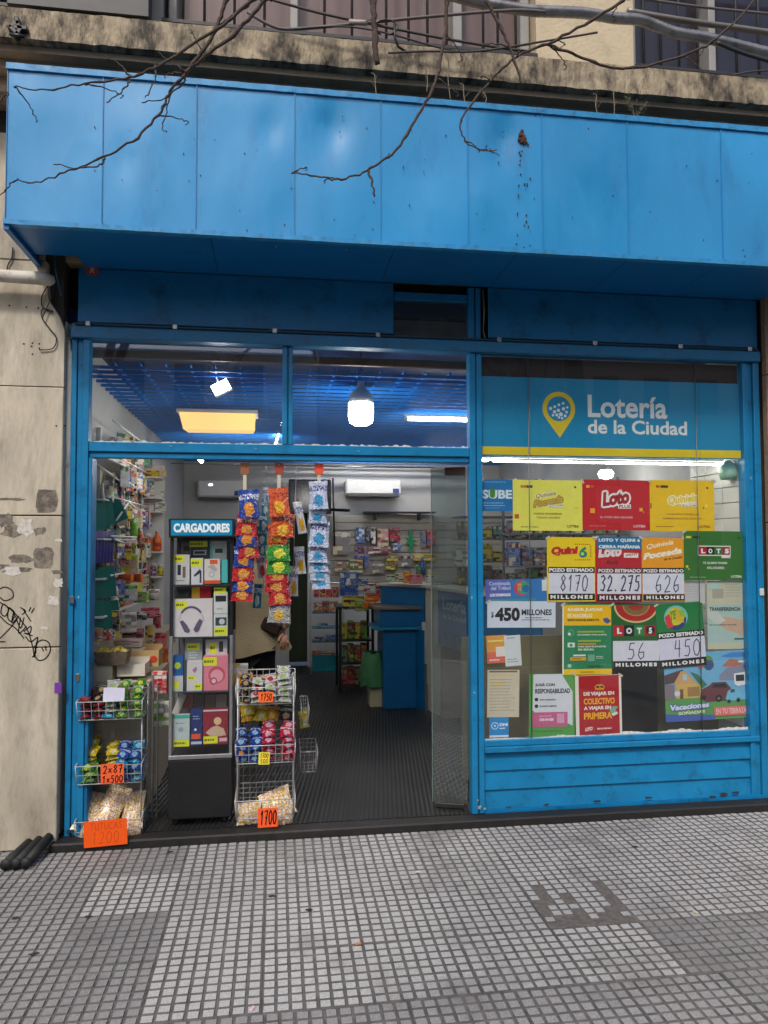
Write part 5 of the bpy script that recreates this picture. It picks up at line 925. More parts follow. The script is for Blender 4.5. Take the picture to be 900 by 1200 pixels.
goods((204, 650, 222, 685), yg, (206, 206, 204), 'white boxed charger with a dark plug picture at the left of the top cabinet shelf', tagc=[(203.5, 651, 216, 659)], extra=lambda P: P.rect(208, 662, 212, 674, (40, 40, 44)).rect(214, 664, 217.5, 677, (120, 100, 80)).lines(206, 680, 219, 1, 2, (90, 90, 90)))
goods((224, 654, 238, 685), yg-.005, (214, 214, 216), 'white boxed stand with a black arm picture on the top cabinet shelf', tagc=[(223.5, 655, 237, 664)], extra=lambda P: P.poly([(227, 674), (234, 667), (236, 669), (236, 683), (234, 683), (234, 672), (228, 676)], (50, 50, 60)))
goods((239.5, 655, 258, 684), yg, (222, 214, 206), 'white and orange boxed cable set on the top cabinet shelf', extra=lambda P: P.rect(239.5, 680, 258, 684, (232, 90, 40)).rect(246, 656, 255, 661, (232, 90, 40)).disc(248, 673, 3.4, (170, 170, 170)).disc(248, 673, 2.4, (222, 214, 206)).poly([(243, 664), (250, 661), (255, 668), (252, 670)], (180, 176, 172)))
goods((259.5, 656, 266.5, 683), yg+.01, (80, 190, 190), 'narrow turquoise box at the right end of the top cabinet shelf')
goods((213, 636, 224, 650), yg+.07, (110, 100, 92), 'brown-grey gadget pack behind the top cabinet shelf boxes', extra=lambda P: P.rect(215, 640, 222, 646, (60, 56, 52)))
goods((224, 641, 245, 654), yg+.06, (50, 50, 52), 'black gadget pack with a grey screen behind the top cabinet shelf boxes', tagc=[(222, 634, 243, 641)], extra=lambda P: P.rect(226.5, 644.5, 242, 650.5, (170, 174, 176)).rect(228, 646, 240, 649, (40, 60, 56)))
goods((246, 634, 265, 656), yg+.06, (198, 206, 200), 'white and turquoise box with a black gadget at the top right of the cabinet', extra=lambda P: P.rect(246, 634, 249, 656, (110, 190, 180)).rect(252, 643, 261, 648, (50, 54, 56)))
def hp(P):
    c = (96, 88, 116)
    pts = [(224+15*cos(pi+pi*i/16), 727+17*sin(pi+pi*i/16)) for i in range(17)]; q = [(224+12.5*cos(pi+pi*i/16), 727+14.5*sin(pi+pi*i/16)) for i in range(17)]
    for i in range(16): P.poly([pts[i], pts[i+1], q[i+1], q[i]], c if 2 < i < 13 else (200, 200, 205))
    P.poly([(210.5, 728), (214, 726.5), (219, 732), (223, 739), (220, 741.5), (216, 740)], c).poly([(237.5, 728), (234, 725), (230, 731), (226.5, 738), (229.5, 741), (233, 739)], c)
goods((204, 702, 249, 747), yg-.005, (222, 214, 214), 'large white box picturing purple grey headphones on the second cabinet shelf', d=.08, tagc=[(205.5, 704, 219, 713)], extra=hp)
goods((204, 688, 223, 701.5), yg+.05, (44, 48, 46), 'dark green-black pack behind the headphones box')
goods((224, 687, 247, 701.5), yg+.05, (200, 24, 40), 'red pack with yellow stripe behind the headphones box', extra=lambda P: P.rect(225, 688, 234, 701.5, (230, 190, 50)))
goods((250.5, 694, 266.5, 719), yg, (216, 216, 214), 'white box with black earphone case, upper right on the second cabinet shelf', tagc=[(251, 688, 265, 695)], extra=lambda P: P.rect(252.5, 698, 265, 705, (40, 40, 44)).lines(254, 713, 263, 1, 2, (140, 140, 140)))
goods((250.5, 719.5, 266.5, 746.5), yg, (206, 216, 212), 'white box with grey speaker, lower right on the second cabinet shelf', tagc=[(251, 735, 266, 744)], extra=lambda P: P.rect(252.5, 723.5, 265.5, 733, (60, 70, 76)).disc(260, 728.5, 3.4, (200, 204, 206)))
goods((203, 768, 214.5, 810), yg, (30, 90, 160), 'blue box with a lime green picture at the left of the third cabinet shelf', extra=lambda P: P.disc(208, 780, 4, (180, 210, 60)).rect(203, 792, 214.5, 810, (196, 200, 206)).rect(203.5, 799, 210, 807, (226, 230, 40)))
goods((217, 748, 237, 774), yg+.04, (150, 156, 158), 'grey boxed cables standing at the back of the third cabinet shelf', tagc=[(219, 754, 234, 762)], extra=lambda P: P.lines(221, 764, 233, 3, 3, (200, 205, 205), 1.2))
goods((219, 775, 237, 810), yg, (214, 210, 210), 'white boxed earphones on the third cabinet shelf', tagc=[(220, 792, 229, 797), (228, 801, 237, 808)], extra=lambda P: P.poly([(225, 785), (230, 781), (231, 785), (228, 789)], (170, 120, 160)))
goods((241, 749, 266, 768), yg+.03, (196, 198, 196), 'white box with a black microphone at the top right of the third cabinet shelf', tagc=[(245, 753, 254, 765)], extra=lambda P: P.rect(256.5, 752, 261.5, 764, (50, 56, 60)))
goods((238.5, 768.5, 267, 809), yg-.005, (222, 130, 146), 'pink box picturing pink headphones on the third cabinet shelf', d=.08, tagc=[(238, 770, 254, 780)], extra=lambda P: P.disc(254, 791, 10, (200, 84, 104)).disc(254, 792, 7.5, (232, 160, 172)).disc(250, 798, 4.5, (190, 80, 100)).disc(250.5, 798, 2.5, (220, 200, 206)))
goods((203, 838, 222, 875), yg, (190, 206, 204), 'white and turquoise boxed earphones at the left of the bottom cabinet shelf', tagc=[(203.5, 867, 222, 875)], extra=lambda P: P.rect(203, 838, 222, 842, (60, 176, 160)).disc(212, 855, 3, (170, 160, 190)).lines(206, 847, 219, 1, 2, (120, 130, 130)))
goods((223.5, 831, 237, 873), yg+.006, (34, 50, 110), 'navy blue upright box on the bottom cabinet shelf', extra=lambda P: P.rect(224.5, 860, 235, 866, (232, 90, 50)).disc(229, 855, 1.5, (230, 235, 240)).lines(226, 839, 235, 2, 3, (170, 180, 210)).rect(224, 869, 236.5, 872, (190, 200, 220)))
goods((238, 832, 267, 872), yg-.005, (140, 34, 52), 'dark red box with a pale blurred print on the bottom cabinet shelf', d=.07, tagc=[(238.5, 862.5, 255, 871)], extra=lambda P: P.rect(238, 831.5, 267, 833.5, (214, 190, 196)).disc(255, 845, 4.5, (222, 190, 140)).poly([(241, 858), (248, 852), (254, 850), (262, 854), (265, 862), (256, 863), (246, 862)], (206, 176, 150)).rect(257, 865, 266, 869, (220, 180, 190)))
goods((206, 812, 214, 838), yg+.08, (196, 190, 184), 'long white box leaning behind the bottom cabinet shelf').o.rotation_euler = (0, R(22), 0)
for i, (x, c, n) in enumerate([(220, (150, 60, 40), 'rust coloured'), (233, (90, 84, 70), 'khaki'), (246, (110, 96, 80), 'brown'), (259, (150, 146, 138), 'light grey')]): goods((x-6, 814, x+6, 830), yg+.10, c, n+' accessory pack hanging at the back above the bottom cabinet shelf', 'accessory pack')

# ================================================================== INSIDE: LEFT WALL OF GOODS
PAL = {'red': (186, 36, 40), 'white': (214, 212, 206), 'green': (70, 130, 60), 'yellow': (222, 196, 50), 'blue': (40, 90, 160), 'brown': (120, 84, 60), 'pink': (206, 130, 140), 'orange': (222, 110, 40), 'black': (34, 32, 34), 'teal': (30, 120, 110), 'cream': (206, 192, 160), 'lime': (130, 190, 60), 'purple': (70, 66, 130), 'maroon': (110, 30, 44), 'grey': (130, 128, 126)}
def pmat(a, b, c, k): return printed('print_%s_%s_%s_%d' % (a, b, c, k % 3), [PAL[a], PAL[b], PAL[a], PAL[c], PAL[a]], (3.2, 2, 5+k % 3), .4, k % 3)
_bx = {}
def pbox(name, label, cat, loc, w, d, h, a, b, c, k=0, rz=0, group=None, kind='box'):
    key = (kind, round(w, 3), round(d, 3), round(h, 3), a, b, c, k % 3)
    if key not in _bx:
        g = MB()
        if kind == 'box': g.box(-w/2, w/2, -d/2, d/2, 0, h, b=.002)
        elif kind == 'jar': g.lathe([(w*.46, 0), (w*.5, h*.05), (w*.5, h*.70), (w*.36, h*.80)], n=12); g.lathe([(w*.40, h*.80), (w*.40, h*.97), (w*.36, h)], n=12, mi=1)
        elif kind == 'bottle': g.lathe([(w*.44, 0), (w*.5, h*.04), (w*.5, h*.58), (w*.2, h*.78), (w*.17, h*.88)], n=12); g.lathe([(w*.21, h*.88), (w*.21, h)], n=10, mi=1)
        elif kind == 'can': g.lathe([(w*.46, 0), (w*.5, h*.04), (w*.5, h*.94), (w*.45, h)], n=14)
        _bx[key] = g.mesh(name, [pmat(a, b, c, k), M('lid_white', (.7, .7, .68), .4)])
    o = bpy.data.objects.new(name, _bx[key]); COL.objects.link(o); o.location = loc; o.rotation_euler = (0, 0, rz); return tag(o, label, cat, group)
SHW = M('shelf_white', (.74, .74, .72), .35, var=.06)
cab = thing('base_cabinet', 'beige base cabinet along the left wall behind the first basket stand', 'cabinet', (-1.0, 1.1, .05)); MB().box(-.2, .22, -.88, .9, 0, .78, b=.006).build('cabinet_body', M('beige_laminate', srgb(176, 166, 146), .5, var=.08), cab); MB().box(-.2, .25, -.9, .92, .782, .80, b=.004).build('worktop', M('cream_top', srgb(196, 186, 160), .4, var=.1), cab); MB().box(-.19, .16, -.62, .9, .802, .955, b=.004).build('display_riser', M('beige_laminate'), cab); MB().box(-.19, .03, -.88, -.625, .802, .925, b=.004).build('display_riser', M('beige_laminate'), cab)
ws = thing('wall_shelving', 'white wall shelving full of small goods just inside the left of the doorway', 'shelving', (-1.2, .3, 1.0))
LZ = [1.23, 1.46, 1.70, 1.94, 2.20]
for z in LZ: MB().box(.003, .17, -.05, 1.35, z-1-.006, z-1+.006, b=.002).build('shelf', SHW, ws)
for y in (.0, .45, .9, 1.33): MB().box(.002, .03, y-.012, y+.012, .0, 1.45, b=.002).build('upright', SHW, ws)
ORD = ['nearest the street']+[q+' from the street' for q in 'second third fourth fifth sixth seventh eighth ninth tenth eleventh twelfth thirteenth fourteenth fifteenth sixteenth seventeenth eighteenth nineteenth twentieth twenty-first twenty-second twenty-third twenty-fourth twenty-fifth twenty-sixth'.split()]
names5 = ['lowest', 'second lowest', 'middle', 'second highest', 'highest']
palk = list(PAL)
r = random.Random(21)
def adj(c): return c
for si, z in enumerate(LZ):
    y = .60; n = 0
    while y < 1.62:
        kind = r.choice(['box', 'box', 'jar', 'box', 'bottle', 'can']); w = r.uniform(.045, .09); h = r.uniform(.10, .20); a, b_, c = r.sample(palk, 3)
        if r.random() < .45: a = r.choice(['white', 'cream', 'white', 'grey'])
        n += 1; nm = {'box': 'packet', 'jar': 'jar', 'bottle': 'bottle', 'can': 'tin'}[kind]
        pbox(nm, '%s and %s %s on the %s left wall shelf, %s' % (a, b_ if b_ != a else 'patterned', nm, names5[si], ORD[n-1]), nm, (-1.2+.125-r.uniform(0, .03), y+w/2, z+.0065), w, w*r.uniform(.5, .9) if kind == 'box' else w, h, a, b_, c, n, R(r.uniform(40, 100)) if kind == 'box' else 0, 'goods on the left wall shelves', kind)
        y += w*1.02+.004
# goods on cards hanging on hooks under each shelf edge
for si, z in enumerate(LZ[1:]+[2.42]):
    for n, y in enumerate([.58+.064*i for i in range(17)]):
        a, b_, c = r.sample(palk, 3); h = r.uniform(.09, .15)
        if r.random() < .6: a = r.choice(['white', 'cream', 'white'])
        if b_ == a: b_ = 'lime'
        pbox('blister_pack', '%s and %s blister pack below the %s left wall rail, %s' % (a, b_, ['first', 'second', 'third', 'fourth', 'fifth'][si], ORD[n]), 'blister pack', (-1.2+.20+r.uniform(-.015, .02), y+r.uniform(-.015, .015), z-.02-h), .062, .012, h, a, b_, c, n, R(r.uniform(10, 70)), 'blister packs hanging along the left wall')
for si, z in enumerate([1.48, 1.72, 1.96, 2.22, 2.43]): MB().tube([(.20, .0, z-1), (.20, 1.3, z-1)], .006, 5).build('hook_rail', SHW, ws)
# teal and purple stationery hanging nearest the street
TEAL = M('teal_card', srgb(22, 108, 96), .4, var=.12); PURP = M('violet_pouch', srgb(56, 52, 120), .4, var=.2)
for i, (px, py0, py1, yy, rz) in enumerate([(113, 586, 622, .28, 40), (122, 584, 616, .36, 35), (131, 587, 613, .50, 20), (113, 668, 702, .28, 40), (124, 664, 700, .34, 30), (112, 704, 738, .28, 45), (120, 702, 740, .34, 40), (129, 704, 740, .42, 35)]):
    a = at(px, py0, yy); b_ = at(px, py1, yy); tag(MB().box(-.05, .05, -.003, .003, b_.z-a.z, 0, b=.001).build('folder', TEAL, None, a, (0, R(-6 if i != 2 else -24), R(rz))), 'teal folder at the near end of the left wall, '+['top row nearest the street', 'top row second', 'top row tilted', 'middle row nearest the street', 'middle row second', 'bottom row nearest the street', 'bottom row middle', 'bottom row deepest'][i], 'folder', 'teal folders by the entrance')
for i in range(6):
    a = at(112+i*3.6, 624, .26+.04*i); tag(pillow(.05, .20, .035, i, 4, 6).build('pouch', PURP, None, a-Vector((0, 0, .09)), (0, 0, R(60))), 'violet pouch hanging below the teal folders, '+['nearest the street', 'second', 'third', 'fourth', 'fifth', 'deepest'][i]+' of six', 'pouch', 'violet pouches by the entrance')
# diagonal white display arms
for i, (pa, pb, ya, yb) in enumerate([((108, 540), (160, 578), .2, 1.1), ((132, 540), (150, 548), .2, .7), ((120, 566), (122, 588), .3, .3), ((146, 562), (170, 580), .6, 1.4), ((150, 588), (166, 602), .7, 1.2), ((136, 610), (150, 590), .45, .6), ((134, 632), (170, 646), .4, 1.5)]):
    a = at(*pa, ya); b_ = at(*pb, yb); g = MB(); g.tube([a, b_], .007, 6); tag(g.build('display_rail', SHW), 'white display rail slanting along the left wall goods, '+['longest at the top', 'short one at the very top', 'near vertical one', 'upper middle one', 'lower middle one', 'one rising inward', 'lowest one'][i], 'display rail', 'white rails on the left wall')
# end shelves facing the street, with bottles
es = thing('end_shelving', 'narrow white end shelves facing the street with orange bottles', 'shelving', (-1.0, 1.62, 1.0))
EPY = [560, 584, 600, 647, 676]
xa, xb = at(166, 600, 1.62).x, at(190, 600, 1.62).x
for q in EPY: z = at(178, q, 1.62).z; MB().box(xa+1.0, xb+1.0, -.06, .10, z-1-.007, z-1+.005, b=.002).build('shelf', SHW, es)
MB().box(xa+.995, xb+1.0, .105, .115, -.3, 1.3).build('back_panel', SHW, es)
EG = [[('yellow', 'yellow', 'brown', .12, .05, 'box'), ('cream', 'white', 'yellow', .05, .05, 'box')], [('white', 'white', 'grey', .16, .05, 'box')], [('white', 'pink', 'grey', .09, .06, 'box'), ('white', 'cream', 'grey', .08, .07, 'box')], [('orange', 'red', 'yellow', .07, .14, 'jar'), ('orange', 'red', 'orange', .07, .17, 'bottle')], [('pink', 'yellow', 'maroon', .055, .12, 'bottle'), ('purple', 'pink', 'brown', .05, .10, 'jar'), ('yellow', 'lime', 'brown', .05, .09, 'jar')]]
for si, (q, row) in enumerate(zip(EPY, EG)):
    z = at(178, q, 1.62).z; x = xa+.01
    for n, (a, b_, c, w, h, k) in enumerate(row): pbox({'box': 'packet', 'jar': 'jar', 'bottle': 'bottle'}[k], '%s %s on the %s street-facing end shelf%s' % (a, {'box': 'packet', 'jar': 'jar', 'bottle': 'bottle'}[k], ['top', 'second', 'third', 'fourth', 'bottom'][si], ['', ', at its middle', ', at its right end'][n] if len(row) > 1 else ''), k if k != 'box' else 'packet', (x+w/2, 1.62, z+.0055), w, .06 if k == 'box' else w, h, a, b_, c, n, 0, 'goods on the street-facing end shelves', k); x += w+.004
# individually placed goods in the lower left heap, from the photograph
HEAP = [(157, 618, 9, 20, 'lime', 'white', 'lime', 'can', 'tall lime green tin on the left wall'), (165, 632, 8, 22, 'maroon', 'brown', 'orange', 'bottle', 'maroon bottle beside the orange bottles'), (144, 650, 18, 12, 'yellow', 'brown', 'yellow', 'box', 'yellow fruit print pack on the left wall'), (154, 662, 15, 22, 'cream', 'lime', 'yellow', 'box', 'cream calendar card with small rings on the left wall'), (148, 677, 14, 8, 'orange', 'red', 'orange', 'box', 'bright orange pack cluster on the left wall'), (160, 677, 12, 9, 'orange', 'orange', 'red', 'box', 'second bright orange pack on the left wall'), (133, 693, 11, 10, 'white', 'black', 'white', 'jar', 'white roll with a dark band, upper'), (133, 704, 11, 10, 'white', 'black', 'white', 'jar', 'white roll with a dark band, lower'), (180, 697, 13, 12, 'white', 'brown', 'cream', 'can', 'white tin with brown letters under the end shelves'),
 (150, 695, 20, 18, 'white', 'lime', 'teal', 'box', 'white and lime assorted pack on the left heap'), (166, 700, 14, 12, 'lime', 'white', 'cream', 'box', 'pale lime pack on the left heap'), (176, 718, 20, 12, 'pink', 'red', 'maroon', 'box', 'pink and red pack under the white tin'), (132, 728, 16, 22, 'black', 'yellow', 'grey', 'box', 'black and yellow pack leaning on the left heap'), (150, 730, 18, 22, 'white', 'cream', 'grey', 'box', 'large white pack leaning on the left heap'), (166, 722, 11, 9, 'black', 'white', 'teal', 'can', 'round black tin on the left heap'), (132, 740, 15, 15, 'yellow', 'orange', 'yellow', 'box', 'yellow pack low on the left heap'), (131, 744, 7, 11, 'white', 'blue', 'blue', 'box', 'small white pack with a blue face on the left heap'), (156, 742, 22, 10, 'maroon', 'pink', 'maroon', 'box', 'maroon pack low on the left heap'), (184, 728, 9, 16, 'red', 'white', 'red', 'can', 'red tin at the right of the left heap'), (176, 742, 9, 18, 'cream', 'brown', 'yellow', 'box', 'tan upright card box on the left heap'), (112, 744, 14, 14, 'brown', 'orange', 'cream', 'box', 'brown and orange tray by the blue post'), (126, 744, 8, 12, 'red', 'green', 'white', 'box', 'red and green pack next to the brown tray'),
 (150, 754, 30, 8, 'white', 'cream', 'pink', 'box', 'white flat pack above the cartons'), (186, 752, 16, 20, 'pink', 'red', 'orange', 'box', 'pink and red striped pack beside the cabinet'), (190, 770, 12, 20, 'orange', 'cream', 'red', 'box', 'orange and cream pack beside the cabinet'), (160, 760, 18, 6, 'green', 'white', 'green', 'box', 'green edged tray behind the white carton')]
for i, (px, py, w, h, a, b_, c, k, lb) in enumerate(HEAP):
    yy = .34+max(0, (px-112))/80*.75-(.12 if py > 715 else 0); p = at(px, py+h/2, yy); s = (yy+4.4)/867*1.0
    pbox({'box': 'packet', 'jar': 'roll', 'bottle': 'bottle', 'can': 'tin'}[k], lb, {'box': 'packet', 'jar': 'roll', 'bottle': 'bottle', 'can': 'tin'}[k], p, w*s, .05 if k == 'box' else w*s, h*s, a, b_, c, i, R(r.uniform(-12, 12)), None, k)
# tray of yellow sweets and two open cartons
p = at(133, 778, .26); g = MB(); g.add([(-.08, -.05, 0), (.08, -.05, 0), (.08, .06, 0), (-.08, .06, 0), (-.10, -.07, .08), (.09, -.07, .08), (.09, .08, .08), (-.10, .08, .08)], [(0, 1, 5, 4), (1, 2, 6, 5), (2, 3, 7, 6), (3, 0, 4, 7), (0, 3, 2, 1)])
tag(g.build('sweet_tray', M('brown_wicker', srgb(104, 90, 74), .7, var=.4, scale=40), None, p), 'brown wicker tray with yellow sweets above the beige cabinet', 'tray')
for i in range(7): bag('sweet', 'yellow wrapped sweet in the brown wicker tray, '+['leftmost', 'second', 'third', 'fourth', 'fifth', 'sixth', 'rightmost'][i], 'sweet', p+Vector((-.07+.023*i, r.uniform(-.04, 0), .078+r.uniform(0, .012))), .045, .05, .018, FYL, (R(-60), R(r.uniform(-40, 40)), R(r.uniform(-30, 30))), 'yellow sweets in the wicker tray', i)
def carton(pxa, pxb, pya, pyb, yy, d, c, lab, back):
    a = at(pxa, pyb, yy); b_ = at(pxb, pya, yy); w = b_.x-a.x; h = b_.z-a.z; t = .004; g = MB()
    g.box(0, w, 0, t, 0, h); g.box(0, w, d-t, d, 0, h*back); g.box(0, t, t+.0005, d-t-.0005, 0, h); g.box(w-t, w, t+.0005, d-t-.0005, 0, h); g.box(t+.0005, w-t-.0005, t+.0005, d-t-.0005, 0, t)
    return tag(g.build('carton', M('carton_'+lab.split()[0], srgb(*c), .6, var=.08), None, a), lab, 'carton')
carton(137, 170, 778, 793, .26, .16, (206, 200, 186), 'white open carton resting on the beige cabinet edge', 1.3)
carton(150, 186, 762, 782, .44, .16, (190, 160, 110), 'tan display carton with a red spot behind the white one', 1.2)
p = at(180, 772, .435); tag(MB().add([(p.x+.022*cos(i*.6), p.y, p.z+.02*sin(i*.6)) for i in range(10)], [tuple(range(10))[::-1]]).build('sticker', flat((210, 60, 40))), 'red round sticker on the tan display carton', 'sticker')
pbox('packet', 'red and white pack low between the first stand and the cabinet', 'packet', at(187, 812, .3), .09, .06, .13, 'red', 'white', 'pink', 2); pbox('packet', 'white pack with a lime base low beside the cabinet', 'packet', at(189, 850, .3), .10, .07, .15, 'white', 'lime', 'grey', 1)

# ================================================================== INSIDE: BACK OF THE SHOP
YW = 5.43
for x0, x1, ya, yb, lb, lg in ((231, 285, 562, 585, 'white wall air conditioner behind the left snack strip', 1), (405, 470, 562, 582, 'white wall air conditioner in the middle of the back wall', 1)):
    a = at(x0, yb, 5.2); b_ = at(x1, ya, 5.2); w = b_.x-a.x; h = b_.z-a.z; t = thing('air_conditioner', lb, 'air conditioner', (a.x, 5.2, a.z))
    g = MB(); g.box(0, w, 0, .22, .03, h, b=.02); g.build('housing', WHITEP, t); MB().box(.02, w-.02, .01, .2, 0, .029, b=.006).build('outlet_flap', M('flap_grey', (.08, .08, .08), .5), t)  # outlet flap in plain dark grey
    MB().box(w-.11, w-.03, -.004, -.0005, .05, .11).build('blue_label', flat((30, 60, 130)), t); MB().box(w*.25, w*.33, -.004, -.0005, h-.08, h-.06).build('status_light', EM('status_glow', (1, 1, 1), 3), t)
a = at(338, 602, 5.1); b_ = at(388, 562, 5.1); t = thing('television', 'black television mounted high on the back wall behind the hanging snacks', 'television', (a.x, 5.1, a.z)); MB().box(0, b_.x-a.x, 0, .06, 0, b_.z-a.z, b=.01).build('screen', M('screen_black', (.01, .01, .012), .15), t); MB().tube([((b_.x-a.x)/2, .06, .2), ((b_.x-a.x)/2+.2, .33, .22)], .02).build('wall_arm', BLK, t)
a = at(427, 601, 5.2); b_ = at(511, 598, 5.2); t = thing('wall_shelf', 'thin empty black shelf on the back wall below the air conditioner', 'shelf', (a.x, 5.2, a.z)); MB().box(0, b_.x-a.x, 0, .22, 0, .02, b=.003).build('board', BLK, t)
for q in (441, 493): MB().box(at(q, 600, 5.2).x-a.x-.012, at(q, 600, 5.2).x-a.x+.012, .0, .2, -.09, -.002, b=.002).build('bracket', BLK, t)
g = MB(); g.tube([at(380, 597, 5.3), at(405, 598, 5.2), at(409, 598, 5.1)], .02, 6); g.tube([at(390, 560, 5.3), at(392, 640, 5.3)], .012, 5); tag(g.build('wall_mount', BLK), 'black bent wall bracket beside the television', 'bracket')
sw = tag(bpy.data.objects.new('slatted_back_wall', None), kind='structure'); COL.objects.link(sw); sx0, sx1 = at(387, 640, YW).x, at(560, 640, YW).x+2.2
SLW = M('slat_board', srgb(184, 178, 166), .55, var=.08, scale=4)
z = 1.05
while z < 1.97: MB().box(sx0, sx1, YW-.012, YW+.015, z, z+.092, b=.004).build('slat_board', SLW, sw); z += .1
HG = [(390, 410, 622, 650, 'grey', 'white', 'cream'), (417, 427, 618, 636, 'blue', 'blue', 'white'), (429, 434, 617, 634, 'black', 'grey', 'black'), (434, 440, 618, 637, 'white', 'grey', 'black'), (442, 455, 620, 641, 'cream', 'brown', 'pink'), (456, 469, 618, 635, 'maroon', 'maroon', 'red'), (460, 470, 636, 645, 'blue', 'grey', 'white'), (493, 499, 622, 642, 'grey', 'blue', 'grey'), (500, 510, 620, 640, 'red', 'maroon', 'blue'), (431, 458, 641, 649, 'maroon', 'grey', 'white'), (415, 427, 640, 655, 'purple', 'grey', 'maroon'), (427, 432, 650, 666, 'blue', 'purple', 'grey'), (392, 408, 658, 670, 'brown', 'grey', 'cream'), (409, 425, 656, 672, 'cream', 'green', 'brown'), (452, 466, 652, 668, 'brown', 'yellow', 'green'), (470, 483, 651, 664, 'grey', 'maroon', 'white'), (484, 512, 650, 657, 'yellow', 'cream', 'brown'), (491, 499, 658, 672, 'blue', 'blue', 'purple'), (436, 450, 660, 672, 'grey', 'white', 'cream')]
for i, (x0, x1, ya, yb, a, b_, c) in enumerate(HG):
    p = at((x0+x1)/2, yb, 5.36); s = (5.36+4.4)/867; pbox('hanging_pack', '%s and %s pack hanging on the slatted back wall, %s' % (a, b_, ['far left', 'by the blue pack', 'left of centre', 'left of centre, pale', 'tan one at centre', 'dark red one at centre', 'under the dark red one', 'right end, grey', 'right end, red', 'long one in the middle row', 'middle row left', 'low left of centre', 'lowest far left', 'lowest left', 'lowest centre', 'low right', 'long one low right', 'blue one low right', 'low centre'][i]), 'hanging pack', p, (x1-x0)*s, .04, (yb-ya)*s, a, b_, c, i, 0, 'packs hanging on the slatted back wall')
p = at(481, 634, 5.36); g = MB(); s = .011
for dx, w in ((0, 3), ): g.box(-.018, .018, -.01, .01, -.17, .14)
g.add([(cos(i*pi/5)*(.10 if i % 2 == 0 else .035), -.012, sin(i*pi/5)*(.08 if i % 2 == 0 else .035)) for i in range(10)]+[(cos(i*pi/5)*(.10 if i % 2 == 0 else .035), .006, sin(i*pi/5)*(.08 if i % 2 == 0 else .035)) for i in range(10)], [tuple(range(10))[::-1], tuple(range(10, 20))]+[(i, (i+1) % 10, (i+1) % 10+10, i+10) for i in range(10)])
tag(g.build('toy_plane', M('toy_green', srgb(20, 130, 80), .4), None, p), 'green cross-shaped toy hanging on the slatted back wall', 'toy')
# snack rack at the end of the aisle
rk = thing('snack_rack', 'white framed snack rack with turquoise bottom panel at the end of the aisle', 'rack', (at(364, 790, 4.9).x, 4.9, .05)); wk = at(402, 790, 4.9).x-at(364, 790, 4.9).x; hk = at(380, 684, 4.9).z-.05
g = MB(); g.tube(curve_pts([(0, 0, 0), (0, 0, hk-.06), (.03, 0, hk), (wk-.03, 0, hk), (wk, 0, hk-.06), (wk, 0, 0)]), .014, 6); g.build('rack_frame', WIRE, rk)
for i, q in enumerate((718, 736, 752, 768)): z = at(380, q, 4.9).z-.05; MB().box(.02, wk-.02, .0, .3, z-.012, z, b=.002).build('shelf', M('rack_shelf_blue', srgb(60, 130, 160), .4), rk)
MB().box(.02, wk-.02, .01, .03, .03, at(380, 769, 4.9).z-.05, b=.002).build('bottom_panel', M('panel_turquoise', srgb(20, 130, 140), .5, var=.2, scale=4), rk)
for i, (x0, x1, ya, yb, a, b_, c) in enumerate([(368, 374, 688, 700, 'red', 'orange', 'maroon'), (375, 381, 688, 700, 'red', 'yellow', 'maroon'), (382, 389, 688, 700, 'red', 'orange', 'red'), (390, 397, 688, 700, 'maroon', 'red', 'orange'), (368, 376, 706, 717, 'brown', 'orange', 'cream'), (377, 386, 704, 717, 'brown', 'maroon', 'orange'), (387, 396, 704, 717, 'cream', 'brown', 'orange'), (372, 384, 730, 735, 'teal', 'white', 'blue'), (368, 380, 746, 751, 'black', 'blue', 'white'), (382, 394, 744, 751, 'blue', 'black', 'brown'), (366, 376, 763, 767, 'maroon', 'brown', 'orange'), (378, 392, 763, 767, 'brown', 'cream', 'maroon')]):
    p = at((x0+x1)/2, yb, 4.93); s = 9.3/867; pbox('packet', '%s and %s packet on the %s level of the white framed rack, %s' % (a, b_, 'top' if yb < 701 else 'second' if yb < 720 else 'third' if yb < 740 else 'fourth' if yb < 755 else 'fifth', 'toward the left' if x0 < 376 else 'toward the middle' if x0 < 386 else 'toward the right'), 'packet', p, (x1-x0)*s, .07, (yb-ya)*s, a, b_, c, i, 0, 'packets on the white framed rack')
# black framed glass counter with goods
gx0 = at(393, 790, 4.2).x; gx1 = at(440, 790, 3.6).x; gt = at(420, 712, 3.9).z
gc = thing('glass_counter', 'black framed glass counter full of sweets beside the snack rack', 'glass counter', (gx0, 3.7, .05)); W2 = gx1-gx0
for x in (0, W2-.03):
    for y in (0, .45): MB().box(x, x+.03, y, y+.03, 0, gt-.05, b=.002).build('upright', BLK, gc)
for z in (.05, .30, .55): MB().box(.031, W2-.031, .002, .47, z, z+.02).build('shelf', BLK, gc)
MB().box(-.02, W2+.02, -.02, .5, gt-.049, gt-.02, b=.003).build('top_board', BLK, gc); MB().add([(.03, -.001, 0), (W2-.03, -.001, 0), (W2-.03, -.001, gt-.05), (.03, -.001, gt-.05)], [(0, 1, 2, 3)]).build('glass_front', glass('cabinet_glass'), gc)
for j, z in enumerate((.07, .32, .57)):
    for i in range(4):
        a, b_, c = r.sample(['yellow', 'lime', 'brown', 'maroon', 'red', 'black', 'orange', 'green'], 3)
        if j == 2: a = 'lime' if i % 2 else 'yellow'
        pbox('packet', '%s packet inside the black framed glass counter, %s shelf, %s' % (a, ['lowest', 'middle', 'top'][j], ['left end', 'left of middle', 'right of middle', 'right end'][i]), 'packet', (gx0+.07+i*(W2-.1)/4, 3.85, .05+z+.001), (W2-.14)/4, .12, .17+.02*(i % 2), a, b_, c, i, 0, 'packets inside the glass counter')
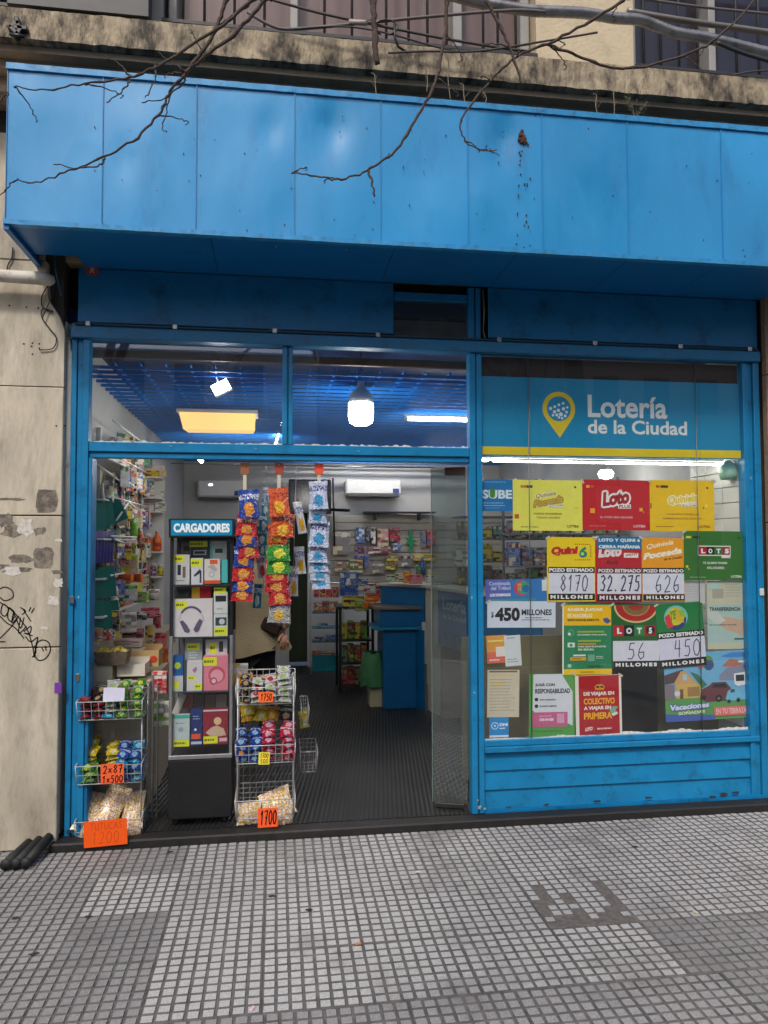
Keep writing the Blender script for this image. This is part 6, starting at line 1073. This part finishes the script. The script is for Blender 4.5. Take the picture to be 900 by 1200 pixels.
pbox('display_box', 'blue display stand with a white figure on the glass counter', 'display', at(409, 698, 3.75), .20, .08, .26, 'blue', 'white', 'blue', 0); o = at(408, 684, 3.70); tag(MB().lathe([(.0, -.03), (.03, -.02), (.035, 0), (.02, .03), (.022, .05), (.0, .06)], (0, 0, 0), 10).build('figure', WHITEP, None, o+Vector((0, -.0, 0))), 'small white figure in front of the blue display stand', 'figure')
pbox('price_board', 'black and yellow price board on the glass counter', 'price board', at(414, 714, 3.6), .24, .03, .14, 'black', 'yellow', 'yellow', 1); pbox('tray', 'yellow green sweet tray on the glass counter', 'tray', at(424, 716, 3.55), .14, .1, .12, 'lime', 'cream', 'brown', 2)
for i, (x, y, w, h, a, b_, c) in enumerate([(434, 688, 14, 9, 'white', 'black', 'red'), (448, 690, 14, 10, 'red', 'cream', 'black'), (438, 700, 20, 9, 'orange', 'red', 'yellow'), (433, 708, 14, 7, 'orange', 'yellow', 'orange'), (452, 700, 10, 9, 'maroon', 'white', 'cream'), (425, 682, 10, 8, 'blue', 'white', 'grey')]):
    p = at(x, y+h/2, 3.3); s = 7.7/867; pbox('sweet_box', '%s and %s sweet box in the heap between glass counter and blue desk, %s' % (a, b_, ['upper left', 'upper right', 'centre', 'front left', 'right side', 'back left'][i]), 'sweet box', p, w*s, .12, h*s, a, b_, c, i, R(6*i-15), 'sweet boxes heaped by the blue desk')
# blue desk, bin and counter
DB = M('desk_blue', srgb(6, 96, 150), .35, var=.1); dx0 = at(436, 708, 2.95).x; dx1 = at(496, 708, 2.75).x
dk = thing('blue_desk', 'blue shop desk with a worn wooden top in the middle of the shop', 'desk', (dx0, 2.8, .05))
zt_ = at(465, 711, 2.8).z-.05; zl = at(465, 736, 2.8).z-.05; xc = at(450, 780, 2.8).x-dx0; xe = dx1-dx0
MB().box(0, xe, -.02, .5, zt_-.03, zt_, b=.004).build('desk_top', M('worn_wood_top', srgb(108, 98, 88), .4, var=.2, scale=10), dk)
MB().box(.06, xe-.002, .02, .48, zl+.01, zt_-.032, b=.004).build('drawer_box', DB, dk); MB().box(.0, xe-.002, -.01, .48, zl-.02, zl+.009, b=.004).build('ledge', M('desk_ledge', srgb(30, 130, 165), .3, var=.1), dk)
MB().box(xc, xc+.33, .04, .48, 0, zl-.021, b=.004).build('desk_side', DB, dk); MB().add([(xc+.332, .04, 0), (xe+.01, -.06, 0), (xe+.01, -.06, zl-.022), (xc+.332, .04, zl-.022), (xc+.332, .06, 0), (xe+.01, -.04, 0), (xe+.01, -.04, zl-.022), (xc+.332, .06, zl-.022)], [(0, 1, 2, 3), (7, 6, 5, 4), (0, 4, 5, 1), (3, 2, 6, 7), (1, 5, 6, 2), (0, 3, 7, 4)]).build('desk_side', DB, dk)
a = at(433, 828, 2.95); b_ = at(451, 794, 2.95); t = thing('waste_bin', 'cream plastic waste bin lined with a green bag beside the blue desk', 'bin', ((a.x+b_.x)/2, 3.05, .05)); w = (b_.x-a.x)/2
MB().add([(-w*.9, -.09, 0), (w*.9, -.09, 0), (w*.9, .09, 0), (-w*.9, .09, 0), (-w, -.1, .33), (w, -.1, .33), (w, .1, .33), (-w, .1, .33)], [(0, 1, 5, 4), (1, 2, 6, 5), (2, 3, 7, 6), (3, 0, 4, 7), (3, 2, 1, 0)]).build('bin_body', M('cream_plastic', srgb(200, 192, 160), .4, var=.05), t)
g = MB(); N = 18; vs = []; r2 = random.Random(8)
for j, (rr, z) in enumerate([(1.45, .20), (1.5, .27), (1.3, .38), (1.12, .50), (.95, .53)]):
    for i in range(N): q = 2*pi*i/N; k_ = 1+r2.uniform(-.2, .2); vs.append((w*rr*cos(q)*k_*1.15-.04, .12*rr*sin(q)*k_, z+r2.uniform(-.015, .015)))
g.add(vs, [(j*N+i, j*N+(i+1) % N, (j+1)*N+(i+1) % N, (j+1)*N+i) for j in range(4) for i in range(N)], 0, True); g.build('bin_bag', M('green_bag', srgb(70, 130, 84), .35, var=.2, scale=12, bump=.4), t)
# printed counter running toward the shop window
CP = [(1.44, 2.75), (1.50, 2.45), (1.66, 1.60), (1.95, .95)]
cn2 = thing('shop_counter', 'white topped service counter with a blue lottery print front behind the glass door', 'counter', (1.5, 2, .05))
def seg(p, q, z0, z1, t_, name, m, off=0):
    d = Vector((q[0]-p[0], q[1]-p[1])); d.normalize(); n = Vector((-d.y, d.x)); n = n if n.x > 0 else -n
    a = Vector(p)+n*off; b = Vector(q)+n*off; c = b+n*t_; e = a+n*t_
    vs = [(v.x-1.5, v.y-2, z-.05) for z in (z0, z1) for v in (a, b, c, e)]
    return MB().add(vs, [(0, 1, 2, 3), (7, 6, 5, 4), (0, 4, 5, 1), (1, 5, 6, 2), (2, 6, 7, 3), (3, 7, 4, 0)]).build(name, m, cn2)
CW = M('counter_white', srgb(206, 200, 186), .4, var=.06); CPB = M('counter_print_blue', srgb(10, 104, 160), .3, var=.12, scale=3)
seg(CP[0], CP[1], .70, 1.235, .5, 'white_end', CW); seg(CP[0], CP[1], .05, .30, .4, 'plinth', CW, .02); seg(CP[0], CP[1], .30, .695, .4, 'white_panel', CW, .01)
for i in (1, 2):
    seg(CP[i], CP[i+1], .72, 1.235, .03, 'print_panel', CPB)
seg((1.06, 3.20), (1.43, 2.77), .90, 1.235, .03, 'print_panel', CPB); seg((1.04, 3.24), (1.43, 2.77), 1.237, 1.262, .5, 'counter_top', CW, -.03)
MB().box(.02, 1.48, .38, .46, .0, .66, b=.004).build('lower_panel', M('counter_beige', srgb(150, 146, 128), .5, var=.1), cn2)
for i in (0, 1, 2): seg(CP[i], CP[i+1], 1.237, 1.262, .55, 'counter_top', CW, -.03)
p, q = Vector(CP[1]), Vector(CP[2]); d = (q-p).normalized(); L = (q-p).length
mtx = Matrix.Translation((p.x-1.5, p.y-2, -.05)) @ Matrix(((d.x, d.y, 0, 0), (d.y, -d.x, 0, 0), (0, 0, 1, 0), (0, 0, 0, 1))).to_4x4()
def onfront(g): 
    n = Vector((d.y, -d.x)); n = n if n.x < 0 else -n
    g.v = [(p.x-1.5+d.x*x+n.x*(.004), p.y-2+d.y*x+n.y*(.004), z-.05) for x, y, z in g.v]; return g
g = MB(); put_text(g, 'Lotería', .12, 1.06, .62, 1.17, 0, .02); put_text(g, 'de la Ciudad', .12, .98, .62, 1.03, 0, .015); onfront(g).build('lettering', flat((170, 196, 206)), cn2)
g = MB(); r2 = random.Random(2)
for i in range(22): x = .04+i*.042; h = .03+.10*abs(sin(i*.9))*r2.uniform(.6, 1); g.box(x, x+.018, 0, 0, .725, .725+h)
onfront(g).build('white_fingers_print', flat((190, 196, 186)), cn2)
for i, (x, y, w, h, a, b_, c, k, yy) in enumerate([(458, 682, 10, 8, 'white', 'black', 'lime', 'box', 2.9), (468, 682, 10, 10, 'cream', 'green', 'white', 'box', 2.85), (477, 683, 8, 13, 'orange', 'yellow', 'pink', 'box', 2.8), (487, 684, 14, 11, 'pink', 'red', 'pink', 'box', 2.75), (491, 673, 7, 10, 'green', 'green', 'teal', 'can', 2.8), (495, 672, 6, 22, 'blue', 'blue', 'purple', 'bottle', 2.85), (504, 683, 10, 9, 'white', 'blue', 'white', 'can', 2.7), (504, 674, 8, 6, 'cream', 'lime', 'cream', 'box', 2.72)]):
    p = at(x, y+2, yy); s = (yy+4.4)/867; p.z = max(1.263, at(x, y, yy).z); pbox({'box': 'sweet_box', 'can': 'tub', 'bottle': 'bottle'}[k], ['white and black box at the left end of the counter goods', 'cream and green box on the counter', 'orange and yellow tall box on the counter', 'pink box on the counter top', 'green tub behind the pink box', 'blue bottle behind the pink box', 'white tub at the right of the counter goods', 'cream box over the white tub'][i], {'box': 'box', 'can': 'tub', 'bottle': 'bottle'}[k], p, w*s, .09 if k == 'box' else w*s, h*s, a, b_, c, i, 0, None, k)
t = thing('counter_rack', 'dark rack of goods behind the glass door above the counter', 'rack', (2.2, 2.6, 1.26))
for j, z in enumerate((.0, .22, .44, .66)): MB().box(-.45, .9, 0, .3, z+.002, z+.016, b=.002).build('shelf', M('rack_grey', (.12, .13, .13), .4), t)
r2 = random.Random(33)
for j in range(3):
    for i in range(11):
        a, b_, c = r2.sample(['green', 'yellow', 'grey', 'white', 'teal', 'brown', 'cream', 'black'], 3); h = r2.uniform(.09, .18)
        pbox('packet', '%s and %s packet on the %s shelf of the dark counter rack, %s' % (a, b_, ['lowest', 'middle', 'upper'][j], ['far left', 'second', 'third', 'fourth', 'fifth', 'centre', 'seventh', 'eighth', 'ninth', 'tenth', 'far right'][i]), 'packet', (1.81+i*.118, 2.72, 1.26+j*.22+.0165), .10, .1, h, a, b_, c, i, 0, 'packets on the dark counter rack')
pbox('carton', 'white squared carton on the counter seen through the glass door', 'carton', at(544, 663, 2.2), .19, .1, .145, 'white', 'white', 'grey', 1)
t = thing('side_rack', 'tall grey rack of assorted goods deep behind the lottery papers', 'rack', (2.0, 1.5, .05))
for j, z in enumerate((1.15, 1.42, 1.69, 1.96)): MB().box(-.1, .95, 0, .22, z, z+.014, b=.002).build('shelf', M('rack_grey'), t)
for x in (-.1, .94): MB().box(x, x+.02, .2, .22, 0, 2.2).build('upright', M('rack_grey'), t)
for j in range(4):
    for i in range(9):
        a, b_, c = r2.sample(['grey', 'white', 'cream', 'green', 'brown', 'teal', 'maroon', 'blue'], 3); h = r2.uniform(.10, .2)
        pbox('packet', '%s and %s packet on the %s shelf of the grey rack behind papers, %s' % (a, b_, ['lowest', 'second', 'third', 'top'][j], ['far left', 'second', 'third', 'fourth', 'centre', 'sixth', 'seventh', 'eighth', 'far right'][i]), 'packet', (1.96+i*.108, 1.6, .05+[1.15, 1.42, 1.69, 1.96][j]+.0145), .09, .1, h, a, b_, c, i, 0, 'packets on the grey rack behind the papers')

# ================================================================== CUSTOMER
def skin(name, joints, edges, mats, parent, sub=2, flat_=None):
    me = bpy.data.meshes.new(name); me.from_pydata([j[:3] for j in joints], edges, []); o = bpy.data.objects.new(name, me); COL.objects.link(o)
    m = o.modifiers.new('skin', 'SKIN'); m.use_smooth_shade = True
    for i, j in enumerate(joints): v = me.skin_vertices[0].data[i]; v.radius = (j[3], j[4] if len(j) > 4 else j[3]); v.use_root = i == 0
    s = o.modifiers.new('sub', 'SUBSURF'); s.levels = sub; s.render_levels = sub
    me.materials.append(mats)
    dg = bpy.context.evaluated_depsgraph_get(); m2 = bpy.data.meshes.new_from_object(o.evaluated_get(dg)); bpy.data.objects.remove(o); m2.name = name
    o = bpy.data.objects.new(name, m2); COL.objects.link(o); o.parent = parent; return o
px_ = at(298, 730, 1.35)
pe = thing('person', 'person in loose beige coat and black trousers behind the hanging snacks holding a brown bag', 'person', (px_.x-.02, 1.35, .05))
SK = M('skin', srgb(176, 128, 104), .5, var=.06); CO = M('beige_coat', srgb(160, 144, 112), .85, var=.12, scale=8, bump=.4, bscale=60); TR = M('black_trousers', (.012, .012, .014), .8, var=.2)
J = [(0, 0, .90, .13, .10), (0, 0, 1.10, .13, .10), (0, 0, 1.30, .15, .10), (0, .01, 1.42, .07, .06), (0, .0, 1.50, .045), (0, -.01, 1.58, .075, .085), (0, 0, 1.67, .07, .08),
 (-.16, 0, 1.38, .05), (-.21, .02, 1.12, .042), (-.20, -.08, .90, .034), (.16, 0, 1.38, .05), (.22, .02, 1.14, .042), (.24, -.10, .97, .034),
 (-.08, 0, .82, .085), (-.09, 0, .47, .058), (-.09, .02, .09, .04), (-.09, -.10, .035, .035), (.09, 0, .82, .085), (.11, .02, .47, .058), (.12, .03, .09, .04), (.13, -.09, .035, .035)]
E_ = [(0, 1), (1, 2), (2, 3), (3, 4), (4, 5), (5, 6), (2, 7), (7, 8), (8, 9), (2, 10), (10, 11), (11, 12), (0, 13), (13, 14), (14, 15), (15, 16), (0, 17), (17, 18), (18, 19), (19, 20)]
body = skin('body', J, E_, SK, pe)
skin('trousers', [(0, 0, .88, .15, .12), (-.085, 0, .78, .10), (-.095, 0, .47, .075), (-.095, .02, .10, .06), (.09, 0, .78, .10), (.112, .02, .47, .075), (.122, .03, .10, .06)], [(0, 1), (1, 2), (2, 3), (0, 4), (4, 5), (5, 6)], TR, pe)
for sx in (-.09, .13): skin('shoe', [(sx, .03, .04, .05, .04), (sx, -.06, .035, .05, .035), (sx, -.13, .03, .04, .028)], [(0, 1), (1, 2)], BLK, pe, 1)
g = MB(); N = 28; rows = [(.075, 1.47, .06), (.13, 1.43, .085), (.19, 1.38, .11), (.21, 1.28, .13), (.215, 1.15, .14), (.23, 1.02, .155), (.26, .90, .17), (.285, .80, .18)]; vs = []
for k, (rx, z, ry) in enumerate(rows):
    for i in range(N):
        q = 2*pi*i/N; f = 1+(.05*sin(q*5+z*3)+.03*sin(q*9))*max(0, (1.35-z))*1.6; vs.append((rx*cos(q)*f+.02*(1.4-z), ry*sin(q)*f, z+(.03*cos(q)+.015*sin(q*4) if k == len(rows)-1 else 0)))
g.add(vs, [(j*N+i, (j+1)*N+i, (j+1)*N+(i+1) % N, j*N+(i+1) % N) for j in range(len(rows)-1) for i in range(N)], 0, True); g.build('coat', CO, pe)
skin('coat_sleeve', [(.15, 0, 1.37, .075), (.23, .02, 1.14, .068), (.25, -.09, .98, .055)], [(0, 1), (1, 2)], CO, pe); skin('coat_sleeve', [(-.15, 0, 1.37, .075), (-.22, .02, 1.12, .068), (-.21, -.07, .92, .055)], [(0, 1), (1, 2)], CO, pe)
def hand_(cx, cy, cz, sgn, parent):
    jo = [(cx, cy, cz, .026, .016), (cx, cy-.03, cz-.045, .036, .016)]; ed = [(0, 1)]
    for f in range(4):
        b0 = len(jo); x = cx-.027+.018*f; l = (.9, 1, .95, .75)[f]; jo += [(x, cy-.045, cz-.07, .0095), (x, cy-.05+.006*f, cz-.07-.030*l, .0088), (x, cy-.03, cz-.07-.052*l, .008)]; ed += [(1, b0), (b0, b0+1), (b0+1, b0+2)]
    b0 = len(jo); jo += [(cx+sgn*.036, cy-.04, cz-.035, .011), (cx+sgn*.045, cy-.065, cz-.06, .0095)]; ed += [(0, b0), (b0, b0+1)]
    skin('hand', jo, ed, SK, parent, 1)
hand_(.245, -.11, .955, -1, pe); hand_(-.205, -.09, .885, 1, pe)
HR = M('dark_hair', (.02, .013, .009), .6, var=.3, scale=40); g = MB(); N = 18; vs = []
for k, (rr, z) in enumerate([(.02, 1.765), (.07, 1.745), (.098, 1.69), (.105, 1.62), (.10, 1.55), (.085, 1.48)]):
    for i in range(N): q = 2*pi*i/N; fr = -1 if sin(q) < -.55 and z < 1.66 else 0; vs.append((rr*cos(q)*(1 if not fr else .95), (rr*sin(q)+.012) if not fr else -.02, z))
g.add(vs, [(j*N+i, (j+1)*N+i, (j+1)*N+(i+1) % N, j*N+(i+1) % N) for j in range(5) for i in range(N)], 0, True); g.build('hair', HR, pe)
p = at(318, 734, 1.22); o = tag(MB().box(-.075, .075, -.04, .04, -.055, .055, b=.02).build('handbag', M('brown_leather', srgb(44, 26, 18), .5, var=.2, bump=.2), None, p, (0, R(28), 0)), 'small dark brown bag held at the side of the beige coat', 'bag')
MB().tube([(-.05, 0, .05), (-.03, 0, .15), (.03, 0, .16), (.05, 0, .05)], .006, 6).build('bag_handle', M('brown_leather'), o)

# ================================================================== OVERHEAD: BRANCHES, CONDUITS, WEEDS
BARK = M('grey_brown_bark', srgb(78, 64, 56), .85, var=.3, scale=40, bump=.5, bscale=120)
tr = thing('street_tree', 'bare street tree whose thin twigs hang in front of the blue canopy', 'tree', (3.6, -3.9, 0))
def world_branch(pts, rs, name='branch', par=None):
    g = MB(); q = curve_pts([Vector(p)-Vector(tr.location) for p in pts], 6); n = len(q); rr = [rs[0]+(rs[1]-rs[0])*(i/(n-1))**.8 for i in range(n)]
    rg = random.Random(int(rs[0]*1e5)+n)
    q = [p+Vector((rg.uniform(-1, 1), rg.uniform(-1, 1), rg.uniform(-1, 1)))*.0035 for p in q]; rr = [x*(1.35 if i % 7 == 3 else 1) for i, x in enumerate(rr)]
    g.tube(q, rr, 6); return g.build(name, BARK, par or tr)
world_branch([(3.6, -3.9, -.05), (3.65, -3.88, 1.5), (3.5, -3.9, 3.6), (3.3, -3.7, 5.2)], (.17, .11), 'trunk')
world_branch([(3.3, -3.7, 5.2), (2.4, -3.0, 6.0), (1.3, -2.4, 6.2), (.2, -2.1, 6.0), (-.4, -2.0, 5.6)], (.09, .025), 'limb')
world_branch([(3.3, -3.7, 5.2), (3.2, -2.6, 6.4), (2.6, -1.9, 7.2)], (.08, .04), 'limb'); world_branch([(3.3, -3.7, 5.2), (4.4, -4.2, 6.8), (5.2, -4.0, 8.0)], (.08, .03), 'limb')
TR = random.Random(91)
def tw(pts, y, r0, r1, top=None, name='branch'):
    P3 = [at(a, b, y) for a, b in pts]
    if top: P3 = [Vector(top), at(pts[0][0]+12, -330, y-.1), at(pts[0][0]+6, -160, y-.04)]+P3; r0 *= 1.1
    o = world_branch(P3, (r0, r1), name)
    if name == 'branch':
        vis = P3[3:] if top else P3
        for k in range(len(vis)):
            if TR.random() < .35:
                a = vis[k]; L = TR.uniform(.04, .13); d = Vector((TR.uniform(-1, 1), TR.uniform(-.4, .4), TR.uniform(-.9, .5))).normalized(); e = a+d*L
                world_branch([a, a+d*L*.5+Vector((TR.uniform(-.01, .01), 0, .006)), e, e+Vector((TR.uniform(-.02, .02), 0, -.012))], (.0028, .0012), 'twig')
    return o
yA = -1.9
tw([(322, -16), (310, 0), (280, 35), (240, 65), (217, 86), (200, 107), (185, 135), (155, 165), (115, 187), (75, 202), (42, 214), (20, 210)], yA, .0085, .0018, (.9, -2.2, 5.9))
tw([(312, -20), (295, 0), (260, 30), (220, 55), (180, 80), (145, 92), (100, 98), (55, 105), (17, 101)], yA-.05, .0085, .0018, (.8, -2.2, 5.9))
tw([(272, -25), (265, 0), (255, 30), (235, 62), (217, 86)], yA, .009, .006, (.5, -2.15, 5.9))
for P_ in ([(122, 185), (115, 195), (90, 197), (64, 192)], [(152, 88), (150, 100), (142, 107), (126, 120)], [(182, 76), (181, 95), (169, 115)], [(152, 90), (140, 76), (122, 65)], [(217, 84), (205, 76), (185, 62)], [(216, 90), (213, 100), (192, 115), (167, 120)]): tw(P_, yA, .0035, .0016, None, 'twig')
tw([(526, -20), (524, 0), (522, 40), (512, 90), (490, 135), (465, 175), (450, 187), (430, 200), (400, 210), (370, 207), (342, 202)], yA, .009, .0022, (1.2, -2.3, 6.1))
tw([(432, 201), (436, 215), (439, 230)], yA, .0045, .003, None, 'twig')
tw([(745, -18), (730, 0), (700, 20), (650, 47), (605, 67), (575, 95), (550, 125), (540, 145), (545, 165), (562, 175), (582, 175)], yA+.1, .0085, .002, (2.5, -2.4, 5.9))
tw([(562, -20), (570, 0), (585, 30), (597, 55), (612, 100)], yA, .009, .004, (1.5, -2.3, 6.0))
tw([(642, 52), (670, 62), (710, 77), (750, 79), (800, 65), (840, 45), (880, 5), (890, -20)], yA+.15, .0055, .004)
tw([(436, -20), (437, 0), (439, 40), (442, 75)], yA-.1, .012, .009, (.9, -2.3, 6.1))
tw([(0, 118), (10, 108), (5, 116)], yA, .003, .0015, None, 'twig')
STEEL = M('weathered_steel_pipe', srgb(150, 148, 146), .32, metal=.7, var=.25, scale=14, dirt=srgb(60, 56, 52), dscale=10, damt=.4)
YC = -.47
def pipe(pts, r, mat, lab, ribs=False, y=YC, name='overhead_pipe', cat='pipe'):
    q = curve_pts([at(a, b, y) for a, b in pts], 16 if ribs else 6); n = len(q)
    rr = [r*(1.06 if (ribs and i % 2) else 1) for i in range(n)]; return tag(MB().tube(q, rr, 10).build(name, mat), lab, cat)
pipe([(500, -14), (560, 2), (620, 12), (680, 15), (720, 21), (752, 24), (790, 38), (830, 45), (900, 62), (1000, 84)], .030, STEEL, 'thick ribbed silver conduit crossing in front of the upper windows', True)
pipe([(735, 13), (800, 24), (900, 38), (1000, 54)], .018, M('dull_pipe', srgb(126, 120, 112), .4, metal=.5, var=.2), 'thinner grey pipe above the ribbed conduit at the upper right', y=-.42)
for i, (pts, rr, lab) in enumerate([([(320, 0), (370, 14), (425, 26), (520, 45), (600, 58), (620, 60)], .008, 'brown cable running down to the right from a taped joint'), ([(290, 14), (318, 30), (345, 34), (425, 27), (520, 18), (600, 12), (640, 14)], .009, 'dark cable rising to the right past the taped joint'), ([(345, 34), (400, 31), (450, 38), (520, 57), (560, 60), (620, 52)], .005, 'thin grey cable under the taped joint'), ([(455, 62), (500, 60), (560, 60), (640, 48), (700, 38)], .006, 'grey cable sagging just above the cement ledge'), ([(750, -2), (820, 8), (900, 16)], .008, 'black cable along the very top right'), ([(840, 50), (870, 62), (910, 74)], .012, 'dark cable under the ribbed conduit at the right edge'), ([(860, 88), (880, 84), (910, 82)], .005, 'thin cable at the right edge above the ledge')]):
    cable('overhead_cable', [(a, b, YC-.02-.012*i) for a, b in pts], 0, rr, M('grey_cable_%d' % (i % 3), [(.06, .05, .045), (.14, .12, .11), (.03, .03, .032)][i % 3], .5, var=.2), lab)
a = at(409, 26, YC-.035); b_ = at(430, 27, YC-.035); tag(MB().tube([a, b_], .014, 8).build('tape_joint', M('pale_tape', srgb(176, 164, 150), .6, var=.2)), 'pale tape joint on the cables above the canopy', 'tape joint')
g = MB(); g.tube([at(430+14*cos(i*.45+2)*1.0+22, 32+9*sin(i*.45+2), YC-.06) for i in range(14)], .005, 5); g.tube([at(462, 28, YC-.06), at(463, 45, YC-.06), at(467, 55, YC-.05), at(478, 62, YC-.04)], .007, 5); tag(g.build('cable_loop', BLK), 'small black cable loop hanging beside the taped joint', 'cable')
WEED = M('dry_weed', srgb(130, 116, 92), .8, var=.2); WG = M('weed_green', srgb(66, 76, 44), .7, var=.3)
r2 = random.Random(12)
for i, (px, y0, y1) in enumerate([(441, 112, 88), (500, 108, 78), (528, 118, 62), (545, 122, 100), (568, 122, 108), (701, 136, 112), (720, 138, 98)]):
    a = at(px, y0, -.50); b_ = at(px-2, y1, -.47); g = MB(); m_ = (a+b_)/2+Vector((r2.uniform(-.015, .015), 0, 0)); g.tube(curve_pts([a, m_, b_, b_+Vector((-.02, 0, .01))]), .0024, 5)
    for k in range(3): q = a.lerp(b_, r2.uniform(.3, .9)); g.tube([q, q+Vector((r2.uniform(-.03, .03), -.01, .03))], .0014, 4)
    tag(g.build('dry_weed', WEED), 'dry stalk standing on the canopy top, '+['left of centre', 'below the central cables', 'tallest near the middle', 'short one near the middle', 'tiny one right of the middle', 'left of the green weed', 'thin one nearest the green weed'][i], 'dry stalk', 'dry stalks on the canopy')
t = thing('weed', 'small bushy green weed growing on top of the canopy right of centre', 'weed', at(745, 141, -.50))
for k in range(9):
    g = MB(); d = Vector((r2.uniform(-.10, .10), r2.uniform(-.04, .02), r2.uniform(.07, .13))); g.tube([(0, 0, -.01), d*.5+Vector((0, 0, .02)), d], .0018, 4); s_ = g.build('stem', WEED, t)
    g = MB()
    for q in range(12):
        c = d*r2.uniform(.35, 1.05)+Vector((r2.uniform(-.012, .012), r2.uniform(-.01, .01), r2.uniform(-.01, .01))); e = r2.uniform(.005, .011); a = Vector((r2.uniform(-1, 1), r2.uniform(-1, 1), r2.uniform(-.3, 1))).normalized(); bb = a.orthogonal()*.45
        g.add([c-a*e, c+bb*e, c+a*e, c-bb*e], [(0, 1, 2, 3)])
    o = g.build('leaf_cluster', WG, s_); o['kind'] = 'stuff'
# small litter on the pavement
for i, (px, py, c, lb) in enumerate([(420, 1106, (190, 130, 80), 'tiny orange scrap lying on the pale slabs'), (296, 1182, (210, 180, 190), 'tiny pinkish scrap on the pavement near the bottom edge'), (815, 1069, (190, 186, 150), 'tiny pale scrap on the pavement at the right'), (490, 1022, (200, 198, 194), 'tiny white scrap on the pavement before the step')]):
    p = onz(px, py, .003); g = MB(); rr = random.Random(i); g.prism([(-.012, -.001), (.013, 0), (.010, .004), (-.009, .003)], -.006, .007); tag(g.build('litter_scrap', flat(c), None, p, (0, 0, i)), lb, 'litter')
p = onz(48, 1118, .001); 
for i, (px, py) in enumerate([(40, 1118), (18, 1076), (103, 1074), (200, 998), (362, 1066), (744, 992), (318, 1050)]):
    p = onz(px, py, .0008); rr = random.Random(i+5); g = MB(); g.add([(.022*cos(k*.7)*rr.uniform(.6, 1.2), .014*sin(k*.7)*rr.uniform(.6, 1.2), 0) for k in range(9)], [tuple(range(9))]); tag(g.build('gum_stain', M('old_gum', (.03, .028, .027), .8), None, p), 'dark flattened gum stain on the pavement, '+['at the left edge', 'near the left wall', 'by the pale left slab', 'near the step on the left', 'in front of the charger cabinet', 'near the step on the right', 'left of the middle'][i], 'gum stain', 'gum stains on the pavement')

# worn paint at the foot of the frame
r3 = random.Random(77); WORN = M('bare_grimy_metal', (.035, .03, .028), .8, var=.5, scale=60); CH = M('chipped_undercoat', srgb(150, 158, 160), .7, var=.3, scale=50)
for i, (px, py, w, h, m) in enumerate([(848, 931, 9, 3, WORN), (862, 929, 7, 2.5, WORN), (835, 934, 6, 2, WORN), (562, 946, 3, 3, CH), (568, 948, 2, 2, CH), (560, 938, 1.6, 2, CH), (700, 939, 8, 1.6, WORN), (640, 943, 6, 1.5, WORN), (596, 946, 5, 1.4, WORN), (760, 935, 7, 1.5, WORN), (80, 975, 3, 4, WORN), (94, 968, 2, 3, WORN), (92, 700, 1.4, 2, CH), (553, 700, 1.2, 2.4, CH), (556, 812, 1.4, 2, CH), (880, 560, 1.2, 2.2, CH), (300, 526, 2, 1, CH), (420, 529, 2.4, .9, CH), (200, 523, 1.6, .8, CH)]):
    g = MB(); blot(g, px, py, w*1.3, h*1.3, 60+i, -.0068 if py > 600 or px > 870 else -.0045, 12, .35); g.build('paint_wear', m, sf)
